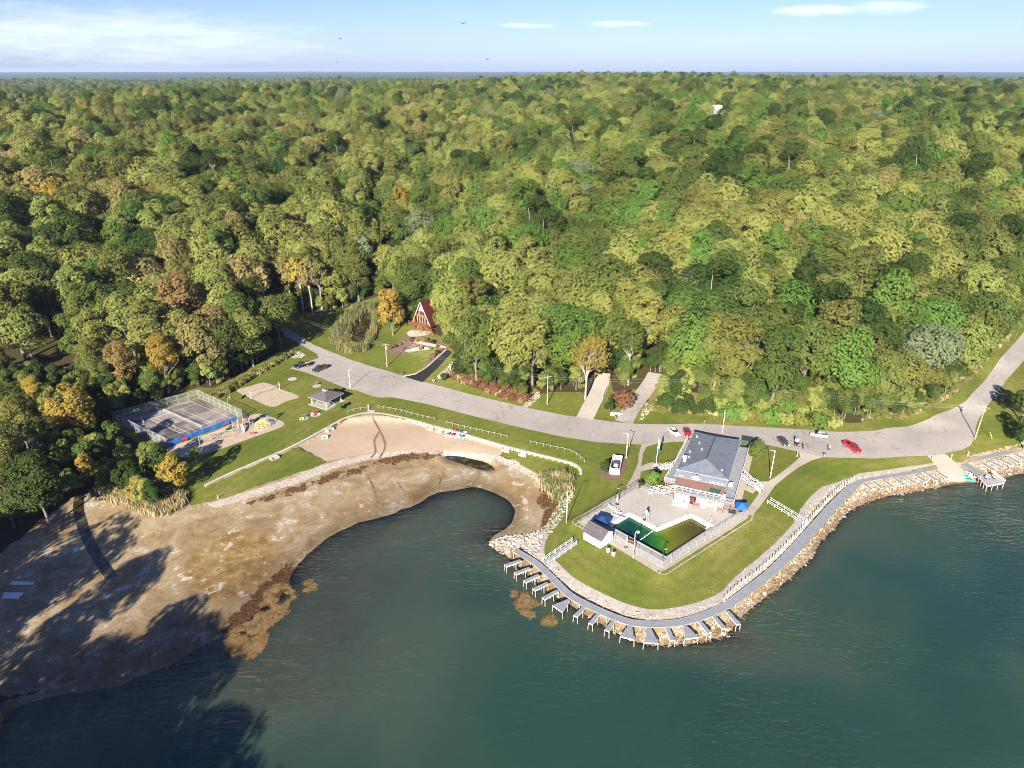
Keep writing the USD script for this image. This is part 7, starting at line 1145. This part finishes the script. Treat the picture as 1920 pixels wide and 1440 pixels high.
JET = Polygon(Gs([(917, 1017), (925, 1008), (945, 1003), (965, 1003), (990, 1008), (1012, 1000), (1018, 1010), (1010, 1035), (1002, 1050), (985, 1042), (965, 1030), (940, 1032)], .9)); r_ = np.random.default_rng(77); placed = []
for _ in range(5000):
    if len(placed) >= 120: break
    x, y = r_.uniform(*np.array(JET.bounds)[[0, 2]]), r_.uniform(*np.array(JET.bounds)[[1, 3]])
    if JET.contains(Point(x, y)) and all((x - a) ** 2 + (y - b) ** 2 > .5 for a, b in placed): placed.append((x, y))
for x, y in placed:
    s = r_.uniform(.45, .78); copy_of('boulder', ROCK[('pale_stone' if r_.random() < .75 else 'tan_stone', int(r_.integers(3)))].GetPath(), 'pale boulder of the short stone jetty left of the boardwalk', 'boulder', (x, y, float(H(x, y)) + .1), r_.uniform(0, 6.28), (s, s * .9, s * .8), 'boulders of the stone jetty')
rocks('jetty_stones', [JET.buffer(.6)], 600, .2, .36, ('pale_stone', 'pink_stone', 'tan_stone'), 'smaller stones filling gaps in the stone jetty', 'rocks', .3, 18)
T = thing('stone_sign', 'pale boulder sign on the verge between the right driveways', 'sign stone', at(1150, 779), .1); h_ = trimesh.convex.convex_hull(np.random.default_rng(4).normal(0, 1, (16, 3)) * [1.3, .35, .5] + [0, 0, .4]); MB().add(h_.vertices, h_.faces).build('stone', L['pale_stone'], T)
# weed mats lying in the shallows
AL = []
for k in range(3):
    r_ = np.random.default_rng(700 + k); p = kind_prim('weed_clump_%d' % k); pos = r_.normal(0, .42, (70, 3)) * [1, 1, .16]; v, f = leaf_cards(r_, pos, np.tile([0, 0, 1.0], (70, 1)), .13); MB().add(v, f).build('weed', L['algae_mat'], p); AL.append(p)
def mats(polys, n_, lb, seed):
    r_ = np.random.default_rng(seed); items = []
    for p in polys:
        x0, y0, x1, y1 = p.bounds
        for _ in range(int(n_ * (x1 - x0) * (y1 - y0) / sum(q.area for q in polys))):
            x, y = r_.uniform(x0, x1), r_.uniform(y0, y1)
            if p.contains(Point(x, y)) and meshkit.fbm(np.array([[x / 1.6, y / 1.6, 0]]), 3, 8)[0] > .50: items.append((AL[int(r_.integers(3))].GetPath(), x, y, max(.05, float(H(x, y)) + .05), r_.uniform(0, 6.28), np.array([1, 1, .6]) * r_.uniform(.4, 1.0)))
    instancer('weed_mat', items, lb, 'water weed')
PG = lambda *ps: [Polygon(smooth_line(Gs(p, 0), 1.0, True)) for p in ps]
mats(PG([(505, 1105), (535, 1098), (552, 1118), (540, 1150), (515, 1165), (500, 1190), (490, 1220), (465, 1236), (435, 1228), (422, 1200), (435, 1182), (470, 1165), (490, 1140)], [(570, 1095), (585, 1088), (595, 1096), (585, 1110), (572, 1110)]), 1500, 'orange-brown weed mats in the shallows off the mud', 31); mats(PG([(963, 1110), (980, 1113), (1010, 1135), (1035, 1155), (1040, 1178), (1020, 1172), (990, 1155), (968, 1135)]), 700, 'orange-brown weed mat off the left boardwalk fingers', 32)
def driftwood(q, rz, ln_, lb, seed):
    r_ = np.random.default_rng(seed); T = thing('driftwood', lb, 'driftwood', at(*q), rz); MB().tube([(0, 0, .12), (ln_ * .4, .2, .25), (ln_, -.1, .2)], [.20, .15, .07], 7).build('log', L['brown_stone'], T)
    for k in range(4): s_ = ln_ * (.35 + .15 * k); MB().tube([(s_, 0, .2), (s_ + .7, r_.choice([-1, 1]) * .6, .35), (s_ + 1.2, r_.choice([-1, 1]) * 1.1, .3)], [.08, .05, .02], 5).build('branch', L['brown_stone'], T)
driftwood((962, 950), .25, 4.6, 'dark forked log lying at the water edge of the cove', 1); driftwood((870, 916), 1.0, 3.2, 'small branched snag at the head of the cove', 2); driftwood((822, 908), 1.3, 5.0, 'dark branching snag on the pale mud', 3)
strm = LineString(smooth_line(ats([(150, 925), (147, 955), (158, 995), (176, 1032), (207, 1080)]), 1.0)); drape('stream', strm.buffer(1.1), L['pond_water'], .05, 'dark narrow stream crossing the mud from the trees', 'stream')
mp_ = at(252, 316); MEADOW = Polygon([(mp_[0] + 11 * math.cos(t), mp_[1] + 34 * math.sin(t)) for t in np.linspace(0, 6.2, 24)]); nd_ = None; drape('meadow', MEADOW, L['dry_reed'], .25, 'small tan clearing high in the left woods', 'clearing', step=4)
CLEAR = [(166, 588, 13, 40)]; EXTRA_CLEAR = [MEADOW.buffer(6), Polygon([(mp_[0] - 12, mp_[1] - 30), (mp_[0] - 4, mp_[1] - 80), (mp_[0] + 10, mp_[1] - 80), (mp_[0] + 12, mp_[1] - 30)])]
for k, q, s, lb, nm in SPECIAL:
    if s > .5 and 'bush' not in nm: EXTRA_CLEAR.append(Point(*at(*q)[:2]).buffer(3.6 if 'low' in nm else 4.6))
EXTRA_CLEAR += [Polygon([(aw(-14, -7)[0], aw(-14, -7)[1]), (aw(13, -8)[0], aw(13, -8)[1]), (aw(13, 8)[0], aw(13, 8)[1]), (aw(-14, 8)[0], aw(-14, 8)[1])]), lane([(1112, 786), (1120, 742), (1130, 700)], 10), lane([(1190, 770), (1208, 735), (1230, 700)], 10)]
N_SINGLE = 240
# undergrowth along the front of the woods
edge_band = open_poly.union(road_poly).buffer(15).difference(open_poly.union(road_poly).buffer(1.2)).difference(WATER.buffer(4)).difference(LOWER.buffer(1)).difference(pond.buffer(5)).difference(Polygon(be).union(LineString(be).buffer(4)))
for p in EXTRA_CLEAR[-3:]: edge_band = edge_band.difference(p)
edge_band = edge_band.difference(SOUTH).difference(COURTSIDE)
pr_ = [TREES[('under', c)] for c in ('deep', 'green', 'olive', 'lime', 'green', 'deep')] + [TREES['olive_shrub'], TREES['green_shrub'], TREES['lime_shrub']]
strew('undergrowth', [p for p in getattr(edge_band, 'geoms', [edge_band]) if p.area > 5], 1750, pr_, .35, .95, 'bushes and saplings filling the front of the woods', 'undergrowth', 9)
lw_ = Polygon([(-66, 118), (-105, 140), (-112, 205), (-190, 205), (-190, 100), (-120, 100)]).difference(open_poly.buffer(1)).difference(LOWER.buffer(1)); strew('undergrowth', [p for p in getattr(lw_, 'geoms', [lw_]) if p.area > 5], 420, pr_ + [TREES['gold_shrub'], TREES['lime_shrub']], .4, 1.0, 'low bushes and weeds under the left shore trees', 'undergrowth', 19)
for q_ in ([(699, 782), (708, 800), (718, 820), (722, 838), (712, 858)], [(712, 808), (702, 826), (704, 846), (696, 858)], [(745, 905), (760, 925), (775, 945)], [(690, 890), (700, 915), (712, 950)]): drape('drainage_channel', LineString(smooth_line(ats(q_), .8)).buffer(.32), L['brown_stone'], .03, 'thin dark drainage runnel cut in the beach and mud', 'runnel', step=1.0)
# trees on the headland at the lower left, beyond the view, whose shadows fall across the mud and water
r_ = np.random.default_rng(12); hd = []
for x, y in ((-84, 50), (-80, 34), (-94, 28), (-78, 22), (-84, 10), (-70, 12), (-74, -2), (-66, -6), (-60, 4), (-58, -18), (-100, 14), (-104, 44), (-112, 66), (-120, 50), (-50, -30), (-62, -34), (-48, -46), (-122, 88)):
    hd.append((TREES[(('oval', 'olive'), ('round', 'green'), ('oval', 'lime'), ('round', 'olive'))[int(r_.integers(4))]].GetPath(), x + r_.uniform(-2, 2), y + r_.uniform(-2, 2), float(H(x, y)) - .2, r_.uniform(0, 6.28), r_.uniform(1.0, 1.28)))
instancer('headland_trees', hd, 'tall trees on the headland at the lower left', 'woodland')
# ------------------------------------------------------------------ the woods
def scatter(y0, y1, sp, hw0, jit=.42):
    xs = np.arange(-1.0, 1.0, 1) ; pts = []
    ys = np.arange(y0, y1, sp)
    for i, yy in enumerate(ys):
        hw = .78 * yy + hw0; x = np.arange(-hw, hw, sp) + (sp / 2 if i % 2 else 0); pts.append(np.stack([x, np.full_like(x, yy)], -1))
    p = np.vstack(pts); return p + rng.uniform(-jit, jit, p.shape) * sp
W = np.vstack([scatter(60, 420, 9.6, 60), scatter(420, 800, 10.6, 60), scatter(800, 1600, 11.8, 60), scatter(1600, 3400, 15, 60)])
W = W[~blocked(W[:, 0], W[:, 1])]
W = W[~((W[:, 1] < 130) & (W[:, 0] > -60))]
px_, py_, zc_ = project(np.column_stack([W, H(W[:, 0], W[:, 1])]))
clear = [Polygon([(x_ - w_, y_ - d_), (x_ + w_, y_ - d_), (x_ + w_, y_ + d_), (x_ - w_, y_ + d_)]) for x_, y_, w_, d_ in CLEAR]
for p in clear + EXTRA_CLEAR: W = W[~shapely.contains_xy(p, W[:, 0], W[:, 1])]
W = W[~((W[:, 0] < -62) & (W[:, 1] < 195) & (rng.random(len(W)) < .30))]
n = len(W); c1 = meshkit.fbm(np.column_stack([W / 55, np.zeros(n)]), 3, 21); c2 = rng.random(n); left = W[:, 0] < -55 + (W[:, 1] - 250) * .05; dist = np.hypot(W[:, 0], W[:, 1])
cols = []
for i in range(n):
    t = c2[i] + (c1[i] - .5) * 1.1
    if left[i] and dist[i] < 700: pal = (('deep', .10), ('green', .28), ('olive', .52), ('fresh', .58), ('lime', .97), ('straw', 1.08), ('gold', 1.13), ('amber', 9))
    else: pal = (('deep', .12), ('green', .36), ('fresh', .52), ('olive', .69), ('silver', .70), ('lime', 1.18), ('straw', 1.24), ('gold', 1.26), ('amber', 9))
    cols.append(next(a for a, b in pal if t < b))
shp = np.where(rng.random(n) < .42, 'round', np.where(rng.random(n) < .5, 'oval', 'broad')); sc = rng.uniform(.88, 1.26, n) * np.where(shp == 'broad', .92, 1.0)
edge_d = np.array([min(9e9, 0)]); near_open = shapely.contains_xy(open_poly.buffer(12), W[:, 0], W[:, 1]) | shapely.contains_xy(road_poly.buffer(13), W[:, 0], W[:, 1])
sc = np.where(near_open, sc * .96, sc); shore_l = (W[:, 0] < -62) & (W[:, 1] < 205); sc = np.where(shore_l, sc * .62, sc); sc = np.where(dist > 1600, sc * 1.1, sc); special = rng.random(n)
rz = rng.uniform(0, 2 * PI, n); zz = H(W[:, 0], W[:, 1])
kinds_w = []
for i in range(n):
    k = (shp[i], cols[i])
    if shore_l[i]: k = (('oval', 'under', 'under')[i % 3], ('olive', 'lime', 'gold', 'green', 'lime', 'olive')[int(c2[i] * 5.99)])
    elif special[i] < .010: k = ('pine', 'deep')
    elif special[i] < .013: k = ('bare', 'grey')
    elif special[i] < .019: k = ('thin', 'straw')
    elif special[i] < .0195: k = ('round', 'russet')
    elif near_open[i] and special[i] < .22: k = ('under', cols[i] if cols[i] not in ('silver', 'straw') else 'olive')
    kinds_w.append(k)
px_, py_, zc_ = project(np.column_stack([W, zz + 12]))
vis = (px_ > -10) & (px_ < 1930) & (py_ > 0) & (py_ < 1450) & (zc_ > 20)
order = np.argsort(np.where(vis, zc_ / sc, 1e9))[:N_SINGLE]; single = np.zeros(n, bool); single[order] = True
CN = {'deep': 'dark green', 'green': 'mid green', 'fresh': 'bright green', 'olive': 'olive green', 'lime': 'pale yellow-green', 'straw': 'straw-tinged', 'gold': 'golden yellow', 'amber': 'amber brown', 'silver': 'silvery green', 'russet': 'russet red', 'grey': 'leafless grey'}
SN = {'round': 'round', 'oval': 'tall narrow', 'broad': 'wide-spreading', 'under': 'low bushy', 'pine': 'layered pine', 'bare': 'bare', 'thin': 'sparse-leaved'}
MARKS = [((60, 860), 'by the white dead tree'), ((120, 700), 'in the shaded left woods'), ((280, 740), 'behind the hard court'), ((420, 700), 'behind the volleyball court'), ((480, 600), 'left of the far road end'), ((600, 560), 'behind the pale-trunked row'), ((700, 540), 'at the ravine mouth'), ((830, 580), 'behind the cabin'), ((900, 720), 'above the rusty roadside weeds'), ((1000, 700), 'above the white rill'), ((1110, 700), 'beside the gravel driveway'), ((1180, 700), 'between the two right driveways'), ((1270, 740), 'above the roadside cedars'), ((1400, 740), 'above the yellow-green bushes'), ((1470, 720), 'behind the spruce'), ((1600, 770), 'above the bare roadside bank'), ((1760, 730), 'over the right road bend'), ((1870, 640), 'by the uphill right road')]
ORDW = ('', 'second ', 'third ', 'fourth ', 'fifth ', 'sixth ', 'seventh ', 'eighth ', 'ninth ', 'tenth ')
gx_, gy_, _ = project(np.column_stack([W, zz])); by = {}
for i in np.where(single)[0]:
    s_, c_ = kinds_w[i]; mark = min(MARKS, key=lambda m: (m[0][0] - gx_[i]) ** 2 + 4 * (m[0][1] - gy_[i]) ** 2)[1]; by.setdefault('%s %s tree %s' % (CN[c_], SN[s_], mark), []).append(i)
for lb in sorted(by):
    for k, i in enumerate(sorted(by[lb], key=lambda i: gx_[i])):
        s_, c_ = kinds_w[i]; x, y = W[i]; l2 = lb if len(by[lb]) == 1 else lb + (', leftmost such' if k == 0 else ', %sfrom left' % ORDW[k] if k < 10 else '%dth ' % (k + 1))
        copy_of('pine_tree' if s_ == 'pine' else 'broadleaf_tree', TREES[(s_, c_)].GetPath(), l2, 'tree', (x, y, zz[i]), rz[i], float(sc[i]), group='trees at the front of the woods')
instancer('woodland', [(TREES[kinds_w[i]].GetPath(), W[i, 0], W[i, 1], zz[i], rz[i], sc[i] * np.array([1, 1, rng.uniform(.78, 1.2)])) for i in np.where(~single)[0]], 'unbroken broadleaf woodland covering the hills to the horizon', 'woodland')
print('trees', n, 'single', int(single.sum()))
# ------------------------------------------------------------------ air
HB = 26000.0; hz = MB().box((0, 13000, 70), (2 * HB, 2 * HB + 4000, 180))
lk_h = usdkit.material(stage, '/World/Looks/haze', {'p': ('principled_volume', {'color': (.62, .76, .95), 'density': 4.2e-5, 'anisotropy': .2})}, [], volume='p.volume')
hz.build('haze', lk_h, None, label='thin blue haze over the distance', cat='haze', kind='stuff')
